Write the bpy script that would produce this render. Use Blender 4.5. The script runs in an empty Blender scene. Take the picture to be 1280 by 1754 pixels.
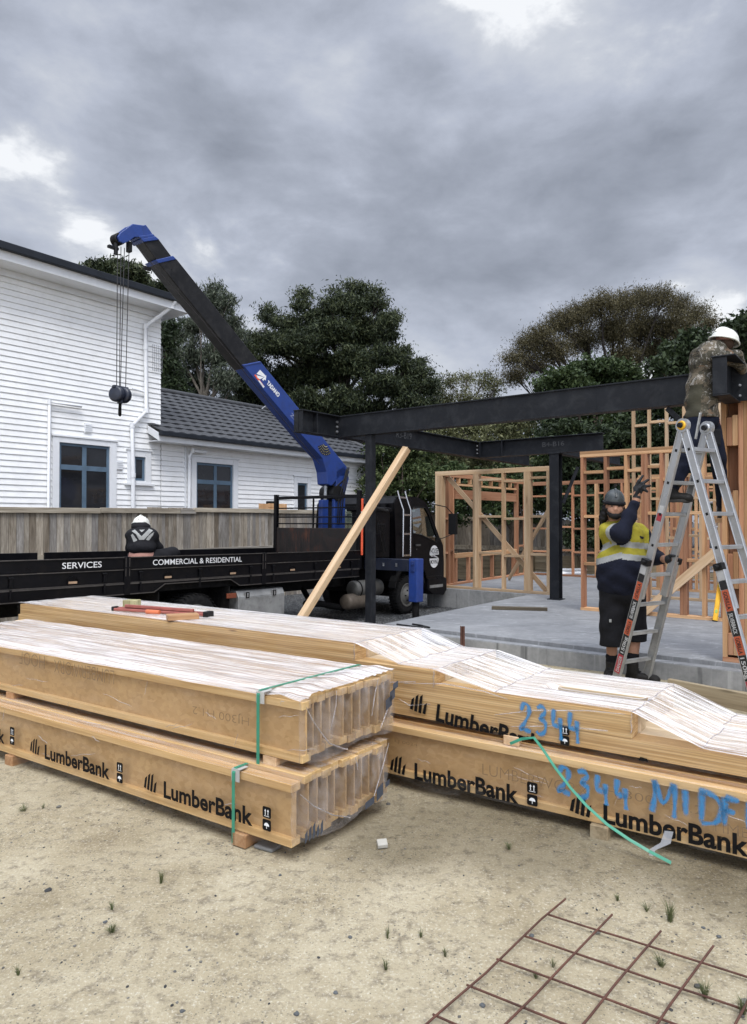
import bpy, bmesh, math, random
import numpy as np
from mathutils import Vector, Matrix

random.seed(7)
RNG = np.random.default_rng(11)
SC = bpy.context.scene
COL = SC.collection
PI = math.pi

# ------------------------------------------------------------------ camera, sky, sun, exposure
FPX, YH, CAMH = 1178.0, 891.0, 1.64
PITCH = math.atan((YH - 877.0) / FPX)
cam_d = bpy.data.cameras.new('camera')
cam_d.sensor_fit = 'HORIZONTAL'
cam_d.sensor_width = 36.0
cam_d.lens = 36.0 * FPX / 1280.0
cam_d.clip_start = 0.05
cam_d.clip_end = 1500
cam = bpy.data.objects.new('camera', cam_d)
COL.objects.link(cam)
cam.location = (0, 0, CAMH)
cam.rotation_euler = (PI / 2 + PITCH, 0, 0)
SC.camera = cam

SUN_EL, SUN_AZ = math.radians(55), math.radians(168)    # azimuth clockwise from +Y: behind the camera, a little to its right
world = bpy.data.worlds.new('World')
SC.world = world
world.use_nodes = True
wn = world.node_tree.nodes
wl = world.node_tree.links
wn.clear()


def N(tree, typ, **kw):
    n = tree.nodes.new(typ)
    for k, v in kw.items():
        if k in ('op', 'operation'):
            n.operation = v
        else:
            setattr(n, k, v)
    return n


def sky_setup():
    t = world.node_tree
    L = t.links.new
    out = N(t, 'ShaderNodeOutputWorld')
    bg = N(t, 'ShaderNodeBackground')
    bg.inputs['Strength'].default_value = 0.1
    L(bg.outputs[0], out.inputs[0])
    sky = N(t, 'ShaderNodeTexSky')
    sky.sky_type = 'NISHITA'
    sky.sun_disc = False
    sky.sun_elevation = SUN_EL
    sky.sun_rotation = SUN_AZ
    sky.air_density = 1.0
    sky.dust_density = 2.0
    tc = N(t, 'ShaderNodeTexCoord')
    d = tc.outputs['Generated']
    sep = N(t, 'ShaderNodeSeparateXYZ')
    L(d, sep.inputs[0])

    def math_(op, a, b=None, c=None, clamp=False):
        m = N(t, 'ShaderNodeMath', op=op)
        m.use_clamp = clamp
        for i, x in enumerate((a, b, c)):
            if x is None:
                continue
            if isinstance(x, (int, float)):
                m.inputs[i].default_value = x
            else:
                L(x, m.inputs[i])
        return m.outputs[0]

    def sm(x, a, b):
        m = N(t, 'ShaderNodeMapRange')
        m.interpolation_type = 'SMOOTHSTEP'
        L(x, m.inputs[0])
        m.inputs[1].default_value = a
        m.inputs[2].default_value = b
        return m.outputs[0]
    com = N(t, 'ShaderNodeCombineXYZ')
    L(sep.outputs[0], com.inputs[0]); L(sep.outputs[1], com.inputs[1])
    L(math_('MULTIPLY', sep.outputs[2], 1.75), com.inputs[2])

    def noise(scale, detail, rough, dist, off=(0, 0, 0), sc=(1, 1, 1)):
        mp = N(t, 'ShaderNodeMapping')
        mp.inputs['Location'].default_value = off
        mp.inputs['Scale'].default_value = sc
        L(com.outputs[0], mp.inputs[0])
        n = N(t, 'ShaderNodeTexNoise')
        n.inputs['Scale'].default_value = scale
        n.inputs['Detail'].default_value = detail
        n.inputs['Roughness'].default_value = rough
        n.inputs['Distortion'].default_value = dist
        L(mp.outputs[0], n.inputs['Vector'])
        return n.outputs[0]
    n1 = noise(2.3, 5, 0.48, 0.1, (1.3, 0.4, 2.1))
    n2 = noise(6.5, 9, 0.58, 0.15, (4.1, 2.2, 5.3), (1, 1, 1.1))
    base = math_('ADD', math_('MULTIPLY', math_('SUBTRACT', n1, 0.5), 0.72), math_('MULTIPLY', math_('SUBTRACT', n2, 0.5), 0.50))
    base = math_('ADD', base, 0.53)
    base = math_('ADD', base, math_('MULTIPLY', sm(math_('ADD', math_('MULTIPLY', n1, 0.7), math_('MULTIPLY', n2, 0.3)), 0.55, 0.64), 0.13))

    # broad lighter and darker banks of the overcast, fixed in the sky
    def bank(v, radius, amt):
        sub = N(t, 'ShaderNodeVectorMath', op='DISTANCE')
        L(d, sub.inputs[0])
        vv = Vector(v).normalized()
        sub.inputs[1].default_value = vv
        g = math_('DIVIDE', sub.outputs['Value'], radius)
        g = math_('MULTIPLY', g, g)
        g = math_('EXPONENT', math_('MULTIPLY', g, -1.0))
        return math_('MULTIPLY', g, amt)
    tot = base
    for v, r, a in BANKS:
        tot = math_('ADD', tot, bank(v, r, a))
    ramp = N(t, 'ShaderNodeValToRGB')
    e = ramp.color_ramp.elements
    e[0].position = 0.20; e[0].color = (0.165, 0.184, 0.225, 1)
    e[1].position = 0.36; e[1].color = (0.240, 0.264, 0.318, 1)
    for p, c in ((0.50, (0.340, 0.370, 0.440, 1)), (0.60, (0.440, 0.475, 0.560, 1)), (0.70, (0.56, 0.59, 0.65, 1)), (0.80, (0.84, 0.86, 0.89, 1))):
        x = e.new(p); x.color = c
    L(tot, ramp.inputs[0])
    # the overcast is brightest overhead and on the sun's side, as real overcast is
    up = math_('MULTIPLY', sm(sep.outputs[2], 0.60, 0.80), 3.1)
    back = math_('MULTIPLY', sm(math_('MULTIPLY', sep.outputs[1], -1.0), 0.0, 0.8), 1.9)
    gain = math_('ADD', math_('ADD', up, back), 1.0)
    gain = math_('MULTIPLY', gain, 7.4)
    mixc = N(t, 'ShaderNodeVectorMath', op='SCALE')
    L(ramp.outputs[0], mixc.inputs[0]); L(gain, mixc.inputs['Scale'])
    mix = N(t, 'ShaderNodeMix', data_type='RGBA')
    mix.inputs[0].default_value = 0.96
    L(sky.outputs[0], mix.inputs[6]); L(mixc.outputs[0], mix.inputs[7])
    L(mix.outputs[2], bg.inputs['Color'])


def ray(px, py):
    a = (px - 640) / FPX
    b = (877 - py) / FPX
    return Vector((a, math.cos(PITCH) - b * math.sin(PITCH), math.sin(PITCH) + b * math.cos(PITCH)))


BANKS = [(ray(90, 110), .28, .05), (ray(170, 100), .07, .07), (ray(590, 145), .055, .16), (ray(460, 60), .07, .10), (ray(905, 5), .13, .13), (ray(60, 400), .10, .07), (ray(380, 440), .14, .05),
         (ray(740, 610), .11, .17), (ray(1240, 470), .12, .08), (ray(560, 430), .24, -.06), (ray(1130, 250), .24, .0), (ray(640, 560), .12, -.05),
         (ray(250, 330), .2, -.05), (ray(900, 330), .2, -.03), (ray(700, 30), .2, .04)]
sky_setup()

sun_d = bpy.data.lights.new('sun', 'SUN')
sun_d.energy = 1.5
sun_d.angle = math.radians(24)
sun_d.color = (1.0, 0.965, 0.91)
sun = bpy.data.objects.new('sun', sun_d)
COL.objects.link(sun)
sdir = Vector((math.sin(SUN_AZ) * math.cos(SUN_EL), math.cos(SUN_AZ) * math.cos(SUN_EL), math.sin(SUN_EL)))
sun.rotation_euler = sdir.to_track_quat('Z', 'Y').to_euler()
sun.location = sdir * 60

vs = SC.view_settings
vs.view_transform = 'Standard'
vs.look = 'None'
vs.exposure = 0.6
vs.gamma = 1.0
SC.cycles.max_bounces = 8
SC.cycles.transparent_max_bounces = 24

# ------------------------------------------------------------------ site geometry: image pixel rays to places in the scene
U = Vector((0.608, 0.794, 0))     # along street house, fence and truck, away from the camera
V = Vector((-0.794, 0.608, 0))    # across them, away from the camera
UP = Vector((0, 0, 1))
O_TRUCK = Vector((-2.5, 9.75, 0))
O_SLAB = Vector((-0.525, 9.78, 0))
O_TRK = Vector((-2.30, 8.97, .131))     # where the truck stands, drawn in toward the camera
K_TRK = .92  # shrinks the truck about the camera


def at(px, py, Y):
    r = ray(px, py)
    t = Y / r.y
    return Vector((r.x * t, Y, CAMH + r.z * t))


def gnd(px, py, z):
    r = ray(px, py)
    t = (z - CAMH) / r.z
    return Vector((r.x * t, r.y * t, z))


def on_plane(px, py, o, along):
    """distance along a vertical plane (through o, direction along) and height where the ray meets it"""
    r = ray(px, py)
    det = r.x * (-along.y) + along.x * r.y
    t = (o.x * (-along.y) + along.x * o.y) / det
    p = Vector((r.x * t, r.y * t, CAMH + r.z * t))
    return (Vector((p.x, p.y, 0)) - Vector((o.x, o.y, 0))).dot(along), p.z


def tw(px, py, w):
    return on_plane(px, py, O_TRUCK + V * w, U)


def T(s, w, z):
    p = O_TRUCK + U * s + V * w
    return Vector((p.x, p.y, z))


def S(s, t, z):
    p = O_SLAB + U * s - V * t
    return Vector((p.x, p.y, z))


def tS(px, s):
    return on_plane(px, 900, O_SLAB + U * s, -V)[0]


def sS(px, t):
    return on_plane(px, 900, O_SLAB - V * t, U)[0]


# ------------------------------------------------------------------ materials
MATS = {}


def newmat(name):
    m = bpy.data.materials.new(name)
    m.use_nodes = True
    m.node_tree.nodes.clear()
    return m


def mix_rgb(t, fac, a, b, blend='MIX'):
    m = N(t, 'ShaderNodeMix', data_type='RGBA', blend_type=blend)
    for i, x in ((0, fac), (6, a), (7, b)):
        if isinstance(x, (int, float)):
            m.inputs[i].default_value = x
        elif isinstance(x, (tuple, list)):
            m.inputs[i].default_value = (*x[:3], 1)
        else:
            t.links.new(x, m.inputs[i])
    return m.outputs[2]


def tnoise(t, vec, scale, detail=4, rough=.55, dist=0.0):
    n = N(t, 'ShaderNodeTexNoise')
    n.inputs['Scale'].default_value = scale
    n.inputs['Detail'].default_value = detail
    n.inputs['Roughness'].default_value = rough
    n.inputs['Distortion'].default_value = dist
    if vec is not None:
        t.links.new(vec, n.inputs['Vector'])
    return n.outputs[0]


def tmap(t, vec, scale=(1, 1, 1), loc=(0, 0, 0), rot=(0, 0, 0)):
    m = N(t, 'ShaderNodeMapping')
    m.inputs['Scale'].default_value = scale
    m.inputs['Location'].default_value = loc
    m.inputs['Rotation'].default_value = rot
    t.links.new(vec, m.inputs['Vector'])
    return m.outputs[0]


def tramp(t, x, stops):
    r = N(t, 'ShaderNodeValToRGB')
    e = r.color_ramp.elements
    e[0].position, e[0].color = stops[0][0], (*stops[0][1], 1) if isinstance(stops[0][1], tuple) else (stops[0][1],) * 3 + (1,)
    p, c = stops[-1]
    e[1].position, e[1].color = p, (*c, 1) if isinstance(c, tuple) else (c,) * 3 + (1,)
    for p, c in stops[1:-1]:
        k = e.new(p)
        k.color = (*c, 1) if isinstance(c, tuple) else (c,) * 3 + (1,)
    t.links.new(x, r.inputs[0])
    return r.outputs[0]


def tmath(t, op, a, b=0.0, clamp=False):
    m = N(t, 'ShaderNodeMath', op=op)
    m.use_clamp = clamp
    for i, x in enumerate((a, b)):
        if isinstance(x, (int, float)):
            m.inputs[i].default_value = x
        else:
            t.links.new(x, m.inputs[i])
    return m.outputs[0]


def finish(m, color, rough=.6, metal=0.0, bump=None, bump_d=.01, bump_s=.5, spec=.5, alpha=None, extra=None):
    t = m.node_tree
    b = N(t, 'ShaderNodeBsdfPrincipled')
    o = N(t, 'ShaderNodeOutputMaterial')
    for key, x in (('Base Color', color), ('Roughness', rough), ('Metallic', metal), ('Specular IOR Level', spec), ('Alpha', alpha)):
        if x is None:
            continue
        if isinstance(x, (int, float)):
            b.inputs[key].default_value = x
        elif isinstance(x, tuple):
            b.inputs[key].default_value = (*x[:3], 1)
        else:
            t.links.new(x, b.inputs[key])
    if bump is not None:
        bn = N(t, 'ShaderNodeBump')
        bn.inputs['Distance'].default_value = bump_d
        bn.inputs['Strength'].default_value = bump_s
        t.links.new(bump, bn.inputs['Height'])
        t.links.new(bn.outputs[0], b.inputs['Normal'])
    t.links.new(b.outputs[0], o.inputs[0])
    return m


def coords(t, kind='Object', rnd=True):
    tc = N(t, 'ShaderNodeTexCoord')
    v = tc.outputs[kind]
    if rnd:
        oi = N(t, 'ShaderNodeObjectInfo')
        mul = tmath(t, 'MULTIPLY', oi.outputs['Random'], 37.0)
        a = N(t, 'ShaderNodeVectorMath', op='ADD')
        t.links.new(v, a.inputs[0])
        t.links.new(mul, a.inputs[1])
        v = a.outputs[0]
    return v


def plain(name, col, rough=.5, metal=0.0, var=.18, scale=6, bump=.15, bscale=60, dirt=None, dirt_amt=.3, spec=.5):
    """paint / metal / plastic: soft value variation, worn patches, small bump"""
    if name in MATS:
        return MATS[name]
    m = newmat(name)
    t = m.node_tree
    v = coords(t)
    n = tnoise(t, v, scale, 6, .6)
    lo = tuple(max(0, c * (1 - var)) for c in col)
    hi = tuple(min(1, c * (1 + var)) for c in col)
    c = tramp(t, n, [(.3, lo), (.7, hi)])
    if dirt:
        dn = tnoise(t, v, scale * 2.3, 8, .7, .4)
        f = tramp(t, dn, [(.48, 0.0), (.72, dirt_amt)])
        c = mix_rgb(t, f, c, dirt)
    rr = tramp(t, tnoise(t, v, scale * 3, 5, .6), [(.3, max(0, rough - .1)), (.7, min(1, rough + .12))])
    MATS[name] = finish(m, c, rr, metal, tnoise(t, v, bscale, 3), .004, bump, spec)
    return MATS[name]


def wood(name, cols, axis='Z', rough=.62, fine=1.0, knots=True, rnd=True, kind='Object', grey=0.0, var=.25):
    if name in MATS:
        return MATS[name]
    m = newmat(name)
    t = m.node_tree
    v = coords(t, kind, rnd)
    i = 'XYZ'.index(axis)
    s1, s2 = [9.0 * fine] * 3, [60.0 * fine] * 3
    s1[i], s2[i] = .45 * fine, 1.6 * fine
    n1 = tnoise(t, tmap(t, v, tuple(s1)), 1.0, 5, .6, .6)
    n2 = tnoise(t, tmap(t, v, tuple(s2)), 1.0, 3, .6)
    g = tmath(t, 'ADD', tmath(t, 'MULTIPLY', n1, .65), tmath(t, 'MULTIPLY', n2, .35))
    c = tramp(t, g, [(.38, cols[0]), (.5, cols[1]), (.62, cols[2])])
    if knots:
        s3 = [9.0] * 3
        s3[i] = 2.2
        vo = N(t, 'ShaderNodeTexVoronoi')
        vo.inputs['Scale'].default_value = .55
        t.links.new(tmap(t, v, tuple(s3)), vo.inputs['Vector'])
        k = tramp(t, vo.outputs['Distance'], [(.05, 1.0), (.12, 0.0)])
        c = mix_rgb(t, tmath(t, 'MULTIPLY', k, .6), c, tuple(x * .45 for x in cols[0]))
    if rnd:
        oi = N(t, 'ShaderNodeObjectInfo')
        val = tramp(t, oi.outputs['Random'], [(0, 1 - var), (1, 1 + var * .35)])
        c = mix_rgb(t, 1.0, c, val, 'MULTIPLY')
    MATS[name] = finish(m, c, rough, 0, n2, .003, .35, .3)
    return MATS[name]


# ------------------------------------------------------------------ mesh builder
class MB:
    def __init__(self):
        self.v, self.f, self.m, self.sm = [], [], [], []

    def add(self, vs, fs, mat=0, smooth=False):
        o = len(self.v)
        self.v.extend([tuple(x) for x in vs])
        for f in fs:
            self.f.append(tuple(o + i for i in f))
            self.m.append(mat)
            self.sm.append(smooth)
        return self

    def frame_box(self, o, ax, ay, az, mat=0):
        """box from corner o spanned by three edge vectors"""
        o, ax, ay, az = Vector(o), Vector(ax), Vector(ay), Vector(az)
        if ax.cross(ay).dot(az) < 0:
            o, ax = o + ax, -ax
        p = [o, o + ax, o + ax + ay, o + ay, o + az, o + ax + az, o + ax + ay + az, o + ay + az]
        return self.add(p, [(0, 3, 2, 1), (4, 5, 6, 7), (0, 1, 5, 4), (1, 2, 6, 5), (2, 3, 7, 6), (3, 0, 4, 7)], mat)

    def box(self, lo, hi, mat=0):
        return self.frame_box(lo, (hi[0] - lo[0], 0, 0), (0, hi[1] - lo[1], 0), (0, 0, hi[2] - lo[2]), mat)

    def bar(self, p0, p1, w, h, up=(0, 0, 1), mat=0):
        """rectangular bar from p0 to p1, h along up, w across"""
        p0, p1, up = Vector(p0), Vector(p1), Vector(up)
        d = p1 - p0
        x = d.cross(up)
        if x.length < 1e-6:
            x = d.cross(Vector((1, 0, 0)))
        x.normalize()
        z = x.cross(d).normalized()
        return self.frame_box(p0 - x * w / 2 - z * h / 2, d, x * w, z * h, mat)

    def cyl(self, p0, p1, r0, r1=None, n=16, mat=0, caps=True, smooth=True):
        p0, p1 = Vector(p0), Vector(p1)
        r1 = r0 if r1 is None else r1
        d = (p1 - p0).normalized()
        x = d.orthogonal().normalized()
        y = d.cross(x)
        vs = []
        for p, r in ((p0, r0), (p1, r1)):
            for i in range(n):
                a = 2 * PI * i / n
                vs.append(p + x * (r * math.cos(a)) + y * (r * math.sin(a)))
        self.add(vs, [(i, (i + 1) % n, n + (i + 1) % n, n + i) for i in range(n)], mat, smooth)
        if caps:
            self.add(vs[:n], [tuple(reversed(range(n)))], mat)
            self.add(vs[n:], [tuple(range(n))], mat)
        return self

    def tube(self, pts, r, n=8, mat=0, closed_ends=True):
        pts = [Vector(p) for p in pts]
        rs = r if isinstance(r, (list, tuple)) else [r] * len(pts)
        rings = []
        x = None
        for i, p in enumerate(pts):
            d = (pts[min(i + 1, len(pts) - 1)] - pts[max(i - 1, 0)]).normalized()
            if x is None:
                x = d.orthogonal().normalized()
            else:
                x = (x - d * x.dot(d))
                x = x.normalized() if x.length > 1e-5 else d.orthogonal().normalized()
            y = d.cross(x)
            rings.append([p + x * (rs[i] * math.cos(2 * PI * k / n)) + y * (rs[i] * math.sin(2 * PI * k / n)) for k in range(n)])
        vs = [v for ring in rings for v in ring]
        fs = []
        for i in range(len(pts) - 1):
            for k in range(n):
                fs.append((i * n + k, i * n + (k + 1) % n, (i + 1) * n + (k + 1) % n, (i + 1) * n + k))
        self.add(vs, fs, mat, True)
        if closed_ends:
            self.add(rings[0], [tuple(reversed(range(n)))], mat)
            self.add(rings[-1], [tuple(range(n))], mat)
        return self

    def lathe(self, prof, o, axis, n=24, mat=0, smooth=True):
        """profile [(along, radius)] turned about axis through o"""
        o, axis = Vector(o), Vector(axis).normalized()
        x = axis.orthogonal().normalized()
        y = axis.cross(x)
        vs = [o + axis * a + x * (r * math.cos(2 * PI * k / n)) + y * (r * math.sin(2 * PI * k / n)) for a, r in prof for k in range(n)]
        fs = [(i * n + k, i * n + (k + 1) % n, (i + 1) * n + (k + 1) % n, (i + 1) * n + k) for i in range(len(prof) - 1) for k in range(n)]
        return self.add(vs, fs, mat, smooth)

    def prism(self, poly, d, mat=0):
        """closed 3D polygon pushed along vector d"""
        poly = [Vector(p) for p in poly]
        d = Vector(d)
        nrm = Vector((0, 0, 0))
        for i in range(len(poly)):
            nrm += poly[i].cross(poly[(i + 1) % len(poly)])
        if nrm.dot(d) < 0:
            poly.reverse()
        n = len(poly)
        vs = poly + [p + d for p in poly]
        fs = [tuple(reversed(range(n))), tuple(range(n, 2 * n))] + [(i, (i + 1) % n, n + (i + 1) % n, n + i) for i in range(n)]
        return self.add(vs, fs, mat)

    def ellipsoid(self, c, r, rot=None, n=16, m=10, mat=0, zmin=-1.0):
        c = Vector(c)
        vs, fs = [], []
        for i in range(m + 1):
            ph = math.asin(zmin) + (PI / 2 - math.asin(zmin)) * i / m
            for k in range(n):
                a = 2 * PI * k / n
                p = Vector((r[0] * math.cos(ph) * math.cos(a), r[1] * math.cos(ph) * math.sin(a), r[2] * math.sin(ph)))
                vs.append(c + (rot @ p if rot is not None else p))
        for i in range(m):
            for k in range(n):
                fs.append((i * n + k, i * n + (k + 1) % n, (i + 1) * n + (k + 1) % n, (i + 1) * n + k))
        return self.add(vs, fs, mat, True)

    def build(self, name, mats, parent=None, off=None, bevel=0.0, seg=2):
        me = bpy.data.meshes.new(name)
        if off is None:
            off = Vector(parent['_o']) if parent is not None and '_o' in parent.keys() else Vector((0, 0, 0))
        vs = [(x - off[0], y - off[1], z - off[2]) for x, y, z in self.v]
        me.from_pydata(vs, [], self.f)
        if not isinstance(mats, (list, tuple)):
            mats = [mats]
        for m in mats:
            me.materials.append(m)
        me.polygons.foreach_set('material_index', self.m)
        me.polygons.foreach_set('use_smooth', self.sm)
        me.update()
        ob = bpy.data.objects.new(name, me)
        COL.objects.link(ob)
        if parent is not None:
            ob.parent = parent
        else:
            ob.location = off
        if bevel:
            b = ob.modifiers.new('bevel', 'BEVEL')
            b.width = bevel
            b.segments = seg
            b.limit_method = 'ANGLE'
            b.angle_limit = math.radians(50)
        return ob


def tag(o, label=None, cat=None, group=None, kind=None):
    if label: o['label'] = label
    if cat: o['category'] = cat
    if group: o['group'] = group
    if kind: o['kind'] = kind
    return o


def thing(name, loc, label, cat, group=None):
    o = bpy.data.objects.new(name, None)
    o.empty_display_size = .1
    COL.objects.link(o)
    o.location = loc
    o['_o'] = tuple(loc)
    return tag(o, label, cat, group)


def child_of(o, parent):
    """sub-part of a part whose mesh already sits in the thing's own space"""
    o.parent = parent
    return o


def solo(mb, name, mats, label, cat, group=None, kind=None, loc=None, bevel=0.0):
    """a thing that is one mesh"""
    if loc is None:
        a = np.array(mb.v)
        loc = Vector(((a[:, 0].min() + a[:, 0].max()) / 2, (a[:, 1].min() + a[:, 1].max()) / 2, a[:, 2].min()))
    o = mb.build(name, mats, None, Vector(loc), bevel)
    return tag(o, label, cat, group, kind)


def board(name, p0, p1, w, t, wdir, mat, parent=None, bevel=.0025):
    """timber with its own length axis (local Z); w along wdir, t across"""
    p0, p1 = Vector(p0), Vector(p1)
    z = (p1 - p0)
    ln = z.length
    z.normalize()
    x = Vector(wdir)
    x = (x - z * x.dot(z)).normalized()
    y = z.cross(x)
    mb = MB().box((-w / 2, -t / 2, 0), (w / 2, t / 2, ln))
    o = mb.build(name, mat, None, Vector((0, 0, 0)), bevel, 1)
    M = Matrix(((x.x, y.x, z.x, p0.x), (x.y, y.y, z.y, p0.y), (x.z, y.z, z.z, p0.z), (0, 0, 0, 1)))
    if parent is not None:
        o.parent = parent
        off = Vector(parent['_o'])
        M.translation = p0 - off
        o.matrix_local = M
    else:
        o.matrix_world = M
    return o


def text_polys(body):
    c = bpy.data.curves.new('lettering', 'FONT')
    c.body = body
    c.resolution_u = 4
    ob = bpy.data.objects.new('lettering', c)
    COL.objects.link(ob)
    bpy.context.view_layer.update()
    dg = bpy.context.evaluated_depsgraph_get()
    me = bpy.data.meshes.new_from_object(ob.evaluated_get(dg))
    vs = [tuple(v.co) for v in me.vertices]
    fs = [tuple(p.vertices) for p in me.polygons]
    bpy.data.objects.remove(ob)
    bpy.data.curves.remove(c)
    bpy.data.meshes.remove(me)
    return vs, fs


def text_bold(body, offset):
    c = bpy.data.curves.new('lettering', 'FONT')
    c.body = body
    c.resolution_u = 4
    c.offset = offset
    ob = bpy.data.objects.new('lettering', c)
    COL.objects.link(ob)
    bpy.context.view_layer.update()
    me = bpy.data.meshes.new_from_object(ob.evaluated_get(bpy.context.evaluated_depsgraph_get()))
    vs = [tuple(v.co) for v in me.vertices]
    fs = [tuple(p.vertices) for p in me.polygons]
    bpy.data.objects.remove(ob)
    bpy.data.curves.remove(c)
    bpy.data.meshes.remove(me)
    return vs, fs


def put_text(mb, body, o, x, y, width, height, mat=0, bold=.012, clip=None, warp=None):
    """flat lettering on a surface: o = lower left corner, x / y unit directions"""
    vs, fs = text_bold(body, bold)
    if not vs:
        return
    a = np.array(vs)
    x0, x1, y1 = a[:, 0].min(), a[:, 0].max(), a[:, 1].max()
    y0 = min(0.0, a[:, 1].min()) if not any(ch in body for ch in 'gjpqy,&') else 0.0
    o, x, y = Vector(o), Vector(x), Vector(y)
    n = x.cross(y).normalized()
    pts = []
    for v in vs:
        u_, v_ = (v[0] - x0) / (x1 - x0) * width, (v[1] - y0) / (y1 - y0) * height
        du = warp(u_, v_) if warp else (0, 0)
        pts.append(o + x * (u_ + du[0]) + y * (v_ + du[1]))
    if clip is not None:
        bm = bmesh.new()
        bv = [bm.verts.new(p) for p in pts]
        for f in fs:
            try:
                bm.faces.new([bv[i] for i in f])
            except ValueError:
                pass
        bmesh.ops.bisect_plane(bm, geom=bm.verts[:] + bm.edges[:] + bm.faces[:], plane_co=clip[0], plane_no=clip[1], clear_outer=True)
        bm.verts.index_update()
        pts = [v.co.copy() for v in bm.verts]
        fs = [tuple(v.index for v in f.verts) for f in bm.faces]
        bm.free()
    mb.add(pts, fs, mat)


# ------------------------------------------------------------------ shared materials
WHITE = plain('weatherboard_paint', (.83, .835, .835), .55, 0, .05, 2.5, .1, 90, (.55, .53, .48), .22)
TRIM = plain('trim_paint', (.72, .735, .755), .5, 0, .05, 3, .06, 90, (.5, .5, .48), .18)
SASH = plain('blue_grey_sash_paint', (.085, .135, .19), .45, 0, .15, 5)
GUTTER = plain('dark_gutter', (.014, .017, .023), .5, 0, .2, 6, .1, 60, None, .3, .25)
STEEL = plain('primed_black_steel', (.0085, .0098, .0130), .55, 0, .22, 2.2, .12, 70, (.045, .048, .052), .4, .22)
BLUE = plain('crane_blue_paint', (.014, .042, .20), .40, 0, .12, 3, .05, 60, (.02, .03, .08), .5)
BLACKP = plain('black_truck_paint', (.0030, .0030, .0042), .36, 0, .3, 3, .05, 50, (.018, .015, .013), .28, .16)
CHASSIS = plain('dusty_chassis', (.006, .006, .0065), .8, 0, .3, 5, .3, 30, (.03, .027, .024), .35, .15)
RUBBER = plain('tyre_rubber', (.009, .009, .0095), .85, 0, .2, 8, .3, 40, (.04, .037, .033), .5, .15)
ALU = plain('brushed_aluminium', (.52, .53, .54), .36, .85, .08, 4, .08, 120, (.35, .34, .33), .35)
ALU_DULL = plain('dull_aluminium', (.34, .345, .34), .5, .55, .2, 4, .1, 60, (.12, .11, .1), .5)
CHROME = plain('chrome_tube', (.55, .55, .56), .2, 1.0, .05)
LETTER = plain('white_lettering', (.70, .71, .72), .5, 0, .06, 20)
GALV = plain('galvanised_steel', (.42, .43, .45), .45, .8, .2, 8)
BLACKPL = plain('black_plastic', (.008, .008, .0085), .5, 0, .2, 6, .15, 60, None, .3, .25)
ORANGE = plain('orange_red_paint', (.75, .10, .035), .5)
RUST = plain('rusty_rebar', (.085, .034, .022), .85, 0, .4, 12, .5, 180, (.05, .025, .02), .6)
GREENSTRAP = plain('green_strap', (.032, .215, .135), .4, 0, .12, 14, .05, 90)
CARD = plain('grey_card', (.40, .395, .37), .7)
YELLOW = plain('yellow_level_paint', (.72, .40, .02), .4)

PINE = wood('pine_framing', [(.38, .20, .092), (.48, .275, .138), (.57, .36, .20)], var=.35)
PINE_PINK = wood('pink_pine_framing', [(.31, .135, .068), (.40, .195, .105), (.48, .255, .15)], var=.4)
PINE_YEL = wood('pale_pine_framing', [(.40, .255, .14), (.50, .345, .205), (.58, .435, .285)], var=.3)
FENCEW = None


def fence_mat(rail=False):
    m = newmat('weathered_rail' if rail else 'weathered_paling')
    t = m.node_tree
    v = coords(t, 'Object', False)
    g = N(t, 'ShaderNodeNewGeometry')
    r = g.outputs['Random Per Island']
    a = N(t, 'ShaderNodeVectorMath', op='ADD')
    t.links.new(v, a.inputs[0])
    t.links.new(tmath(t, 'MULTIPLY', r, 31.0), a.inputs[1])
    if rail:
        vv = tmap(t, a.outputs[0], (1, 1, 1), rot=(0, 0, -math.atan2(U.y, U.x)))
        n1 = tnoise(t, tmap(t, vv, (.6, 9, 9)), 1, 5, .6, .8)
        n2 = tnoise(t, tmap(t, vv, (2, 70, 70)), 1, 3)
    else:
        n1 = tnoise(t, tmap(t, a.outputs[0], (9, 9, 1.6)), 1, 7, .7, .8)
        n2 = tnoise(t, tmap(t, a.outputs[0], (60, 60, 4)), 1, 5, .7)
    n = tmath(t, 'ADD', tmath(t, 'MULTIPLY', n1, .6), tmath(t, 'MULTIPLY', n2, .4))
    c = tramp(t, n, [(.36, (.135, .117, .097)), (.5, (.255, .232, .202)), (.64, (.40, .375, .34))])
    tint = tramp(t, r, [(0, (.55, .49, .42)), (.2, (1.0, .94, .85)), (.4, (.72, .73, .76)), (.6, (1.05, 1.06, 1.08)), (.8, (1.35, 1.29, 1.18)), (1, (.66, .64, .60))])
    c = mix_rgb(t, 1.0, c, tint, 'MULTIPLY')
    if rail:
        c = mix_rgb(t, 1.0, c, (1.28, 1.27, 1.22), 'MULTIPLY')
    return finish(m, c, .85, 0, n2, .004, .5, .2)


FENCEW = fence_mat()
FENCER = fence_mat(True)


def glass_mat(name, tint, rough=.06, spec=.6):
    m = newmat(name)
    t = m.node_tree
    v = coords(t)
    c = tramp(t, tnoise(t, v, 1.4, 3), [(.3, tuple(x * .6 for x in tint)), (.7, tuple(x * 1.5 for x in tint))])
    return finish(m, c, rough, 0, tnoise(t, v, 4, 2), .002, .1, spec)


PANE = glass_mat('window_pane', (.018, .019, .022))


# ------------------------------------------------------------------ ground
def sstep(x, a, b):
    t = np.clip((x - a) / (b - a), 0, 1)
    return t * t * (3 - 2 * t)


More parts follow.
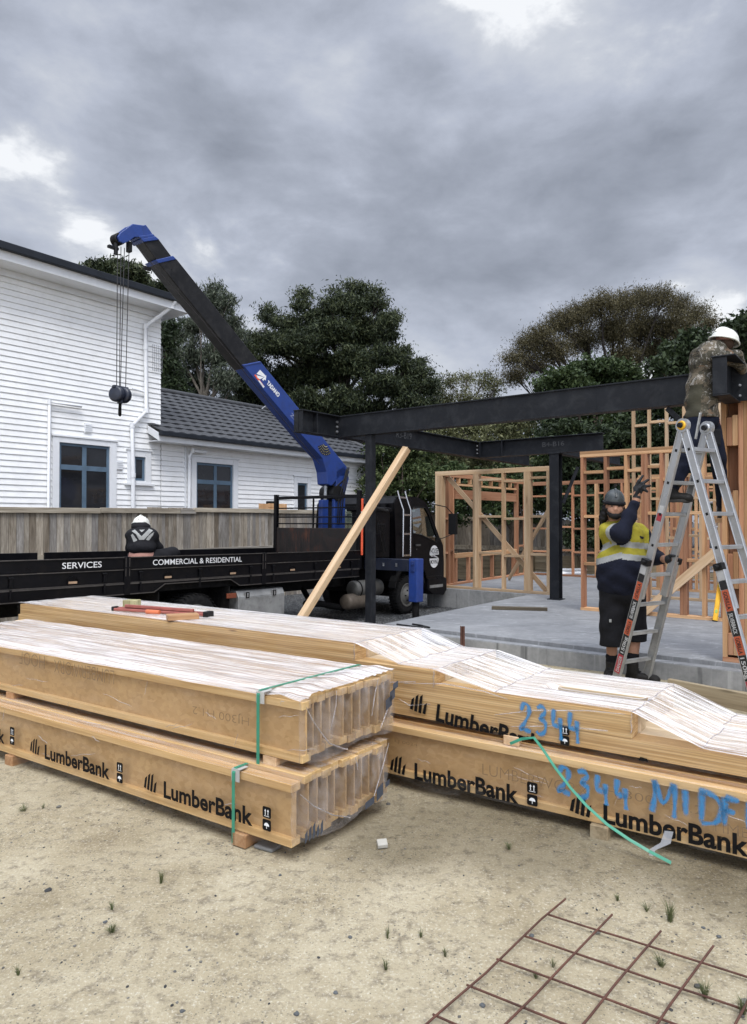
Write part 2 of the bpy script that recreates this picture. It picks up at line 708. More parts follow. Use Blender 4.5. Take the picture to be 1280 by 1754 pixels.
def ground_z(x, y):
    x, y = np.asarray(x, float), np.asarray(y, float)
    s = (x - O_SLAB.x) * U.x + (y - O_SLAB.y) * U.y
    t = -((x - O_SLAB.x) * V.x + (y - O_SLAB.y) * V.y)
    cc = (x - .181) * .552 + (y - 4.286) * .834
    low = sstep(cc, 1.0, 2.2) * sstep(-t, -.75, .2)
    back = sstep(s, 4.0, 7.0)
    low = np.maximum(low, back)
    st = np.clip((x - O_TRK.x) * U.x + (y - O_TRK.y) * U.y, -4, 11)
    z = low * (-.030 - .0165 * st)
    z = z + .03 * sstep(s, -2.4, -1.2) * (1 - low)
    z = z + .012 * np.sin(x * 1.9 + 1.3 * np.sin(y * 1.1)) * np.sin(y * 1.7 + .6) * (1 - low) * sstep(np.hypot(x, y), 1.5, 3)
    return z, low


def gz(x, y):
    return float(ground_z(x, y)[0])


def grad_axis(lo, hi, c, fine, n):
    """axis values with spacing that grows away from c"""
    out = [c]
    st = fine
    x = c
    while x < hi:
        x += st
        st = min(st * n, 12)
        out.append(x)
    st, x = fine, c
    while x > lo:
        x -= st
        st = min(st * n, 12)
        out.append(x)
    return np.array(sorted(out))


def make_ground():
    xs, ys = grad_axis(-220, 220, 0, .10, 1.035), grad_axis(-60, 420, 4, .10, 1.03)
    X, Y = np.meshgrid(xs, ys)
    Z, low = ground_z(X, Y)
    nx, ny = len(xs), len(ys)
    me = bpy.data.meshes.new('ground')
    vs = np.stack([X, Y, Z], -1).reshape(-1, 3)
    idx = np.arange(nx * ny).reshape(ny, nx)
    q = np.stack([idx[:-1, :-1], idx[:-1, 1:], idx[1:, 1:], idx[1:, :-1]], -1).reshape(-1, 4)
    me.from_pydata(vs.tolist(), [], q.tolist())
    at_ = me.attributes.new('gravel', 'FLOAT', 'POINT')
    at_.data.foreach_set('value', low.reshape(-1).astype(np.float32))
    me.polygons.foreach_set('use_smooth', [True] * len(q))
    m = newmat('sandy_dirt_and_gravel')
    t = m.node_tree
    v = coords(t, 'Object', False)
    big = tnoise(t, v, .55, 5, .6, .5)
    mid = tnoise(t, v, 2.6, 7, .65, .3)
    fine = tnoise(t, v, 16, 8, .7)
    grit = tnoise(t, v, 90, 4, .7)
    c = tramp(t, tmath(t, 'ADD', tmath(t, 'MULTIPLY', big, .5), tmath(t, 'MULTIPLY', mid, .5)),
              [(.34, (.230, .188, .118)), (.45, (.318, .270, .178)), (.57, (.388, .338, .235)), (.70, (.45, .402, .292))])
    c = mix_rgb(t, tramp(t, fine, [(.35, .8), (.50, 0.0)]), c, (.165, .138, .098))
    c = mix_rgb(t, tramp(t, grit, [(.54, 0.0), (.68, .6)]), c, (.60, .56, .46))
    c = mix_rgb(t, tramp(t, grit, [(.29, .8), (.39, 0.0)]), c, (.10, .09, .075))
    # embedded grit in two sizes
    for sc, th, amt in ((22, .11, .75), (48, .18, .65), (95, .24, .65)):
        vo = N(t, 'ShaderNodeTexVoronoi')
        vo.inputs['Scale'].default_value = sc
        vo.inputs['Randomness'].default_value = 1
        t.links.new(v, vo.inputs['Vector'])
        gatem = tramp(t, tnoise(t, v, 1.1 if sc < 40 else 2.3, 5, .65), [(.44, 0.0), (.58, 1.0)])
        dot = tramp(t, vo.outputs['Distance'], [(th, 1.0), (th + .05, 0.0)])
        sel = tramp(t, N_sep(t, vo.outputs['Color']), [(.55, 0.0), (.6, 1.0)])
        f = tmath(t, 'MULTIPLY', tmath(t, 'MULTIPLY', dot, sel), tmath(t, 'MULTIPLY', gatem, amt))
        c = mix_rgb(t, f, c, (.065, .062, .058))
    # brown soil between the stacks, their shade painted into its colour; ragged edge
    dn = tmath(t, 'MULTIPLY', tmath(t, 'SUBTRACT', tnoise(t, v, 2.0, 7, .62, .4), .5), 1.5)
    soil_shade = None
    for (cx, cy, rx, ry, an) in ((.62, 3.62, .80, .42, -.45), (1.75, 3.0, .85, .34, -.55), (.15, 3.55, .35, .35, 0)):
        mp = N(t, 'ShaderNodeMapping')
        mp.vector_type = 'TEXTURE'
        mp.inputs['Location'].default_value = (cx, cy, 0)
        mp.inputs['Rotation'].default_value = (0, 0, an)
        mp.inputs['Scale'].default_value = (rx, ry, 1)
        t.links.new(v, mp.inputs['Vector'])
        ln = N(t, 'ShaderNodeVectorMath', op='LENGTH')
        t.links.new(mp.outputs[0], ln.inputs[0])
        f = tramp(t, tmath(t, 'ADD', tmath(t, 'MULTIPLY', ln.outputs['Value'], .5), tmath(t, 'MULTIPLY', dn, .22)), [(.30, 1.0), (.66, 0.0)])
        soil_shade = f if soil_shade is None else tmath(t, 'MAXIMUM', soil_shade, f)
    c = mix_rgb(t, tmath(t, 'MULTIPLY', soil_shade, .78), c, mix_rgb(t, 1.0, c, (.44, .425, .40), 'MULTIPLY'))
    # blue-grey gravel of the drive
    vg = N(t, 'ShaderNodeTexVoronoi')
    vg.inputs['Scale'].default_value = 34
    t.links.new(v, vg.inputs['Vector'])
    gcol = tramp(t, N_sep(t, vg.outputs['Color']), [(0, (.045, .047, .05)), (.5, (.12, .125, .13)), (.85, (.22, .225, .23)), (1, (.34, .34, .33))])
    gcol = mix_rgb(t, tramp(t, vg.outputs['Distance'], [(.3, 0.0), (.62, .85)]), gcol, (.02, .02, .02))
    ga = N(t, 'ShaderNodeAttribute')
    ga.attribute_name = 'gravel'
    gf = tramp(t, tmath(t, 'ADD', ga.outputs['Fac'], tmath(t, 'MULTIPLY', tmath(t, 'SUBTRACT', mid, .5), .8)), [(.35, 0.0), (.6, 1.0)])
    c = mix_rgb(t, gf, c, gcol)
    h = tmath(t, 'ADD', tmath(t, 'MULTIPLY', mid, 1.0), tmath(t, 'ADD', tmath(t, 'MULTIPLY', fine, .55), tmath(t, 'MULTIPLY', grit, .16)))
    h = tmath(t, 'ADD', h, tmath(t, 'MULTIPLY', tmath(t, 'MULTIPLY', vg.outputs['Distance'], gf), -1.2))
    finish(m, c, .93, 0, h, .03, .75, .15)
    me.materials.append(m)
    me.update()
    o = bpy.data.objects.new('ground', me)
    COL.objects.link(o)
    tag(o, 'pale sandy dirt yard with a grey gravel drive beyond the timber packs', 'ground', None, 'structure')


def N_sep(t, col):
    s = N(t, 'ShaderNodeSeparateColor')
    t.links.new(col, s.inputs[0])
    return s.outputs[0]


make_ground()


def stone_mat(name, a, b):
    m = newmat(name)
    t = m.node_tree
    g = N(t, 'ShaderNodeNewGeometry')
    v = coords(t, 'Object', False)
    c = tramp(t, g.outputs['Random Per Island'], [(0, a), (.7, tuple((x + y) / 2 for x, y in zip(a, b))), (1, b)])
    return finish(m, c, .85, 0, tnoise(t, v, 80, 3), .004, .5, .25)


def make_pebbles():
    ico_v, ico_f = [], []
    bm = bmesh.new()
    bmesh.ops.create_icosphere(bm, subdivisions=1, radius=1)
    iv = np.array([v.co[:] for v in bm.verts])
    jf = np.array([[v.index for v in f.verts] for f in bm.faces])
    bm.free()
    n = 4400
    rr = RNG.random((n, 6))
    # more stones near the camera and in loose patches
    Yp = 2.0 + 7.5 * rr[:, 0] ** 1.7
    Xp = (rr[:, 1] - .5) * 1.35 * Yp
    cl = np.sin(Xp * 2.3 + 1.7 * np.sin(Yp * 1.9)) * np.sin(Yp * 2.9 + .8 * Xp)
    keep = rr[:, 2] < .35 + .65 * np.clip(cl + .2, 0, 1)
    s = (Xp - O_SLAB.x) * U.x + (Yp - O_SLAB.y) * U.y
    keep &= s < -.3
    Xp, Yp, rr = Xp[keep], Yp[keep], rr[keep]
    Zp, _ = ground_z(Xp, Yp)
    size = .0020 + .0060 * rr[:, 3] ** 3.5 + .009 * (rr[:, 3] > .99)
    V_, F_ = [], []
    for i in range(len(Xp)):
        a = rr[i, 4] * 6.28
        R = np.array([[math.cos(a), -math.sin(a), 0], [math.sin(a), math.cos(a), 0], [0, 0, 1]])
        jit = 1 + .25 * RNG.standard_normal((len(iv), 1)).clip(-1.2, 1.2)
        p = (iv * jit * np.array([1, .6 + .5 * rr[i, 5], .55]) * size[i]) @ R.T
        V_.append(p + np.array([Xp[i], Yp[i], Zp[i] + size[i] * .12]))
        F_.append(jf + len(iv) * i)
    me = bpy.data.meshes.new('pebbles')
    me.from_pydata(np.concatenate(V_).tolist(), [], np.concatenate(F_).tolist())
    me.materials.append(stone_mat('pebble_stone', (.030, .031, .033), (.17, .16, .14)))
    o = bpy.data.objects.new('pebbles', me)
    COL.objects.link(o)
    tag(o, 'small grey pebbles and grit strewn over the dirt', 'pebbles', None, 'stuff')


make_pebbles()

# ------------------------------------------------------------------ concrete slab
def concrete(name, a, b, streaks=False):
    m = newmat(name)
    t = m.node_tree
    v = coords(t, 'Object', False)
    n1 = tnoise(t, v, 1.1, 7, .65, .8)
    n2 = tnoise(t, v, 22, 5, .6)
    c = tramp(t, tmath(t, 'ADD', tmath(t, 'MULTIPLY', n1, .75), tmath(t, 'MULTIPLY', n2, .25)), [(.36, a), (.64, b)])
    if streaks:     # float marks and dried laitance swirls on the slab top; runs down the formed face
        st = tnoise(t, tmap(t, v, (2.6, 7.0, 1), rot=(0, 0, .62)), 1.0, 8, .70, 1.6)
        c = mix_rgb(t, tramp(t, st, [(.54, 0.0), (.66, .6)]), c, (.38, .39, .40))
        c = mix_rgb(t, tramp(t, st, [(.32, .5), (.46, 0.0)]), c, (.10, .105, .112))
    else:
        st = tnoise(t, tmap(t, v, (9, 9, .6)), 1.0, 4, .6)
        c = mix_rgb(t, tramp(t, st, [(.56, 0.0), (.7, .7)]), c, (.42, .42, .41))
        c = mix_rgb(t, tramp(t, st, [(.3, .7), (.42, 0.0)]), c, (.07, .072, .072))
    return finish(m, c, .72, 0, n2, .004, .35, .3)


CONC = concrete('floated_concrete', (.155, .160, .167), (.235, .241, .248), True)
CONCF = concrete('formed_concrete_face', (.16, .165, .165), (.31, .31, .305))


def make_slab():
    r = thing('concrete_slab', S(0, .85, -.15), 'new grey concrete house slab with a stepped edge under the timber frames', 'floor slab')
    mb = MB()
    # body 2 mm below the top sheet's edge so no faces coincide
    poly = [(0.0, .85), (0.0, 9.5), (10, 9.5), (10, -1.45), (4.62, -1.45), (4.62, .85)]
    mb.prism([S(s, t, -.4) for s, t in poly], (0, 0, .65), 0)
    o = mb.build('floor', [CONC], r, None, .006, 2)
    mb = MB()
    mb.frame_box(S(-.13, .80, -.4), U * .128, -V * 8.7, (0, 0, .605))
    mb.build('rebate_ledge', [CONC], r, None, .006, 2)
    mb = MB()
    mb.frame_box(S(-.142, .79, -.4), U * .010, -V * 8.7, (0, 0, .597))
    mb.frame_box(S(4.606, -1.46, -.4), U * .012, -V * 2.3, (0, 0, .645))
    mb.build('formed_face', [CONCF], r)


make_slab()

# ------------------------------------------------------------------ white house
def clap(mb, s0, s1, z0, z1, w, holes, exp=.113):
    k = int(round((z1 - z0) / exp))
    for i in range(k):
        za, zb = z0 + i * exp, z0 + (i + 1) * exp
        zc = (za + zb) / 2
        segs = [(s0, s1)]
        for hs0, hs1, hz0, hz1 in holes:
            if hz0 < zc < hz1:
                nn = []
                for a, b in segs:
                    if hs1 <= a or hs0 >= b:
                        nn.append((a, b))
                        continue
                    if hs0 > a: nn.append((a, hs0))
                    if hs1 < b: nn.append((hs1, b))
                segs = nn
        for a, b in segs:
            jz = random.uniform(-.0015, .0015)
            p = [(w - .027 + jz, za + .013), (w - .010, zb), (w + .02, zb), (w + .02, za), (w - .001, za + .0), (w - .001, za + .013)]
            mb.prism([T(a, x, z) for x, z in p], U * (b - a))


def make_window(house, s0, s1, z0, z1, sash, mull=None, trans=None, w=5.2):
    """white trim, blue-grey sash bars, panes"""
    a0, a1, b0, b1 = sash
    mb = MB()
    tq = .055
    mb.frame_box(T(s0, w - tq, z0), U * (a0 - s0), V * .08, UP * (z1 - z0))
    mb.frame_box(T(a1, w - tq, z0), U * (s1 - a1), V * .08, UP * (z1 - z0))
    mb.frame_box(T(a0, w - tq + .002, b1), U * (a1 - a0), V * .08, UP * (z1 - b1 - .002))
    if b0 > z0:
        mb.frame_box(T(a0, w - tq + .002, z0 + .002), U * (a1 - a0), V * .08, UP * (b0 - z0))
        mb.frame_box(T(s0 - .06, w - .09, z0 - .05), U * (s1 - s0 + .12), V * .12, UP * .048)
    mb.frame_box(T(s0 - .03, w - .075, z1 + .001), U * (s1 - s0 + .06), V * .1, UP * .03)
    win = mb.build('window', [TRIM], house, None, .004, 1)
    mb = MB()
    bw = .055
    def bar(x0, x1, y0, y1, d=0):
        mb.frame_box(T(x0, w - .012 + d, y0), U * (x1 - x0), V * .045, UP * (y1 - y0))
    cols = [a0] + ([mull] if mull else []) + [a1]
    rows = [b0] + ([trans] if trans else []) + [b1]
    bar(a0, a0 + bw, b0, b1); bar(a1 - bw, a1, b0, b1)
    bar(a0 + bw, a1 - bw, b1 - bw, b1, .002); bar(a0 + bw, a1 - bw, b0, b0 + bw, .002)
    if mull: bar(mull - .045, mull + .045, b0 + bw, b1 - bw, .004)
    if trans:
        for x0, x1 in ([(a0 + bw, mull - .045), (mull + .045, a1 - bw)] if mull else [(a0 + bw, a1 - bw)]):
            bar(x0, x1, trans - .05, trans + .05, .003)
    mb.build('sash', [SASH], win, house['_o'], .003, 1)
    for i in range(len(cols) - 1):
        for j in range(len(rows) - 1):
            p = MB()
            p.frame_box(T(cols[i] + .02, w + .008, rows[j] + .02), U * (cols[i + 1] - cols[i] - .04), V * .006, UP * (rows[j + 1] - rows[j] - .04))
            p.build('pane', [PANE], win, house['_o'])


TILE = plain('dark_roof_tile', (.034, .036, .041), .62, 0, .35, 9, .35, 60, (.085, .085, .085), .5)


def make_house():
    h = thing('weatherboard_house', T(3.06, 5.2, -.2), 'white weatherboard house with a dark tiled wing behind the paling fence', 'house')
    W1 = (.59, 1.96, 1.2, 3.28); W2 = (2.22, 2.80, 2.44, 3.14); W3 = (3.88, 5.30, 1.2, 3.13); W4 = (7.30, 7.97, 1.3, 2.83)
    mb = MB()
    clap(mb, -3.0, 3.06, -.2, 6.24, 5.2, [W1, W2], .1132)
    mb.frame_box(T(-3, 5.221, -.2), U * 6.06, V * .1, UP * 6.44)
    mb.frame_box(T(2.96, 5.322, -.2), U * .09, V * 6.5, UP * 6.44)
    mb.build('wall', [WHITE], h)
    mb = MB()
    clap(mb, 3.08, 11.1, -.2, 3.50, 5.2, [W3, W4], .113)
    mb.frame_box(T(3.08, 5.221, -.2), U * 8.02, V * .1, UP * 3.7)
    mb.frame_box(T(11.0, 5.322, -.2), U * .1, V * 6.3, UP * 3.7)
    mb.build('wall', [WHITE], h)
    mb = MB()
    mb.frame_box(T(3.70, 5.165, -.2), U * .05, V * .05, UP * 3.6)
    mb.build('corner_trim', [TRIM], h)
    make_window(h, *W1, (.72, 1.81, 1.25, 3.17), 1.265, 2.69)
    make_window(h, *W2, (2.39, 2.66, 2.49, 3.01))
    make_window(h, *W3, (4.03, 5.15, 1.25, 3.0), 4.62, 2.55)
    make_window(h, *W4, (7.43, 7.83, 1.35, 2.66))
    # upper roof: hip over the two-storey part
    e0, e1, wa, wb = -3.4, 3.42, 4.65, 12.2
    mb = MB()
    mb.add([T(e0, wa, 6.5), T(e1, wa, 6.5), T(e1, wb, 6.5), T(e0, wb, 6.5), T(-1, 8.4, 8.0), T(.2, 8.4, 8.0)],
           [(0, 1, 5, 4), (1, 2, 5), (2, 3, 4, 5), (3, 0, 4), (3, 2, 1, 0)])
    rf = mb.build('roof', [TILE], h)
    mb = MB()
    mb.frame_box(T(e0, wa - .10, 6.41), U * (e1 - e0 + .10), V * .098, UP * .14)
    mb.frame_box(T(e1 + .002, wa, 6.41), U * .098, V * 7.4, UP * .14)
    mb.build('gutter', [GUTTER], rf, h['_o'], .012, 2)
    mb = MB()
    mb.frame_box(T(e0, wa, 6.25), U * (e1 - e0), V * .03, UP * .235)
    mb.frame_box(T(e1 - .03, wa + .031, 6.25), U * .03, V * 7.3, UP * .235)
    mb.frame_box(T(e0, wa + .031, 6.26), U * (e1 - e0 - .031), V * .52, UP * .02)
    mb.frame_box(T(3.1, wa + .552, 6.261), U * .288, V * 6.5, UP * .02)
    mb.frame_box(T(e0, 5.125, 6.14), U * 6.46, V * .045, UP * .118)
    mb.build('fascia_and_soffit', [TRIM], rf, h['_o'], .003, 1)
    # wing roof: rows of concrete tiles on a hipped plane
    mb = MB()
    w0, z0, w1, z1 = 4.75, 3.55, 8.2, 5.17
    ncr, step = 11, .06
    sl = math.hypot(w1 - w0, z1 - z0)
    nv = Vector((0, -(z1 - z0), (w1 - w0))) / sl
    for c in range(ncr):
        f0, f1 = c / ncr, (c + 1) / ncr + .008
        sa, sb = 2.72, 11.25 - (11.25 - 9.35) * f0
        n = int((sb - sa) / step)
        rows = []
        for f, lift in ((f0, -.012), (f0, .030), (f1, .004)):
            row = []
            for i in range(n + 1):
                s = sa + (sb - sa) * i / n
                ph = (s / .30 + .5 * (c % 2)) * 2 * PI
                b = .016 * (1 - abs(math.sin(ph / 2)) ** 3) + lift
                ww, zz = w0 + (w1 - w0) * f, z0 + (z1 - z0) * f
                row.append(T(s, ww + nv.y * b, zz + nv.z * b))
            rows.append(row)
        vs = rows[0] + rows[1] + rows[2]
        k = n + 1
        mb.add(vs, [(r * k + i, r * k + i + 1, (r + 1) * k + i + 1, (r + 1) * k + i) for r in range(2) for i in range(n)])
    mb.add([T(11.3, w0, z0 - .02), T(11.3, 11.6, z0 - .02), T(9.4, w1, z1)], [(0, 1, 2)])
    mb.add([T(2.75, w1, z1), T(9.4, w1, z1), T(11.3, 11.6, z0), T(2.75, 11.6, z0)], [(0, 1, 2, 3)])
    mb.add([T(2.75, w0, z0 - .03), T(11.3, w0, z0 - .03), T(11.3, 11.6, z0 - .03), T(2.75, 11.6, z0 - .03)], [(3, 2, 1, 0)])
    wr = mb.build('roof', [TILE], h)
    mb = MB()
    mb.tube([T(2.9, w1, z1 + .03), T(9.35, w1, z1 + .03)], .085, 8)
    mb.tube([T(9.35, w1, z1 + .03), T(11.25, w0 + .05, z0 + .05)], .075, 8)
    mb.build('ridge_cap', [TILE], wr, h['_o'])
    mb = MB()
    mb.frame_box(T(2.70, w0 - .11, z0 - .085), U * 8.7, V * .11, UP * .10)
    mb.build('gutter', [GUTTER], wr, h['_o'], .012, 2)
    mb = MB()
    mb.frame_box(T(2.74, w0 + .001, z0 - .20), U * 8.6, V * .025, UP * .165)
    mb.frame_box(T(2.74, w0 + .027, z0 - .19), U * 8.58, V * .40, UP * .018)
    mb.prism([T(2.735, w0 + .0, z0 - .20), T(2.735, w0 + .0, z0 - .03), T(2.735, 5.16, z0 + .16), T(2.735, 5.16, z0 - .0)], U * -.02)
    mb.build('fascia_and_soffit', [TRIM], wr, h['_o'], .003, 1)
    # pipes and vents
    def pipe(pts, r, m=TRIM, name='downpipe'):
        p = MB()
        p.tube(pts, r, 10)
        for q in pts[1:-1]:
            q = Vector(q)
            p.cyl(q - UP * .05, q + UP * .05, r * 1.18, None, 10)
        return p.build(name, [m], h)
    pipe([T(3.02, 4.60, 6.42), T(2.98, 4.68, 6.30), T(2.61, 5.10, 5.86), T(2.61, 5.10, 5.4), T(2.64, 5.10, 4.02), T(2.29, 5.10, 3.66), T(2.32, 5.10, 2.6), T(2.32, 5.10, .6)], .045)
    pipe([T(3.06, 4.70, 6.45), T(3.06, 4.70, 6.95)], .045, TRIM, 'vent_pipe')
    pipe([T(1.14, 5.10, 3.92), T(.50, 5.12, 3.92), T(.49, 5.13, .6)], .03)
    pipe([T(2.30, 5.12, 4.46), T(2.62, 5.12, 4.43)], .02)
    pipe([T(4.22, 5.05, 3.24), T(3.84, 5.05, 3.24), T(3.80, 5.12, 3.10), T(3.80, 5.12, .6)], .04)
    for s, z, a, b, sl_ in ((1.32, 3.51, .15, .19, True), (2.03, 2.80, .15, .20, True)):
        p = MB()
        p.frame_box(T(s - a / 2, 5.15, z - b / 2), U * a, V * .06, UP * b)
        for k in range(4):
            p.frame_box(T(s - a / 2 + .012, 5.138, z - b / 2 + .02 + k * b / 4.6), U * (a - .024), V * .012, UP * .018)
        p.build('wall_vent', [TRIM], h)
    # window box bracket on the corner: wire trellis
    p = MB()
    for k in range(6):
        p.tube([T(2.80, 5.13, 4.95 + k * .11), T(3.06, 5.13, 4.95 + k * .11)], .004, 4)
        p.tube([T(2.81 + k * .048, 5.126, 4.93), T(2.81 + k * .048, 5.126, 5.52)], .004, 4)
    p.build('wire_trellis', [GALV], h)


make_house()


def make_antenna():
    b = T(8.9, 7.6, 5.0)
    r = thing('roof_antenna', b, 'small white dish bracket and aerial mast on the tiled roof', 'antenna')
    p = MB()
    p.tube([b, b + UP * .75], .02, 8)
    p.tube([b - U * .5 + UP * .05, b + UP * .4], .015, 6)
    p.tube([b + U * .6 + UP * .0, b + UP * .45], .015, 6)
    p.build('mast', [GALV], r)
    p = MB()
    p.lathe([(0, .02), (.03, .16), (.09, .27), (.10, .275), (.09, .26)], b + UP * .65 + V * -.1, (-V + UP * .5 + U * .3), 20)
    p.build('dish', [GALV], r)
    p = MB()
    p.tube([b + UP * .5, b - U * .7 + UP * .62 - V * .2], .018, 6)
    p.frame_box(b - U * .82 + UP * .58 - V * .25, U * .14, V * .1, UP * .1)
    p.build('arm', [TRIM], r)


make_antenna()


# ------------------------------------------------------------------ fences
def paling_fence(name, label, p0, d, n_len, top, bot, rails, step=.100):
    r = thing(name, p0 + UP * bot, label, 'fence')
    nrm = Vector((d.y, -d.x, 0))
    if nrm.dot(-p0) < 0:
        nrm = -nrm
    mb = MB()
    a = 0.0
    while a < n_len:
        wd = step * random.uniform(.72, 1.28)
        tz = top(a) + random.uniform(-.008, .008)
        o = p0 + d * a + nrm * random.uniform(0, .006)
        mb.frame_box(o + UP * bot, d * (wd - .006), nrm * .019, UP * (tz - bot))
        a += wd
    mb.build('palings', [FENCEW], r)
    for a0, a1, z0, z1, out in rails:
        rb = MB()
        q = p0 + nrm * out
        # each rail is nailed up in lengths
        x = a0
        while x < a1 - .05:
            x2 = min(a1, x + random.uniform(1.4, 2.6))
            rb.frame_box(q + d * (x + .003) + UP * (z0 + random.uniform(-.006, .006)), d * (x2 - x - .006), nrm * .045, UP * (z1 - z0))
            x = x2
        rb.build('rail', [FENCER], r, None, .004, 1)
    return r


P0 = T(-3.2, 3.6, 0)
paling_fence('paling_fence', 'weathered grey paling fence between the truck and the white house', P0, U, 16.0,
             lambda a: 1.79 if a < 4.78 else 1.885, -.2,
             [(0, 5.95, 1.765, 1.86, .027), (5.90, 16.0, 1.80, 1.89, .027), (0, 16.0, .955, 1.055, .027)])
paling_fence('paling_fence', 'far grey paling fence behind the framed room with rails on its face', T(12.78, 3.55, 0), -V, 5.4,
             lambda a: 1.80 if a < 2.75 else 1.80 - .14 * (a - 2.75), -.4,
             [(0, 2.7, 1.62, 1.76, .027), (0, 5.4, .72, .86, .027)], .13)


# ------------------------------------------------------------------ trees and shrubs
def leaf_mat(name, dark, mid, light, trans=.25, rough=.6):
    if name in MATS:
        return MATS[name]
    m = newmat(name)
    t = m.node_tree
    g = N(t, 'ShaderNodeNewGeometry')
    v = coords(t, 'Object', False)
    n = tnoise(t, v, .9, 4, .6)
    x = tmath(t, 'ADD', tmath(t, 'MULTIPLY', g.outputs['Random Per Island'], .5), tmath(t, 'MULTIPLY', n, .55))
    c = tramp(t, x, [(.2, dark), (.5, mid), (.85, light)])
    d = N(t, 'ShaderNodeBsdfPrincipled')
    t.links.new(c, d.inputs['Base Color'])
    d.inputs['Roughness'].default_value = rough
    d.inputs['Specular IOR Level'].default_value = .25
    tr = N(t, 'ShaderNodeBsdfTranslucent')
    t.links.new(c, tr.inputs['Color'])
    ms = N(t, 'ShaderNodeMixShader')
    ms.inputs[0].default_value = trans
    t.links.new(d.outputs[0], ms.inputs[1])
    t.links.new(tr.outputs[0], ms.inputs[2])
    o = N(t, 'ShaderNodeOutputMaterial')
    t.links.new(ms.outputs[0], o.inputs[0])
    MATS[name] = m
    return m


BARK = plain('bark', (.075, .058, .043), .9, 0, .4, 6, .8, 25)
BARK_DK = plain('dark_bark', (.028, .022, .017), .9, 0, .4, 6, .8, 25)
BARK_PALE = plain('pale_bark', (.16, .14, .115), .85, 0, .35, 5, .5, 25)


def leaves_mesh(name, C, size, aspect, mats, parent, off, droop=0.0, upish=0.0, rng=RNG):
    """C: (n,3) leaf centres; each leaf a small bent quad pair of its own"""
    n = len(C)
    ax = rng.standard_normal((n, 3))
    ax[:, 2] = ax[:, 2] * (1 - abs(droop)) - droop * 2.2 + upish * 1.6
    ax /= np.linalg.norm(ax, axis=1)[:, None] + 1e-9
    b = rng.standard_normal((n, 3))
    b -= ax * (b * ax).sum(1)[:, None]
    b /= np.linalg.norm(b, axis=1)[:, None] + 1e-9
    L = (size * (.6 + .8 * rng.random(n)))[:, None]
    Wd = L * aspect
    v0 = C - ax * L * .5
    v1 = C + b * Wd * .5
    v2 = C + ax * L * .5
    v3 = C - b * Wd * .5
    vs = np.stack([v0, v1, v2, v3], 1).reshape(-1, 3) - np.array(off)
    me = bpy.data.meshes.new(name)
    me.vertices.add(4 * n)
    me.vertices.foreach_set('co', vs.astype(np.float32).ravel())
    me.loops.add(4 * n)
    me.loops.foreach_set('vertex_index', np.arange(4 * n, dtype=np.int32))
    me.polygons.add(n)
    me.polygons.foreach_set('loop_start', np.arange(0, 4 * n, 4, dtype=np.int32))
    me.polygons.foreach_set('loop_total', np.full(n, 4, dtype=np.int32))
    me.materials.append(mats)
    me.update(calc_edges=True)
    o = bpy.data.objects.new(name, me)
    COL.objects.link(o)
    o.parent = parent
    return o


def tree(name, label, base, lobes, mat, group, n_leaf, size, aspect=.45, flat=.75, droop=0.0, upish=0.0, bark=None, clump=.34, trunk_r=.16, fork=.35, sparse=False, per=45, cat='tree', twigs=0, shell=.55):
    """tapered trunk with limbs to every lobe; crown of leaf clumps spread through the lobes"""
    base = Vector(base)
    r = thing(name, base, label, cat, group)
    mb = MB()
    top = max(l[0].z for l in lobes)
    cen = sum((l[0] for l in lobes), Vector((0, 0, 0))) / len(lobes)
    fz = base.z + (top - base.z) * fork
    mids = []
    fk = Vector((base.x + (cen.x - base.x) * .4, base.y + (cen.y - base.y) * .4, fz))
    mb.tube([base - UP * .3, base + (fk - base) * .5 + Vector((random.uniform(-.1, .1), 0, 0)), fk], [trunk_r * 1.25, trunk_r, trunk_r * .8], 8)
    hi = Vector((cen.x, cen.y, fz + (top - fz) * .75))
    mb.tube([fk, (fk + hi) / 2 + Vector((random.uniform(-.2, .2), 0, 0)), hi], [trunk_r * .8, trunk_r * .5, trunk_r * .15], 7)
    for i_, (c, rad) in enumerate(lobes):
        if len(lobes) > 40 and i_ % 3:
            continue
        st = fk + (hi - fk) * random.uniform(.0, .7)
        md = st + (c - st) * .5 + Vector((random.uniform(-.25, .25), random.uniform(-.25, .25), random.uniform(-.1, .25)))
        mb.tube([st, md, c], [trunk_r * .42, trunk_r * .26, trunk_r * .08], 6)
        for _ in range(twigs):
            dv = Vector(RNG.standard_normal(3)).normalized()
            dv.z = abs(dv.z) * .8 + (.35 if upish else 0)
            e = c + dv * rad * random.uniform(.6, 1.15)
            s2 = md + (c - md) * random.uniform(.3, 1.0)
            mb.tube([s2, s2 + (e - s2) * .55 + Vector(RNG.standard_normal(3)) * .08, e], [trunk_r * .12, trunk_r * .07, .006], 4)
    mb.build('trunk', [bark or BARK], r)
    # clump centres weighted by lobe area
    ar = np.array([l[1] ** 2 for l in lobes])
    ncl = max(8, int(n_leaf / per))
    pick = RNG.choice(len(lobes), ncl, p=ar / ar.sum())
    d = RNG.standard_normal((ncl, 3))
    d /= np.linalg.norm(d, axis=1)[:, None]
    rad = np.array([l[1] for l in lobes])[pick]
    cc = np.array([l[0][:] for l in lobes])[pick]
    rr = rad * (shell + (1 - shell) * RNG.random(ncl)) * (1 + .12 * RNG.standard_normal(ncl))
    P = cc + d * rr[:, None] * np.array([1, 1, flat])
    q = np.repeat(np.arange(ncl), per)
    g = RNG.standard_normal((len(q), 3)) * clump * np.array([1, 1, .55]) * (.6 + .8 * RNG.random(ncl))[q][:, None] * .55
    C = P[q] + g
    C = C[C[:, 2] > base.z + .1]
    leaves_mesh('crown', C, size, aspect, mat, r, base, droop, upish)
    return r


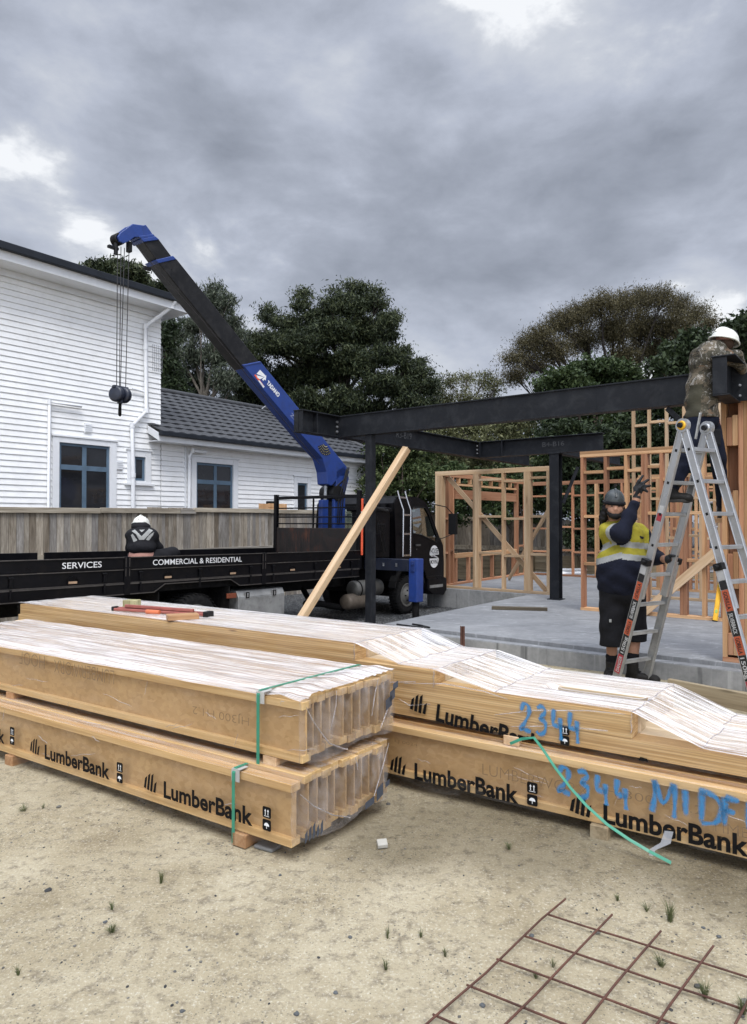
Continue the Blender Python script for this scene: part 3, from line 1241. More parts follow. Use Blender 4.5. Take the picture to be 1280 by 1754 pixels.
def lobes_px(spec, Y, depth=1.0, jit=.5):
    out = []
    for px, py, rp in spec:
        y = Y + random.uniform(-jit, jit) * depth
        c = at(px, py, y)
        out.append((c, rp * y / FPX))
    return out


L_DARK = leaf_mat('dark_conifer_leaf', (.0075, .012, .007), (.026, .038, .017), (.090, .104, .045), .12)
L_GUM = leaf_mat('grey_green_gum_leaf', (.026, .036, .024), (.062, .078, .052), (.13, .145, .10), .2)
L_BROWN = leaf_mat('brown_autumn_leaf', (.032, .029, .014), (.078, .068, .032), (.135, .115, .055), .25)
L_OLIVE = leaf_mat('pale_olive_leaf', (.045, .052, .024), (.115, .122, .055), (.20, .20, .10), .25)
L_SHRUB = leaf_mat('shrub_leaf', (.016, .028, .011), (.050, .074, .026), (.135, .165, .062), .22)
L_EVER = leaf_mat('dark_evergreen_leaf', (.007, .013, .006), (.021, .034, .014), (.055, .078, .032), .15)
L_MID = leaf_mat('mid_green_leaf', (.012, .024, .009), (.036, .058, .020), (.080, .108, .040), .2)

G_T = 'trees beyond the fences'
big = [(598, 525, 34), (572, 520, 24), (640, 520, 22), (622, 505, 14), (660, 545, 20), (520, 518, 14), (545, 545, 30), (500, 560, 34), (462, 545, 16), (440, 585, 26), (470, 590, 36), (432, 625, 30), (420, 660, 30), (405, 690, 26),
       (520, 590, 46), (570, 570, 44), (620, 570, 44), (655, 575, 28), (668, 552, 14), (660, 610, 32), (685, 612, 12), (610, 620, 52), (550, 635, 54), (490, 650, 46), (450, 680, 40), (520, 690, 46), (590, 690, 50), (650, 660, 38),
       (690, 665, 34), (715, 640, 22), (728, 665, 20), (700, 690, 30), (735, 690, 12), (640, 700, 34), (470, 720, 36), (560, 720, 40), (520, 503, 9), (512, 528, 10), (478, 548, 9), (448, 568, 10), (462, 532, 8), (572, 497, 10), (600, 491, 11), (618, 493, 10), (642, 499, 11), (652, 520, 9), (672, 541, 9), (688, 546, 7), (664, 560, 9), (690, 600, 9), (693, 618, 8), (700, 628, 11), (716, 622, 11), (735, 636, 10), (742, 655, 9), (736, 672, 10), (690, 640, 14), (700, 655, 16), (425, 600, 12), (412, 640, 12)]
lb = lobes_px(big, 25.7, .8, 1.0) + lobes_px([(a, b, c_ * .9) for a, b, c_ in big[::2]], 28.2, .8, 1.0)
lb = [(c, r * .84) for c, r in lb]
tree('conifer_tree', 'huge dark spreading conifer behind the tiled roof and the crane boom', (at(575, 900, 27).x, 27, -.4), lb, L_DARK, G_T, 210000, .14, .28, .6, 0, .5, BARK_DK, .30, .26, .35, per=90, twigs=3, shell=.5)
gum = [(365, 505, 22), (345, 525, 20), (385, 520, 20), (330, 560, 26), (365, 555, 28), (400, 560, 20), (300, 575, 18), (290, 610, 20), (330, 610, 30), (372, 610, 30), (405, 605, 16), (300, 650, 28), (345, 655, 26), (385, 650, 24), (285, 680, 24), (330, 690, 20), (390, 690, 20), (415, 575, 12)]
tree('gum_tree', 'slender grey green gum tree with drooping leaves beside the house corner', (at(350, 900, 24).x, 24, -.4), lobes_px(gum, 24, 1.2, .8), L_GUM, G_T, 30000, .16, .2, 1.0, .55, 0, BARK_PALE, .22, .14, .4, per=28, twigs=5, shell=.3)
gd = [(285, 560, 16), (282, 590, 14), (290, 630, 16), (300, 660, 18), (285, 690, 16), (310, 690, 18)]
tree('dark_tree', 'small dark tree hard against the two-storey house corner', (at(292, 900, 22).x, 22, -.4), lobes_px(gd, 22, .6, .4), L_EVER, G_T, 7000, .16, .3, 1.0, .3, 0, None, .25, .1, .4, per=28, twigs=3)
hb = [(165, 462, 16), (200, 462, 20), (225, 468, 18), (180, 472, 18), (238, 478, 10), (210, 480, 16), (268, 492, 8), (282, 494, 8), (150, 470, 10)]
tree('pine_tree', 'dark pine top showing above the white house roof', (at(200, 900, 34).x, 34, -.5), lobes_px(hb, 34, 1.0, .8), L_DARK, G_T, 15000, .30, .25, .7, 0, .4, None, .34, .3, .6, per=40, twigs=3)
br = [(905, 590, 26), (880, 615, 20), (925, 575, 22), (960, 555, 30), (995, 540, 30), (1030, 525, 30), (1065, 520, 26), (1100, 512, 26), (1135, 508, 24), (1165, 525, 24), (1195, 540, 22), (1215, 555, 16), (1150, 560, 36), (1100, 560, 38), (1050, 565, 38),
      (1000, 585, 34), (950, 600, 30), (915, 625, 26), (880, 645, 20), (1180, 580, 26), (1120, 600, 34), (1070, 610, 30), (1150, 615, 26)]
tree('bare_tree', 'wide brown thin-leaved tree behind the steel beam with fine upswept twigs', (at(1060, 900, 27).x, 27, -.4), [(c, r_ * .95) for c, r_ in lobes_px(br, 27, 1.5, 1.0)], L_BROWN, G_T, 120000, .095, .24, .85, 0, .55, BARK_DK, .34, .17, .28, per=26, twigs=18, shell=.3)
sp = [(745, 668, 14), (770, 655, 16), (800, 650, 18), (830, 650, 18), (850, 660, 14), (760, 690, 22), (800, 685, 24), (840, 685, 20), (720, 690, 14)]
tree('sparse_tree', 'thin pale olive tree low on the skyline right of the big conifer', (at(800, 900, 30).x, 30, -.5), lobes_px(sp, 30, 1, .8), L_OLIVE, G_T, 7000, .13, .3, .9, 0, .5, BARK_PALE, .34, .12, .5, per=18, twigs=16, shell=.3)
md = [(960, 650, 26), (1000, 635, 26), (1035, 632, 26), (1070, 645, 26), (1095, 665, 20), (940, 670, 26), (985, 670, 34), (1035, 670, 36), (1080, 690, 30), (950, 700, 34), (1010, 710, 40), (1070, 725, 36)]
tree('round_tree', 'rounded mid green tree in front of the brown tree above the beam', (at(1020, 900, 22).x, 22, -.4), lobes_px(md, 22, 1.2, .8), L_MID, G_T, 30000, .13, .5, .8, 0, 0, None, .24, .2, .35, per=45)
rt = [(1160, 600, 26), (1190, 585, 24), (1220, 600, 30), (1255, 570, 24), (1285, 555, 26), (1310, 560, 34), (1270, 605, 34), (1200, 640, 36), (1160, 645, 30), (1130, 630, 16), (1250, 650, 40), (1290, 660, 44), (1180, 690, 40), (1130, 690, 30), (1240, 700, 44), (1300, 720, 44)]
tree('dark_tree', 'dark leafy tree at the photo edge behind the man in camouflage', (at(1230, 900, 19).x, 19, -.4), lobes_px(rt, 19, 1.2, .8), L_EVER, G_T, 34000, .14, .5, .85, 0, 0, None, .24, .2, .35, per=45)

G_S = 'shrubs along the back boundary'
sh = [
    ('bushy_shrub', 'light green bushy shrub between the steel post and the cab roof', 20.5, [(650, 760, 30), (690, 745, 34), (720, 770, 34), (660, 800, 34), (700, 810, 36), (735, 820, 30), (640, 830, 26), (690, 850, 30), (730, 860, 26)], L_SHRUB, 17000, .10),
    ('bushy_shrub', 'yellow green shrub under the far steel beam above the framed wall', 21.5, [(760, 735, 30), (800, 725, 34), (840, 720, 34), (780, 770, 36), (830, 770, 36), (870, 730, 34), (900, 715, 30), (760, 800, 32), (880, 770, 34), (820, 810, 34)], L_OLIVE, 16000, .10),
    ('dark_hedge', 'dark evergreen hedge seen through the framed wall below the beam', 20.0, [(780, 820, 34), (830, 830, 36), (880, 820, 36), (930, 815, 36), (790, 865, 30), (850, 870, 32), (910, 865, 34), (950, 780, 34), (960, 850, 34)], L_MID, 16000, .11),
    ('dark_hedge', 'tall dark hedge behind the tall open studs', 19.0, [(960, 740, 36), (1010, 750, 36), (1060, 745, 36), (1110, 740, 36), (980, 800, 36), (1030, 810, 38), (1080, 800, 38), (1130, 800, 36), (1160, 750, 34), (1180, 810, 36)], L_EVER, 26000, .12),
    ('dark_hedge', 'dark hedge low behind the waving man and the framed wall', 18.5, [(970, 860, 30), (1010, 870, 34), (1060, 860, 34), (1110, 860, 34), (1160, 865, 34), (990, 915, 28), (1040, 920, 28), (1100, 915, 28), (1210, 850, 34), (1220, 800, 34)], L_EVER, 18000, .12),
]
for nm, lab, Y, spec, mt, nl, sz in sh:
    lo = lobes_px(spec, Y, .8, .6)
    cx = sum(c.x for c, _ in lo) / len(lo)
    tree(nm, lab, (cx, Y, -.4), lo, mt, G_S, nl, sz, .5, .95, 0, .1, None, .2, .08, .3, per=40, cat='shrub', shell=.45)
# far skyline beyond everything, so the land does not end at the fences
fl = []
for i in range(46):
    px = -260 + i * 40
    fl.append((at(px, 800 + random.uniform(-30, 40), 44 + random.uniform(-4, 4)), random.uniform(1.6, 2.6)))
base_ = Vector((0, 44, -.5))
ncl = 2600
pick = RNG.integers(0, len(fl), ncl)
dd = RNG.standard_normal((ncl, 3)); dd /= np.linalg.norm(dd, axis=1)[:, None]
PP = np.array([f[0][:] for f in fl])[pick] + dd * (np.array([f[1] for f in fl])[pick] * (.6 + .4 * RNG.random(ncl)))[:, None]
q = np.repeat(np.arange(ncl), 14)
CC = PP[q] + RNG.standard_normal((len(q), 3)) * .4
CC[:, 2] = np.maximum(CC[:, 2], -.3)
fo = leaves_mesh('far_woodland', CC, .55, .5, L_EVER, None, (0, 0, 0))
tag(fo, 'distant belt of dark woodland beyond the site', 'woodland', None, 'stuff')


# ------------------------------------------------------------------ steel portal frame
def ibeam(mb, p0, p1, h, b, tf=.014, tw_=.010, up=UP):
    p0, p1, up = Vector(p0), Vector(p1), Vector(up)
    mb.bar(p0 + up * (tf / 2), p1 + up * (tf / 2), b, tf, up)
    mb.bar(p0 + up * (h - tf / 2), p1 + up * (h - tf / 2), b, tf, up)
    mb.bar(p0 + up * h / 2, p1 + up * h / 2, tw_, h - 2 * tf - .0004, up)


BZ, BH = 2.815, .30


def bolts(mb, pts, n, r=.019):
    for p in pts:
        p = Vector(p)
        mb.cyl(p, p + n * .018, r, r, 6, 0, True, False)
        mb.cyl(p + n * .018, p + n * .03, r * .55, r * .5, 8)


def make_steel():
    r = thing('steel_portal', S(0, .57, -.2), 'black steel portal frame with a long beam crossing above the slab', 'steel frame')
    mb = MB()
    a, b = S(0, -.06, BZ), S(0, 7.2, BZ)
    # long front beam: flat boxed web towards the yard
    mb.bar(a + UP * BH / 2, b + UP * BH / 2, .012, BH - .03)
    mb.bar(a + UP * .0075 + U * .05, b + UP * .0075 + U * .05, .15, .015)
    mb.bar(a + UP * (BH - .0075) + U * .05, b + UP * (BH - .0075) + U * .05, .15, .015)
    for t in (tS(772, 0), tS(1021, 0), tS(582, 0) + .04):
        mb.frame_box(S(-.0085, t, BZ + .016), U * .002, -V * .012, UP * (BH - .032))
    mb.build('beam', [STEEL], r, None, .003, 1)
    mb = MB()
    ibeam(mb, S(-.80, 0, BZ), S(-.012, 0, BZ), BH, .165)
    for s in (-.50, -.79):
        mb.frame_box(S(s, -.08, BZ + .016), U * .012, -V * .16, UP * (BH - .032))
    mb.build('beam_stub', [STEEL], r, None, .002, 1)
    mb = MB()
    ibeam(mb, S(.13, 0, BZ), S(sS(907, 0), 0, BZ), BH, .165)
    mb.build('beam', [STEEL], r, None, .002, 1)
    mb = MB()
    ibeam(mb, S(4.1, .09, BZ), S(4.1, 2.40, BZ), BH, .165)
    mb.frame_box(S(4.01, .55, BZ + .016), U * .07, -V * .014, UP * (BH - .032))
    mb.frame_box(S(4.0, .10, BZ + .016), U * .18, -V * .014, UP * (BH - .032))
    mb.build('beam', [STEEL], r, None, .002, 1)
    mb = MB()
    ibeam(mb, S(4.19, 1.56, BZ), S(7.6, 1.56, BZ), .26, .15)
    mb.build('beam', [STEEL], r, None, .002, 1)
    mb = MB()
    mb.bar(S(0.05, .57, gz(*S(0, .57, 0)[:2]) - .05), S(.05, .57, BZ - .001), .108, .108, U)
    mb.build('post', [STEEL], r, None, .008, 2)
    mb = MB()
    p = S(4.1, 1.56, .25)
    for k in (-1, 1):
        mb.bar(p + U * (.077 * k), p + U * (.077 * k) + UP * (BZ - .262), .012, .17, V)
    mb.bar(p, p + UP * (BZ - .262), .142, .010, V)
    mb.frame_box(p - U * .12 + V * .12 - UP * 0.0, U * .24, -V * .24, UP * .014)
    mb.frame_box(p - U * .10 + V * .10 + UP * (BZ - .262), U * .20, -V * .20, UP * .012)
    mb.build('post', [STEEL], r, None, .002, 1)
    # welded stub column head that the man in camouflage leans over
    t5 = tS(1243, 0)
    mb = MB()
    o = S(-.60, tS(1222, -.60), BZ - .03)
    mb.frame_box(o, U * .012, -V * .12, UP * .335)
    mb.frame_box(o + U * .54, U * .012, -V * .22, UP * .335)
    mb.frame_box(o + U * .014 - V * .055, U * .522, -V * .011, UP * .335)
    mb.frame_box(o - U * .01 + V * .01 + UP * .337, U * .57, -V * .20, UP * .012)
    mb.frame_box(o + U * .0 + V * .0 - UP * .014, U * .56, -V * .14, UP * .012)
    mb.build('beam_stub', [STEEL], r, None, .002, 1)
    mb = MB()
    nU = -U
    bolts(mb, [S(-.009, tS(579, 0), BZ + z) for z in (.08, .15, .22)], nU)
    bolts(mb, [S(4.0, .06, BZ + z) for z in (.08, .15, .22)], nU, .016)
    bolts(mb, [o + U * .53 - V * (.14 + .06 * k) + UP * z for k, z in ((0, .15), (0, .05))], nU, .012)
    mb.build('bolts', [GALV], r)
    mb = MB()
    mb.bar(S(0.03, tS(1143, 0), BZ - .02), S(0.03, tS(1180, 0) + .05, BZ - .30), .05, .05)
    mb.bar(at(990, 800, 11.9), at(965, 862, 11.9), .05, .05)
    mb.build('strut', [STEEL], r, None, .002, 1)
    mb = MB()
    put_text(mb, 'R3-B19', S(1.35, .0835, BZ + .13), U, UP, .42, .10, 0, -.005)
    put_text(mb, 'B4-B16', S(4.016, 1.35, BZ + .12), -V, UP, .40, .08, 0, -.005)
    mb.build('chalk_mark', [plain('chalk_mark', (.040, .042, .046), .8)], r)


make_steel()


# ------------------------------------------------------------------ timber wall frames
def wall_frame(label, o, d, n, length, h, studs, nogs, mat=None, group='timber wall frames on the slab', depth=.09, top=2, stud_h=None, bottom=True, mats=None):
    """o: floor corner; d: along the wall; n: wall thickness direction; studs: (position, multiple)"""
    mat = mat or PINE
    r = thing('timber_wall_frame', o, label, 'wall frame', group)
    c = n * (depth / 2)
    z1 = h - .045 * top
    z0 = .045 if bottom else 0
    if bottom:
        board('bottom_plate', o + c + UP * .0225, o + c + UP * .0225 + d * length, depth, .045, n, mat, r)
    for k in range(top):
        e = .0 if k == 0 else random.uniform(-.01, .02)
        q = o + c + UP * (z1 + .0225 + .045 * k)
        board('top_plate', q + d * e, q + d * (length + e), depth, .045, n, mat, r)
    edges = []
    for k, st in enumerate(studs):
        a, mul = st[0], st[1]
        mt = mats[k % len(mats)] if mats else mat
        a0 = a - .0225 * mul
        for i in range(mul):
            q = o + c + d * (a0 + .0225 + .0455 * i)
            board('stud', q + UP * z0, q + UP * z1, depth, .044, n, mt, r)
        edges.append((a0, a0 + .0455 * mul))
    for z, i0, i1 in nogs:
        for i in range(i0, min(i1, len(edges) - 1)):
            zz = z + (.022 if i % 2 else -.022)
            a0, a1 = edges[i][1] + .001, edges[i + 1][0] - .001
            if a1 - a0 < .03:
                continue
            board('nog', o + c + d * a0 + UP * zz, o + c + d * a1 + UP * zz, depth - .006, .044, n, mat, r)
    return r


def brace(r, p0, p1, w=.09, t=.045, wdir=None, mat=None, name='brace'):
    return board(name, p0, p1, w, t, wdir or UP, mat or PINE_YEL, r)


SA = 4.70
oA = S(SA, -1.32, .25)
fa = lambda px: tS(px, SA) + 1.32
A = wall_frame('near timber wall frame beside the truck cab with a diagonal brace', oA, -V, U, 2.53, 2.40,
               [(.09, 4), (fa(815), 3), (fa(861), 1), (fa(903), 3), (fa(940), 2)], [(1.44, 1, 9), (.72, 1, 9), (2.17, 1, 9)], PINE_YEL, depth=.115)
brace(A, S(SA + .138, tS(768, SA + .138), .25 + 2.28), S(SA + .138, tS(936, SA + .138), .31), .09, .04, V)
g1 = gnd(872, 994, .25)
brace(A, g1 + UP * .03, at(943, 868, 13.7), .09, .04, UP)
oG = S(SA + .12, -1.32, .25)
Gw = wall_frame('pink framed side wall with a long lintel and a low sill behind the near frame', oG, U, -V, 4.15, 2.40,
                [(.05, 1), (.30, 2), (.48, 1), (3.6, 2), (4.1, 1)], [(1.44, 0, 2), (.72, 0, 2), (1.44, 3, 4), (.72, 3, 4)], PINE_PINK)
c0 = oG - V * .045
board('lintel', c0 + U * .56 + UP * 1.95, c0 + U * 3.52 + UP * 1.95, .2, .085, UP, PINE_PINK, Gw)
board('nog', c0 + U * .52 + UP * 2.16, c0 + U * 3.54 + UP * 2.16, .085, .044, V, PINE, Gw)
board('sill', c0 + U * .54 + UP * .62, c0 + U * 3.54 + UP * .62, .10, .09, UP, PINE, Gw)
for k in range(6):
    board('stud', c0 + U * (.62 + k * .56) + UP * .046, c0 + U * (.62 + k * .56) + UP * .568, .085, .044, V, PINE_PINK, Gw)
    board('stud', c0 + U * (.75 + k * .5) + UP * 2.19, c0 + U * (.75 + k * .5) + UP * 2.305, .085, .044, V, PINE, Gw)
oF = S(8.98, -1.3, .25)
F = wall_frame('far framed wall at the back of the slab seen right of the steel column', oF, -V, U, 8.2, 2.36,
               [(.05 + .6 * k, 1 if k % 3 else 2) for k in range(14)], [(1.2, 0, 99), (.62, 0, 99), (2.02, 0, 99)], PINE_PINK, mats=[PINE_PINK, PINE])
brace(F, S(8.9, .85, .25 + 1.85), S(8.9, 2.6, .25 + .5), .09, .04, UP)
SB = 2.95
oB = S(SB, tS(994, SB), .25)
fb = lambda px: tS(px, SB) - tS(994, SB)
B = wall_frame('pink timber wall frame standing behind the waving man', oB, -V, U, fb(1246), 2.45,
               [(.03, 1), (fb(1037), 1), (fb(1072), 1), (fb(1104), 2), (fb(1133), 1), (fb(1170), 2), (fb(1205), 1), (fb(1240), 2)],
               [(2.15, 0, 4), (1.47, 0, 99), (.74, 0, 2), (2.0, 4, 99), (.80, 4, 7)], PINE, depth=.14, mats=[PINE_PINK, PINE_PINK, PINE, PINE_PINK])
gb0, gb1 = S(SB - .05, tS(1104, SB), .30), S(SB - .05, tS(1236, SB), 0)
z_ = on_plane(1236, 938, S(SB - .05, 0, 0), -V)[1]
brace(B, gb0, Vector((gb1.x, gb1.y, z_)), .12, .04, UP, PINE_YEL)
SE = 5.3
oE = S(SE, tS(1078, SE), .25)
fe = lambda px: tS(px, SE) - tS(1078, SE)
zt = at(1120, 680, oE.y).z - .25
E_ = wall_frame('tall open stair wall of pale studs rising behind the other frames', oE, -V, U, fe(1240), zt,
                [(fe(1085), 1), (fe(1112), 1), (fe(1142), 1), (fe(1172), 1), (fe(1200), 1), (fe(1232), 1)], [(at(1120, 728, oE.y).z - .25, 0, 9), (2.35, 0, 9), (1.75, 0, 9), (1.1, 0, 9)], PINE_YEL)
oI = S(6.9, tS(1092, 6.9), .25)
fi = lambda px: tS(px, 6.9) - tS(1092, 6.9)
wall_frame('inner framed partition with closely spaced studs seen through the ladder', oI, -V, U, fi(1245), 2.3,
           [(fi(x), m) for x, m in ((1096, 2), (1112, 1), (1128, 2), (1150, 1), (1162, 1), (1180, 2), (1192, 1), (1212, 1), (1224, 1), (1240, 1))], [(2.0, 0, 9), (1.2, 0, 9), (.8, 4, 9)], PINE, mats=[PINE, PINE_PINK])
oJ = S(3.2, tS(1240, SB) + .15, .25)
wall_frame('short return wall frame running back from the end of the pink frame', oJ, U, -V, 3.4, 2.42,
           [(.03, 1), (.6, 1), (1.2, 1), (1.8, 2), (2.4, 1), (3.36, 1)], [(1.2, 0, 9)], PINE_PINK)
# right-hand frame on the slab edge: deep studs with packing blocks between
SD = .03
tD = tS(1236.5, SD)
oD = S(SD, tD, .25)
LEDGE = None
D_ = wall_frame('tall timber wall frame at the slab edge behind the ladder, blocks between its studs', oD, -V, U, 2.2, 2.61,
                [(.023, 1), (.172, 1), (.218, 1), (.31, 1), (.60, 2), (1.2, 1), (1.8, 1)], [], PINE_PINK, depth=.14, top=1, mats=[PINE, PINE_PINK])
cD = oD + U * .052
for z0, z1 in ((2.12, 2.40), (1.42, 1.66), (.72, 1.06), (.07, .28)):
    for k in range(2):
        q = cD - V * (.048 + .0245 + .05 * k)
        board('packing_block', q + UP * z0, q + UP * (z1 + (.02 if k else 0)), .10, .048, U, PINE if k else PINE_PINK, D_)
board('backing_board', oD + U * .125 - V * .097 + UP * .046, oD + U * .125 - V * .097 + UP * 2.56, .10, .02, V, PINE_PINK, D_)
board('backing_board', oD + U * .125 - V * .42 + UP * .046, oD + U * .125 - V * .42 + UP * 2.56, .28, .02, V, PINE_PINK, D_)
LEDGE = S(.22, tS(1236, .22), 1.66)
board('ledge_board', S(.225, tS(1222, .225), 1.637), S(.225, tS(1300, .225), 1.637), .16, .045, U, PINE, D_)
for z in (.3, 1.1, 1.25, 2.3):
    board('nog', oD + U * .06 - V * .335 + UP * z, oD + U * .06 - V * .575 + UP * z, .12, .044, U, PINE, D_)
board('top_plate', oD + U * .07 - V * .16 + UP * 2.634, oD + U * .07 - V * 2.2 + UP * 2.634, .14, .045, U, PINE_YEL, D_)


# ------------------------------------------------------------------ small things on and around the slab
def plank_thing(name, p0, p1, w, t, wdir, mat, label, cat, bevel=.004):
    o = board(name, p0, p1, w, t, wdir, mat, None, bevel)
    return tag(o, label, cat)


DARKW = wood('wet_dark_timber', [(.045, .035, .024), (.085, .068, .045), (.13, .105, .07)])
GREYW = wood('grey_form_timber', [(.20, .155, .095), (.29, .23, .145), (.36, .30, .20)])
plank_thing('scrap_board', S(2.2, 1.30, .275), S(2.56, 2.06, .275), .10, .048, U, DARKW, 'dark wet board lying flat on the slab in front of the near wall frame', 'board')
q0, q1 = gnd(1146, 1180, .09), gnd(1330, 1217, .09)
plank_thing('formwork_plank', q0, q1, .19, .045, UP, GREYW, 'long formwork plank on edge in front of the slab at the photo edge', 'plank')
# leaning timber, cut square, resting on the rear pack and against the steel post
b0 = at(520, 1062, 8.7)
b0.z = gz(b0.x, b0.y) + .03
b1 = at(697, 768, 9.15)
lp0 = at(516, 1066, 8.55)
plank_thing('loose_timber', at(486, 1108, 8.4), b1, .09, .09, V, PINE_YEL, 'long pale timber post leaning up against the black steel column', 'timber')
mb = MB()
p = S(.05, .57, 0)
pz = at(660, 868, 9.1)
mb.bar(Vector((p.x + .06, p.y - .03, pz.z)), Vector((p.x + .25, p.y - .05, pz.z - .05)), .03, .03)
mb.bar(Vector((p.x - .08, p.y - .075, pz.z - .02)), Vector((p.x + .08, p.y - .075, pz.z - .02)), .03, .05)
solo(mb, 'clamp', [BLACKPL], 'small black clamp holding the leaning timber to the steel column', 'clamp', None, None, None, .004)
mb = MB()
q = gnd(680, 1069.5, .262)
mb.tube([q, gnd(715, 1074, .262), gnd(733, 1074, .262)], .012, 6)
mb.tube([gnd(707, 1069, .262), gnd(722, 1071.5, .262), gnd(736, 1075, .262)], .013, 6)
solo(mb, 'steel_rods', [BLACKPL], 'two black rods lying on the slab corner near the steel column', 'rods')
mb = MB()
sp_ = gnd(793, 1128, .0)
for a, b, w, h in ((0, 0, .05, .012), (.022, .0, .006, .05)):
    mb.frame_box(Vector((sp_.x - w / 2 + a * 0, sp_.y + b, -.1)), (w, 0, 0), (0, .012, 0), (0, 0, at(793, 1073, sp_.y).z + .1))
mb.frame_box(Vector((sp_.x - .025, sp_.y + .0125, -.1)), (.008, 0, 0), (0, .035, 0), (0, 0, at(793, 1073, sp_.y).z + .1))
solo(mb, 'steel_stake', [RUST], 'rusty brown steel stake standing behind the shrink-wrapped pack', 'stake')

def make_level():
    p0 = gnd(1225, 1065, .25) + UP * .005
    p1 = at(1241, 948, p0.y + .16)
    d = (p1 - p0).normalized()
    r = thing('spirit_level', p0, 'yellow spirit level leaning against the frame beside the ladder', 'level')
    x = Vector((1, -.3, 0)); x = (x - d * x.dot(d)).normalized(); y = d.cross(x)
    L = (p1 - p0).length
    mb = MB()
    for k in (-1, 1):
        mb.bar(p0 + d * .012 + x * .028 * k, p1 - d * .012 + x * .028 * k, .024, .006, x)
    mb.bar(p0 + d * .012, p1 - d * .012, .006, .050, x)
    mb.build('body', [YELLOW], r, None, .001, 1)
    mb = MB()
    for a in (0, L - .012):
        mb.bar(p0 + d * a, p0 + d * (a + .0115), .026, .064, x)
    mb.build('end_cap', [BLACKPL], r, None, .002, 1)
    mb = MB()
    for a in (.12, .5, .85):
        mb.bar(p0 + d * (a * L), p0 + d * (a * L + .05), .012, .03, x)
    mb.build('vial', [plain('vial_green', (.35, .5, .12), .2)], r, None, .003, 1)
make_level()


# ------------------------------------------------------------------ articulated aluminium ladder
RH = Vector((.870, .494, 0))      # rung direction
EH = Vector((.494, -.870, 0))     # spread direction, towards the camera
NF = Vector((2.36, 6.65, .04))
HN = Vector((2.716, 6.022, 2.47))
RF = HN + (HN - NF) * 1.0
RF = Vector((HN.x + (HN.x - NF.x), HN.y + (HN.y - NF.y), .04))


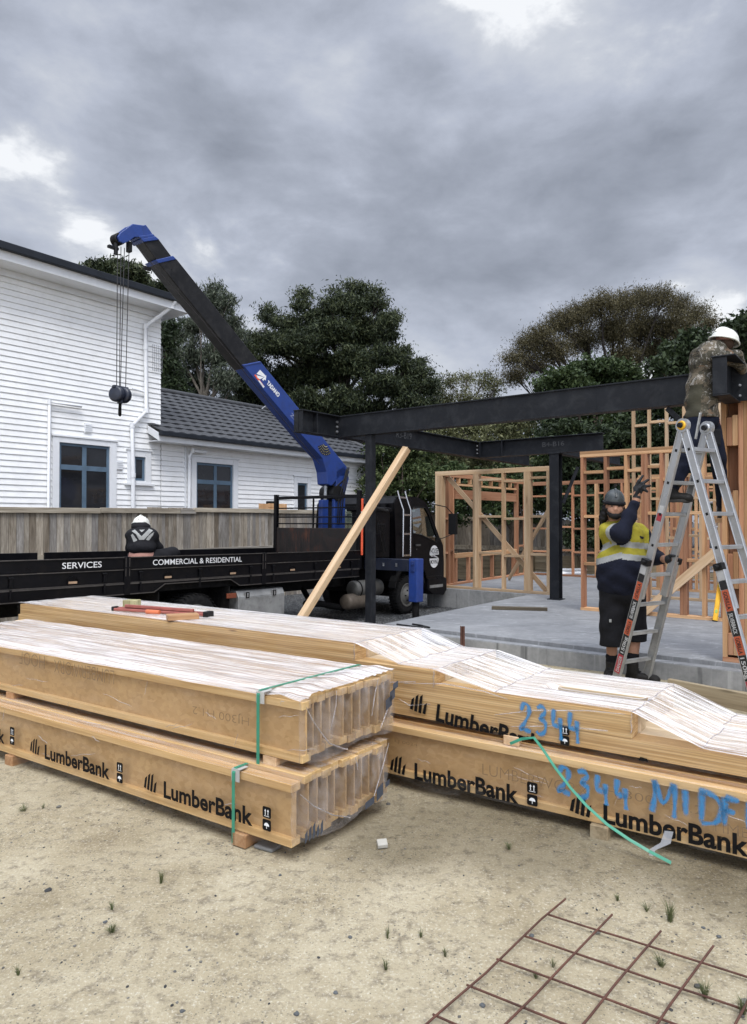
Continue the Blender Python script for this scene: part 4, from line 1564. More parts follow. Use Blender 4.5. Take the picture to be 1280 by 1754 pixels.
def make_ladder():
    r = thing('ladder', (NF + RF) / 2, 'silver articulated stepladder with orange stickers, straddled by the man in camouflage', 'ladder')
    wi, wo = .335, .425

    def rail(p0, p1, wid, tk, nrm):
        d = (p1 - p0).normalized()
        mb = MB()
        x = nrm
        yv = d.cross(x).normalized()
        # channel section: web plus two lips
        mb.bar(p0, p1, tk, wid, yv)
        for k in (-1, 1):
            mb.bar(p0 + yv * (wid / 2 - .005) * k, p1 + yv * (wid / 2 - .005) * k, tk + .014, .008, yv)
        return mb
    for side, foot in ((0, NF), (1, RF)):
        d = (HN - foot).normalized()
        L = (HN - foot).length
        for far in (0, 1):
            off_i = RH * (wi * far)
            inner0 = foot + d * (L * .36)
            mb = rail(inner0 + off_i, HN - d * .03 + off_i, .072, .022, RH)
            mb.build('rail', [ALU], r, None, .002, 1)
            off_o = RH * ((wi + .035) if far else -.035)
            spread = RH * (.02 if far else -.02)
            mb = rail(foot + off_o + spread, foot + d * (L * .50) + off_o, .078, .024, RH)
            mb.build('outer_rail', [ALU if side else ALU_DULL], r, None, .002, 1)
            mb = MB()
            q = foot + off_o + spread
            mb.bar(q - d * .03, q + d * .05, .04, .09, d.cross(RH))
            mb.build('foot', [BLACKPL], r, None, .005, 1)
            # lock knob and rail holes
            q = foot + d * (L * .50) + (off_o if far else RH * -.02)
            sgn = 1 if far else -1
            mb = MB()
            mb.bar(q - d * .03 + RH * .02 * sgn, q + d * .03 + RH * .02 * sgn, .05, .085, d.cross(RH))
            mb.cyl(q + RH * .035 * sgn, q + RH * .08 * sgn, .018, .014, 10)
            mb.build('lock', [BLACKPL], r, None, .006, 2)
            if not far:
                mb = MB()
                for k in range(1, 9):
                    z = .10 + .116 * k
                    if z < .52: continue
                    q = foot + d * (L * z) - RH * .0118
                    mb.bar(q - d * .012, q + d * .012, .002, .022, d.cross(RH))
                mb.build('rung_end', [BLACKPL], r)
        k = 0
        while .10 + .116 * k < .97:
            f = .10 + .116 * k
            wide = f < .36
            a = foot + d * (L * f) + RH * ((-.03) if wide else .012)
            b = foot + d * (L * f) + RH * ((wi + .03) if wide else wi - .012)
            mb = MB()
            mb.bar(a, b, .052 if not wide else .035, .03, UP)
            for s_ in (-1, 1):
                mb.bar(a + EH * .018 * s_ + UP * .0165, b + EH * .018 * s_ + UP * .0165, .008, .006, UP)
            mb.build('rung', [ALU if side else ALU_DULL], r, None, .006, 2)
            k += 1
    for far in (0, 1):
        q = HN + RH * (wi * far)
        mb = MB()
        mb.cyl(q - RH * .02 + UP * .0, q + RH * .02, .062, None, 24)
        mb.build('hinge', [ALU], r, None, .003, 1)
        mb = MB()
        mb.cyl(q - RH * .022, q - RH * .036, .042, .036, 20)
        mb.build('hinge_cover', [YELLOW if not far else ALU], r, None, .003, 1)
        mb = MB()
        mb.cyl(q - RH * .036, q - RH * .06, .026, .022, 8)
        mb.build('hinge_knob', [BLACKPL], r, None, .003, 1)
    mb = MB()
    q = HN + RH * (wi * .72)
    mb.bar(q - UP * .10 - EH * .05, q + UP * .13 + EH * .0, .012, .03, RH)
    mb.build('tool_arm', [ALU], r, None, .004, 1)
    # stickers down the outer near rails
    STK = [plain('sticker_orange', (.42, .085, .035), .5), plain('sticker_black', (.012, .012, .013), .4), plain('sticker_red', (.34, .035, .045), .5), plain('sticker_white', (.42, .42, .41), .5)]
    for side, foot in ((0, NF), (1, RF)):
        d = (HN - foot).normalized()
        L = (HN - foot).length
        y = d.cross(RH).normalized()
        n = -RH
        if y.dot(EH) < 0:
            y = -y
        for f0, f1, ci, txt in ((.455, .485, 3, None), (.425, .453, 1, None), (.355, .423, 0, 'GORILLA'), (.275, .354, 1, 'SILVERBACK'), (.215, .274, 0, 'GORILLA'), (.135, .214, 1, '150kg'), (.06, .134, 2, 'DANGER')):
            o = foot + RH * (-.035 - .02 * (1 - f0 / .5)) + d * (L * f0)
            o1 = foot + RH * (-.035 - .02 * (1 - f1 / .5)) + d * (L * f1)
            mb = MB()
            lift = n * .0196
            mb.add([o + lift - y * .031, o1 + lift - y * .031, o1 + lift + y * .031, o + lift + y * .031], [(0, 1, 2, 3)], 0)
            if txt:
                dd = (o1 - o)
                ln = dd.length
                x_ = dd.normalized()
                yy = n.cross(x_)
                p_ = o
                if side:
                    p_, x_ = o1, -x_
                    yy = -yy
                put_text(mb, txt, p_ + lift + n * .001 + x_ * ln * .08 - yy * .02, x_, yy, ln * .84, .036, 1, .02)
            mb.build('sticker', [STK[ci], STK[3] if ci in (1, 2) else STK[1]], r)
        if side == 0:
            for f, ci in ((.655, 2), (.685, 3)):
                o = foot + d * (L * f) - RH * .0118
                mb = MB()
                mb.add([o - y * .026, o + d * .07 - y * .026, o + d * .07 + y * .026, o + y * .026], [(0, 1, 2, 3)])
                mb.build('sticker', [STK[ci]], r)


make_ladder()


# far scaffold and fence furniture glimpsed through the frames
def make_scaffold():
    b = S(7.7, tS(1214, 7.7), .25)
    r = thing('scaffold_tower', b, 'grey tubular scaffold tower glimpsed through the studs', 'scaffold')
    mb = MB()
    for i in range(3):
        for j in range(2):
            p = b - V * (.5 * i) + U * (.7 * j)
            mb.tube([p, p + UP * 1.9], .022, 6)
    mb.build('standards', [GALV], r)
    mb = MB()
    for z in (.35, .8, 1.25, 1.75):
        for j in range(2):
            p = b + U * (.7 * j) + UP * z
            mb.tube([p, p - V * 1.0], .02, 6)
        mb.tube([b + UP * z, b + U * .7 + UP * z], .02, 6)
    mb.tube([b + UP * .35, b - V * .5 + UP * 1.25], .018, 6)
    mb.build('ledgers', [GALV], r)
make_scaffold()


def make_retaining():
    r = thing('retaining_wall', T(12.5, 3.3, -.3), 'low retaining wall of rough boards and posts under the far fence', 'retaining wall')
    for k in range(4):
        z = -.12 + .215 * k
        board('board', T(12.6, 3.4, z), T(12.6, -7.5, z), .205, .04, UP, GREYW, r)
    for k in range(8):
        q = T(12.52, 3.2 - 1.3 * k, -.4)
        board('post', q, q + UP * 1.05, .11, .10, U, GREYW, r)
make_retaining()


# ------------------------------------------------------------------ wrapped packs of engineered timber
def osb_mat():
    m = newmat('joist_web_board')
    t = m.node_tree
    v = coords(t)
    vo = N(t, 'ShaderNodeTexVoronoi')
    vo.inputs['Scale'].default_value = 1.0
    t.links.new(tmap(t, v, (90, 45, 30)), vo.inputs['Vector'])
    fl = N_sep(t, vo.outputs['Color'])
    n = tnoise(t, v, 2.2, 5, .6)
    c = tramp(t, tmath(t, 'ADD', tmath(t, 'MULTIPLY', fl, .30), tmath(t, 'MULTIPLY', n, .75)), [(.2, (.375, .235, .102)), (.5, (.465, .303, .143)), (.85, (.55, .376, .188))])
    st = tnoise(t, tmap(t, v, (3, 3, .6)), 1.0, 6, .65)
    c = mix_rgb(t, tramp(t, st, [(.56, 0.0), (.76, .16)]), c, (.30, .18, .085))
    return finish(m, c, .62, 0, fl, .002, .3, .3)


def lvl_mat():
    m = newmat('laminated_veneer')
    t = m.node_tree
    v = coords(t)
    w = N(t, 'ShaderNodeTexWave')
    w.wave_type = 'BANDS'
    w.bands_direction = 'Y'
    w.inputs['Scale'].default_value = 24
    w.inputs['Distortion'].default_value = .7
    w.inputs['Detail'].default_value = 2
    t.links.new(v, w.inputs['Vector'])
    n1 = tnoise(t, tmap(t, v, (14, 60, .9)), 1, 5, .6, .5)
    c = tramp(t, n1, [(.36, (.43, .265, .11)), (.5, (.58, .39, .18)), (.64, (.70, .51, .27))])
    c = mix_rgb(t, tramp(t, w.outputs['Fac'], [(.02, .42), (.20, 0.0)]), c, (.26, .16, .08))
    vo = N(t, 'ShaderNodeTexVoronoi')
    vo.inputs['Scale'].default_value = 1.0
    t.links.new(tmap(t, v, (9, 9, 1.6)), vo.inputs['Vector'])
    c = mix_rgb(t, tramp(t, vo.outputs['Distance'], [(.03, .7), (.09, 0.0)]), c, (.17, .09, .045))
    return finish(m, c, .6, 0, n1, .002, .3, .3)


OSB, LVL = osb_mat(), lvl_mat()
FLANGE = wood('joist_flange', [(.44, .275, .115), (.57, .385, .175), (.66, .475, .245)], var=.2)
TOPWOOD = wood('pale_beam_top', [(.58, .46, .30), (.70, .58, .41), (.80, .69, .52)], var=.14, knots=False)


def film_mat(name, base, streak, axis_scale, tint=(.86, .83, .84), rot=0.0, gloss=.8, ramp=((.44, 0.0), (.53, .40), (.66, 1.0))):
    """thin polythene: clear where taut, milky where it wrinkles, glossy all over"""
    m = newmat(name)
    t = m.node_tree
    tc = N(t, 'ShaderNodeTexCoord')
    v = tmap(t, tc.outputs['Object'], axis_scale, rot=(0, 0, rot))
    n1 = tnoise(t, v, 1.0, 6, .62, .25)
    n2 = tnoise(t, tmap(t, tc.outputs['Object'], tuple(a * 2.7 for a in axis_scale), (3, 1, 2), rot=(0, 0, rot)), 1.0, 4, .6, .15)
    s = tmath(t, 'ADD', tmath(t, 'MULTIPLY', n1, .6), tmath(t, 'MULTIPLY', n2, .4))
    f = tramp(t, s, list(ramp))
    big = tnoise(t, tc.outputs['Object'], 1.7, 4, .6)
    f = tmath(t, 'MULTIPLY', f, tramp(t, big, [(.32, .45), (.6, 1.0)]))
    f = tmath(t, 'ADD', tmath(t, 'MULTIPLY', f, streak), base, True)
    tr = N(t, 'ShaderNodeBsdfTransparent')
    tr.inputs[0].default_value = (.97, .96, .955, 1)
    df = N(t, 'ShaderNodeBsdfDiffuse')
    df.inputs[0].default_value = (*tint, 1)
    tl = N(t, 'ShaderNodeBsdfTranslucent')
    tl.inputs[0].default_value = (*tint, 1)
    gl = N(t, 'ShaderNodeBsdfGlossy')
    gl.inputs['Color'].default_value = (.95, .95, .97, 1)
    gl.inputs['Roughness'].default_value = .2
    bn = N(t, 'ShaderNodeBump')
    bn.inputs['Distance'].default_value = .012
    bn.inputs['Strength'].default_value = .55
    t.links.new(s, bn.inputs['Height'])
    for sh in (df, gl):
        t.links.new(bn.outputs[0], sh.inputs['Normal'])
    milky = N(t, 'ShaderNodeMixShader')
    milky.inputs[0].default_value = .22
    t.links.new(df.outputs[0], milky.inputs[1]); t.links.new(tl.outputs[0], milky.inputs[2])
    a = N(t, 'ShaderNodeMixShader')
    t.links.new(f, a.inputs[0]); t.links.new(tr.outputs[0], a.inputs[1]); t.links.new(milky.outputs[0], a.inputs[2])
    fr = N(t, 'ShaderNodeFresnel')
    fr.inputs['IOR'].default_value = 1.45
    t.links.new(bn.outputs[0], fr.inputs['Normal'])
    b = N(t, 'ShaderNodeMixShader')
    t.links.new(tmath(t, 'MULTIPLY', fr.outputs[0], gloss), b.inputs[0])
    t.links.new(a.outputs[0], b.inputs[1]); t.links.new(gl.outputs[0], b.inputs[2])
    o = N(t, 'ShaderNodeOutputMaterial')
    t.links.new(b.outputs[0], o.inputs[0])
    return m


FILM_TOP = film_mat('film_on_top', .27, .72, (1.1, 44, 8), (.97, .94, .93), 0, .8, ((.43, 0.0), (.50, .55), (.58, 1.0)))
FILM_LEDGE = film_mat('film_on_ledge', .03, .40, (.8, 30, 8), (.92, .89, .88))
FILM_SLOPE = film_mat('film_on_slope', .12, 1.0, (1.6, 70, 4), (.96, .94, .94), .10, .8, ((.45, 0.0), (.51, .5), (.57, 1.0)))
FILM_SIDE = film_mat('film_on_side', .0, .07, (2.2, 3, 7), (.9, .87, .84), 0, .35)
FILM_END = film_mat('film_on_end', .06, .30, (3, 7, 4), (.80, .76, .74), .0, .5)
PRINT = plain('black_print', (.008, .0075, .0075), .7, 0, .2, 6, .05, 60, None, .3, .1)
PRINT_FAINT = plain('faint_ink', (.21, .135, .068), .7)


def spray_mat():
    m = newmat('blue_spray_paint')
    t = m.node_tree
    at_ = N(t, 'ShaderNodeAttribute')
    at_.attribute_name = 'core'
    v = coords(t, 'Object', False)
    n = tnoise(t, v, 60, 5, .7)
    al = tramp(t, tmath(t, 'ADD', at_.outputs['Fac'], tmath(t, 'MULTIPLY', tmath(t, 'SUBTRACT', n, .5), .7)), [(.22, 0.0), (.95, .90)])
    return finish(m, (.025, .20, .43), .55, 0, None, alpha=al)


SPRAY = spray_mat()


def pack_root(name, o, ax, label, group, cat='timber pack'):
    x = Vector((ax[0], ax[1], 0)).normalized()
    y = Vector((-x.y, x.x, 0))
    r = bpy.data.objects.new(name, None)
    r.empty_display_size = .2
    COL.objects.link(r)
    r.matrix_world = Matrix(((x.x, y.x, 0, o[0]), (x.y, y.y, 0, o[1]), (0, 0, 1, o[2]), (0, 0, 0, 1)))
    r['_o'] = (0.0, 0.0, 0.0)
    tag(r, label, cat, group)
    return r


def long_piece(name, x0, x1, y, z, boxes, mats, parent, bevel=.002):
    """piece with local Z along the pack; boxes: (y0, y1, z0, z1, material) in section"""
    mb = MB()
    for y0, y1, z0, z1, mi in boxes:
        mb.box((y0, z0, 0), (y1, z1, x1 - x0), mi)
    o = mb.build(name, mats, None, Vector((0, 0, 0)), bevel, 1)
    o.parent = parent
    o.matrix_local = Matrix(((0, 0, 1, x0), (1, 0, 0, y), (0, 1, 0, z), (0, 0, 0, 1)))
    return o


def film_grid(parent, fn, nu, nv, mat, name='plastic_wrap', sub=None):
    vs = [fn(i / nu, j / nv) for j in range(nv + 1) for i in range(nu + 1)]
    k = nu + 1
    fs = [(j * k + i, j * k + i + 1, (j + 1) * k + i + 1, (j + 1) * k + i) for j in range(nv) for i in range(nu)]
    mb = MB().add(vs, fs, 0, True)
    return mb.build(name, [mat], sub or parent, (0, 0, 0))


def wob(x, y, f, seed=0.0):
    return (math.sin(x * f + seed * 1.7) * math.sin(y * f * 1.3 + seed) + .6 * math.sin(x * f * 2.3 + y * f * 1.1 + seed * 2.1)) / 1.6


def stamp_logo(mb, x, z, h, y, mat=0, slope=0.0, clipz=None):
    """four leaning bars, cut on the slant, tall in the middle"""
    for k, (b, tp) in enumerate(((.10, .78), (.04, .97), (.0, 1.0), (.0, .62))):
        xa = x + k * h * .25
        w = h * .175
        z0, z1 = z + b * h, z + tp * h
        lean = h * .10
        p = [(xa, z0 + h * .03), (xa + w, z0), (xa + w + lean, z1), (xa + lean, z1 - h * .14)]
        p = [(a, c + slope * (a - x)) for a, c in p]
        if clipz is not None:
            p = [(a, max(c, clipz)) for a, c in p]
        mb.add([(a, y, c) for a, c in p], [(0, 1, 2, 3)], mat)


def stamp_symbols(mb, x, z, h, y, mk=0, mw=1, clipz=None, only=(0, 1)):
    """two rounded black care symbols, one above the other: this way up, keep dry"""
    for k in only:
        zb = z + (1 - k) * h * 1.12
        if clipz is not None and zb < clipz: zb = clipz
        r_ = h * .16
        pts = []
        for cx, cz, a0 in ((h - r_, h - r_, 0), (r_, h - r_, 90), (r_, r_, 180), (h - r_, r_, 270)):
            for a in range(0, 91, 30):
                pts.append((x + cx * 1.0 + r_ * math.cos(math.radians(a0 + a)), y, zb + cz + r_ * math.sin(math.radians(a0 + a))))
        mb.add(pts, [tuple(range(len(pts)))], mk)
        yy = y - .0012
        if k == 0:
            for c in (.34, .66):
                mb.add([(x + h * (c - .035), yy, zb + h * .26), (x + h * (c + .035), yy, zb + h * .26), (x + h * (c + .035), yy, zb + h * .6), (x + h * (c - .035), yy, zb + h * .6)], [(0, 1, 2, 3)], mw)
                mb.add([(x + h * (c - .1), yy, zb + h * .6), (x + h * (c + .1), yy, zb + h * .6), (x + h * c, yy, zb + h * .8)], [(0, 1, 2)], mw)
            mb.add([(x + h * .2, yy, zb + h * .15), (x + h * .8, yy, zb + h * .15), (x + h * .8, yy, zb + h * .2), (x + h * .2, yy, zb + h * .2)], [(0, 1, 2, 3)], mw)
        else:
            arc = [(x + h * (.5 + .3 * math.cos(a)), yy, zb + h * (.42 + .3 * math.sin(a))) for a in [PI * i / 8 for i in range(9)]]
            mb.add(arc, [tuple(range(9))], mw)
            mb.add([(x + h * .47, yy, zb + h * .18), (x + h * .53, yy, zb + h * .18), (x + h * .53, yy, zb + h * .42), (x + h * .47, yy, zb + h * .42)], [(0, 1, 2, 3)], mw)


def pr(parent, name, f, *a, **k):
    m_ = MB()
    f(m_, *a, **k)
    return m_.build(name, [PRINT_FAINT if name == 'inked_mark' else PRINT, LETTER], parent, (0, 0, 0))


def spray_strokes(parent, strokes, y, name='spray_mark', width=.024):
    vs, fs, core = [], [], []
    for st in strokes:
        pts = []
        P = [Vector((a, b)) for a, b in st]
        # smooth the hand movement
        for i in range(len(P) - 1):
            for k in range(6):
                t = k / 6
                p0, p1, p2, p3 = P[max(i - 1, 0)], P[i], P[i + 1], P[min(i + 2, len(P) - 1)]
                pts.append(.5 * ((2 * p1) + (p2 - p0) * t + (2 * p0 - 5 * p1 + 4 * p2 - p3) * t * t + (3 * p1 - p0 - 3 * p2 + p3) * t ** 3))
        pts.append(P[-1])
        o = len(vs)
        for i, p in enumerate(pts):
            d = (pts[min(i + 1, len(pts) - 1)] - pts[max(i - 1, 0)])
            d = d.normalized() if d.length > 1e-6 else Vector((1, 0))
            n = Vector((-d.y, d.x))
            wv = width * (.85 + .25 * math.sin(i * .55 + len(pts)))
            ce = 1.0 if 0 < i < len(pts) - 1 else .35
            for k, c in ((-1, 0), (-.5, .7), (0, 1), (.5, .7), (1, 0)):
                q = p + n * (wv * k)
                vs.append((q.x, y, q.y))
                core.append(c * ce)
        for i in range(len(pts) - 1):
            for k in range(4):
                fs.append((o + i * 5 + k, o + (i + 1) * 5 + k, o + (i + 1) * 5 + k + 1, o + i * 5 + k + 1))
    mb = MB().add(vs, fs)
    ob = mb.build(name, [SPRAY], parent, (0, 0, 0))
    a = ob.data.attributes.new('core', 'FLOAT', 'POINT')
    a.data.foreach_set('value', core)
    return ob


GLY = {
    '2': [[(.05, .72), (.25, .98), (.62, .95), (.70, .68), (.40, .35), (.02, .03), (.30, .06), (.85, -.02)]],
    '3': [[(.05, .92), (.45, 1.0), (.72, .85), (.40, .60), (.30, .55), (.72, .42), (.70, .12), (.30, -.02), (.02, .08)]],
    '4': [[(.15, 1.0), (.08, .55), (.15, .42), (.75, .38)], [(.62, .72), (.66, .30), (.70, -.12)]],
    'M': [[(.0, .0), (.12, .5), (.10, 1.0)], [(.10, 1.0), (.45, .35), (.85, 1.0)], [(.85, 1.0), (.90, .5), (.85, -.05)]],
    'I': [[(.3, .9), (.35, .1)]],
    'D': [[(.15, .95), (.12, .0)], [(.0, .95), (.6, .85), (.85, .5), (.65, .12), (.1, .0)]],
    'F': [[(.12, 1.0), (.1, .0)], [(.1, .98), (.85, .92)], [(.1, .55), (.65, .50)]],
    'L': [[(.1, 1.0), (.1, .05), (.75, .0)]],
}


def spray_text(txt, x, z, w, h, gap, slope=0.0):
    out = []
    for ch in txt:
        if ch == ' ':
            x += w * .6
            continue
        ww = w * (.45 if ch == 'I' else 1)
        for st in GLY[ch]:
            out.append([(x + a * ww, z + b * h + slope * (x + a * ww)) for a, b in st])
        x += ww + gap
    return out


def strap(parent, x, y0, y1, z0, z1, skew=0.0, name='strap', low=None):
    """green band round the pack with grey card under it at the corner"""
    mb = MB()
    w, t = .020, .002
    e = .010
    def X(y): return x + skew * y
    pts = [(y0 - e, low if low is not None else z0 - e), (y0 - e, z1 - .012), (y0 - e + .014, z1 + e), (y1 - .01, z1 + e), (y1 + e, z1 - .01), (y1 + e, z0 - e)]
    for (ya, za), (yb, zb) in zip(pts[:-1], pts[1:]):
        d = Vector((0, yb - ya, zb - za)).normalized()
        n = Vector((0, -d.z, d.y)) * t
        a, b = Vector((X(ya), ya, za)), Vector((X(yb), yb, zb))
        for s_ in (1,):
            mb.frame_box(a - Vector((w / 2, 0, 0)), b - a, Vector((w, 0, 0)), n)
    s = mb.build(name, [GREENSTRAP], parent, (0, 0, 0))
    mb = MB()
    mb.frame_box((x - .02, y0 - .0065, z1 - .055), (.055, 0, 0), (0, .003, 0), (0, 0, .058))
    mb.frame_box((x - .02, y0 - .0035, z1 + .0045), (.055, 0, 0), (0, .062, 0), (0, 0, .003))
    mb.build('corner_card', [CARD], s, (0, 0, 0))
    return s


G_P = 'shrink-wrapped timber packs stacked in the yard'
AXN = (.8387, -.5446)


def joist_pack(r, xa, xb, n, pitch, h, fw, seed, skew, alt=.034, mat_web=None):
    rnd = random.Random(seed)
    for i in range(n):
        y = .036 + i * pitch
        dz = 0 if i == 0 else alt * (1.0, .55, 1.0, 1.0, .4, .9)[(i + seed) % 6]
        x1 = xb + skew * y + rnd.uniform(-.012, .012) - (.03 if (seed == 2 and i in (2, 3)) else 0)
        fh = .039
        long_piece('joist', xa + rnd.uniform(-.04, .04), x1, y, dz,
                   [(-fw / 2, fw / 2, 0, fh, 0), (-fw / 2, fw / 2, h - fh, h, 0), (-.005, .005, fh - .004, h - fh + .004, 1)], [FLANGE, OSB], r)


def end_film(r, x, y0, y1, z0, z1, skew, seed, film=None):
    """film gathered over the sawn end with folds hanging from the top corners"""
    ny, nz = 46, 26
    def fn(u, v):
        y = y0 + (y1 - y0) * u
        zt, zb = z1 - .004, z0 + .015 * math.sin(u * 9 + seed)
        z = zb + (zt - zb) * v
        fold = .005 * wob(u * 8 + v * 3, v * 5 - u * 2, 2.6, seed) + .005 * abs(math.sin(u * 13 + v * 6 + seed))
        edge = min(u, 1 - u) * 10
        pull = -.016 * max(0, 1 - edge) ** 1.5
        sag = .005 * math.sin(PI * u) * (1 - v) ** 2
        return (x + skew * y + .010 + fold + pull + sag, y, z)
    film_grid(r, fn, ny, nz, film or FILM_END)


FILM_FOLD = film_mat('film_fold', .10, .45, (14, 14, 14), (.84, .83, .86))


def folds(r, x, skew, lines):
    """bunched creases of film lying over the end"""
    for pts in lines:
        mb = MB()
        mb.tube([(x + skew * y + .030, y, z) for y, z in pts], [.0015] + [.0038] * (len(pts) - 2) + [.002], 6)
        mb.build('plastic_wrap', [FILM_FOLD], r, (0, 0, 0))


# --- left stack, lower pack
r1 = pack_root('timber_pack', (-.388, 3.301, .07), AXN, 'lower pack of the left stack, brown I-joists with black printing along its foot', G_P)
SK = .075
W1 = .775
joist_pack(r1, -3.9, 0.0, 11, .0715, .30, .067, 1, SK, .024)
def ft1(u, v):
    x = -3.9 + 3.9 * u
    y = -.004 + (W1 + .008) * v
    return (x + SK * y + .004, y, 
            .300 + .026 * sstep(y, .04, .10) + .004 + .003 * wob(x * 2, y * 9, 3.1, 1))
film_grid(r1, ft1, 150, 26, FILM_LEDGE)
def fs1(u, v):
    x = -3.9 + 3.904 * u
    hang = -.012 + .016 * wob(x, 0, 4.0, .4) - .02 * max(0, math.sin(x * 1.8 + .5)) * (1 if x < -1 else .2)
    z = hang + (.302 - hang) * v
    return (x, -.005 - .004 * abs(wob(x * 1.5, z * 6, 2.0, 2)) - .012 * (1 - v) ** 3 * (.5 + .5 * math.sin(x * 5)), z)
w1 = film_grid(r1, fs1, 120, 10, FILM_SIDE)
end_film(r1, 0.0, -.004, W1, .0, .318, SK, 1.0)
folds(r1, 0.0, SK, [[(.02, .26), (.12, .17), (.26, .08), (.40, .02)], [(.44, .32), (.455, .28), (.46, .25)], [(.74, .32), (.68, .2), (.60, .06)]])

cl = (Vector((0, 0, -.004)), Vector((0, 0, -1)))
for xb in (-2.187, -1.062):
    pr(w1, 'printed_logo', stamp_logo, xb, .062, .105, -.0135)
    pr(w1, 'lettering', put_text, 'LumberBank', (xb + .165, -.0135, .052), Vector((1, 0, 0)), UP, .655, .092, 0, .030, cl)
    pr(w1, 'care_symbol', stamp_symbols, xb + .885, .055, .055, -.0135, only=(0,))
    pr(w1, 'care_symbol', stamp_symbols, xb + .885, .055, .055, -.0135, only=(1,))
pr(w1, 'lettering', put_text, 'LumberBank', (-3.147, -.0135, .062), Vector((1, 0, 0)), UP, .655, .092, 0, .030, cl)
pr(w1, 'care_symbol', stamp_symbols, -2.425, .075, .055, -.0135, only=(0,))
pr(w1, 'care_symbol', stamp_symbols, -2.425, .075, .055, -.0135, only=(1,))

strap(r1, -.367, -.008, W1, .0, .306, SK, low=-.06)

# dark smudged print seen through the end film
def end_print(r, x, skew, spec):
    for y0, y1, z0, z1 in spec:
        mb = MB()
        a = .25 * (z1 - z0)
        mb.add([(x + skew * y0, y0, z0), (x + skew * y1, y1, z0 + a), (x + skew * y1, y1, z1), (x + skew * y0, y0, z1 - a)], [(0, 1, 2, 3)])
        mb.build('printed_mark', [plain('grey_blue_print', (.055, .065, .085), .5)], r, (0, 0, 0))
end_print(r1, .034, SK, [(.05 + .028 * k, .068 + .028 * k, .012, .075 + .012 * (k % 3)) for k in range(5)] + [(.52, .60, .02, .07), (.62, .68, .03, .12), (.70, .74, .08, .12)])

# --- left stack, upper pack
r2 = pack_root('timber_pack', (-.362, 3.40, .44), AXN, 'upper pack of the left stack under a wrinkled clear sheet and one green strap', G_P)
W2 = .80
joist_pack(r2, -3.8, 0.0, 11, .0735, .30, .066, 2, SK, .012)
def ft2(u, v):
    x = -3.8 + 3.8 * u
    y = -.004 + (W2 + .008) * v
    ridge = .012 * abs(wob(x * 3, y * 30, 1.6, 3)) * (.3 + .7 * sstep(x, -.5, -.1))
    return (x + SK * y + .004, y, .300 + .018 * sstep(y, .04, .10) + .005 + .003 * wob(x * 2, y * 9, 3.1, 2) + ridge + .010 * math.exp(-((x + .13) / .05) ** 2))
film_grid(r2, ft2, 170, 40, FILM_TOP)
def fs2(u, v):
    x = -3.8 + 3.804 * u
    z = -.008 + .006 * wob(x, 0, 3.0, 1.4) + (.31) * v
    return (x, -.005 - .004 * abs(wob(x * 1.5, z * 6, 2.0, 4)), z)
w2 = film_grid(r2, fs2, 120, 10, FILM_SIDE)
end_film(r2, 0.0, -.004, W2, -.01, .318, SK, 2.4)
folds(r2, 0.0, SK, [[(.01, .28), (.06, .20), (.18, .06), (.30, .0), (.33, -.01)], [(.24, .315), (.235, .24), (.20, .14)], [(.60, .315), (.57, .24), (.54, .12)], [(.77, .25), (.70, .14), (.62, .03)]])
end_print(r2, .036, SK, [(.66, .72, .12, .20), (.70, .75, .16, .235), (.73, .78, .22, .27)])

fx = -.0105
pr(w2, 'inked_mark', put_text, 'LUMBERWORX', (-1.433, fx, .29), Vector((-1, 0, 0)), Vector((0, 0, -1)), .62, .085, 0, -.012)
pr(w2, 'inked_mark', put_text, 'HJ300 H1.2', (-.33, fx, .19), Vector((-1, 0, 0)), Vector((0, 0, -1)), .42, .055, 0, -.012)
pr(w2, 'inked_mark', put_text, 'HOOF', (-2.16, fx, .30), Vector((-1, 0, 0)), Vector((0, 0, -1)), .30, .085, 0, -.012)

strap(r2, -.258, -.008, W2, -.03, .318, SK + .02, low=-.045)

# --- right stack, upper pack: stepped LVL beams
O3 = (.181, 4.286, .43)
r3 = pack_root('timber_pack', O3, (.834, -.552), 'upper pack of the rear stack, stepped pale laminated beams under sloping film', G_P)
SK3 = .09
W3 = .775
lay = [(0.0, .088, 2.75), (.0885, .216, 1.364), (.2165, .298, .222), (.2985, .399, -.363)]
rnd = random.Random(5)
for z0, z1, xe in lay:
    for i in range(6):
        y = .065 + i * .1296
        e = xe + SK3 * y + rnd.uniform(-.006, .006)
        if abs(xe - 1.364) < .01 and i == 2:
            e = .80
        long_piece('beam', -4.34 + rnd.uniform(-.02, .02), e, y, z0, [(-.0642, .0642, 0, z1 - z0, 0)], [LVL if i == 0 else TOPWOOD], r3)
prof = [(-4.36, .405), (-.361, .405), (-.038, .303), (.224, .303), (.60, .222), (1.368, .222), (1.70, .094), (2.76, .094)]


def ztop(x):
    for (a, b), (c, d) in zip(prof[:-1], prof[1:]):
        if x <= c:
            t = (x - a) / (c - a)
            return b + (d - b) * t
    return prof[-1][1]


def zsoft(x):
    return sum(ztop(x + d_) * w_ for d_, w_ in ((-.018, .25), (0, .5), (.018, .25))) + .004


def top3(x0, x1, n, mat, amp, lab=None):
    def fn(u, v):
        x = x0 + (x1 - x0) * u
        y = -.006 + (W3 + .012) * v
        z = zsoft(x)
        dip = -.085 * math.exp(-(((y - .325) / .062) ** 8)) * sstep(x, .76, .86) * (1 - sstep(x, 1.28, 1.36))
        return (x + SK3 * y + .003, y, z + dip + amp * (wob(x * 3, y * 26, 1.5, 1.2) + .6 * wob(x * 2, y * 60, 1.1, 4)) * .8 + .003)
    return film_grid(r3, fn, n, 60, mat)


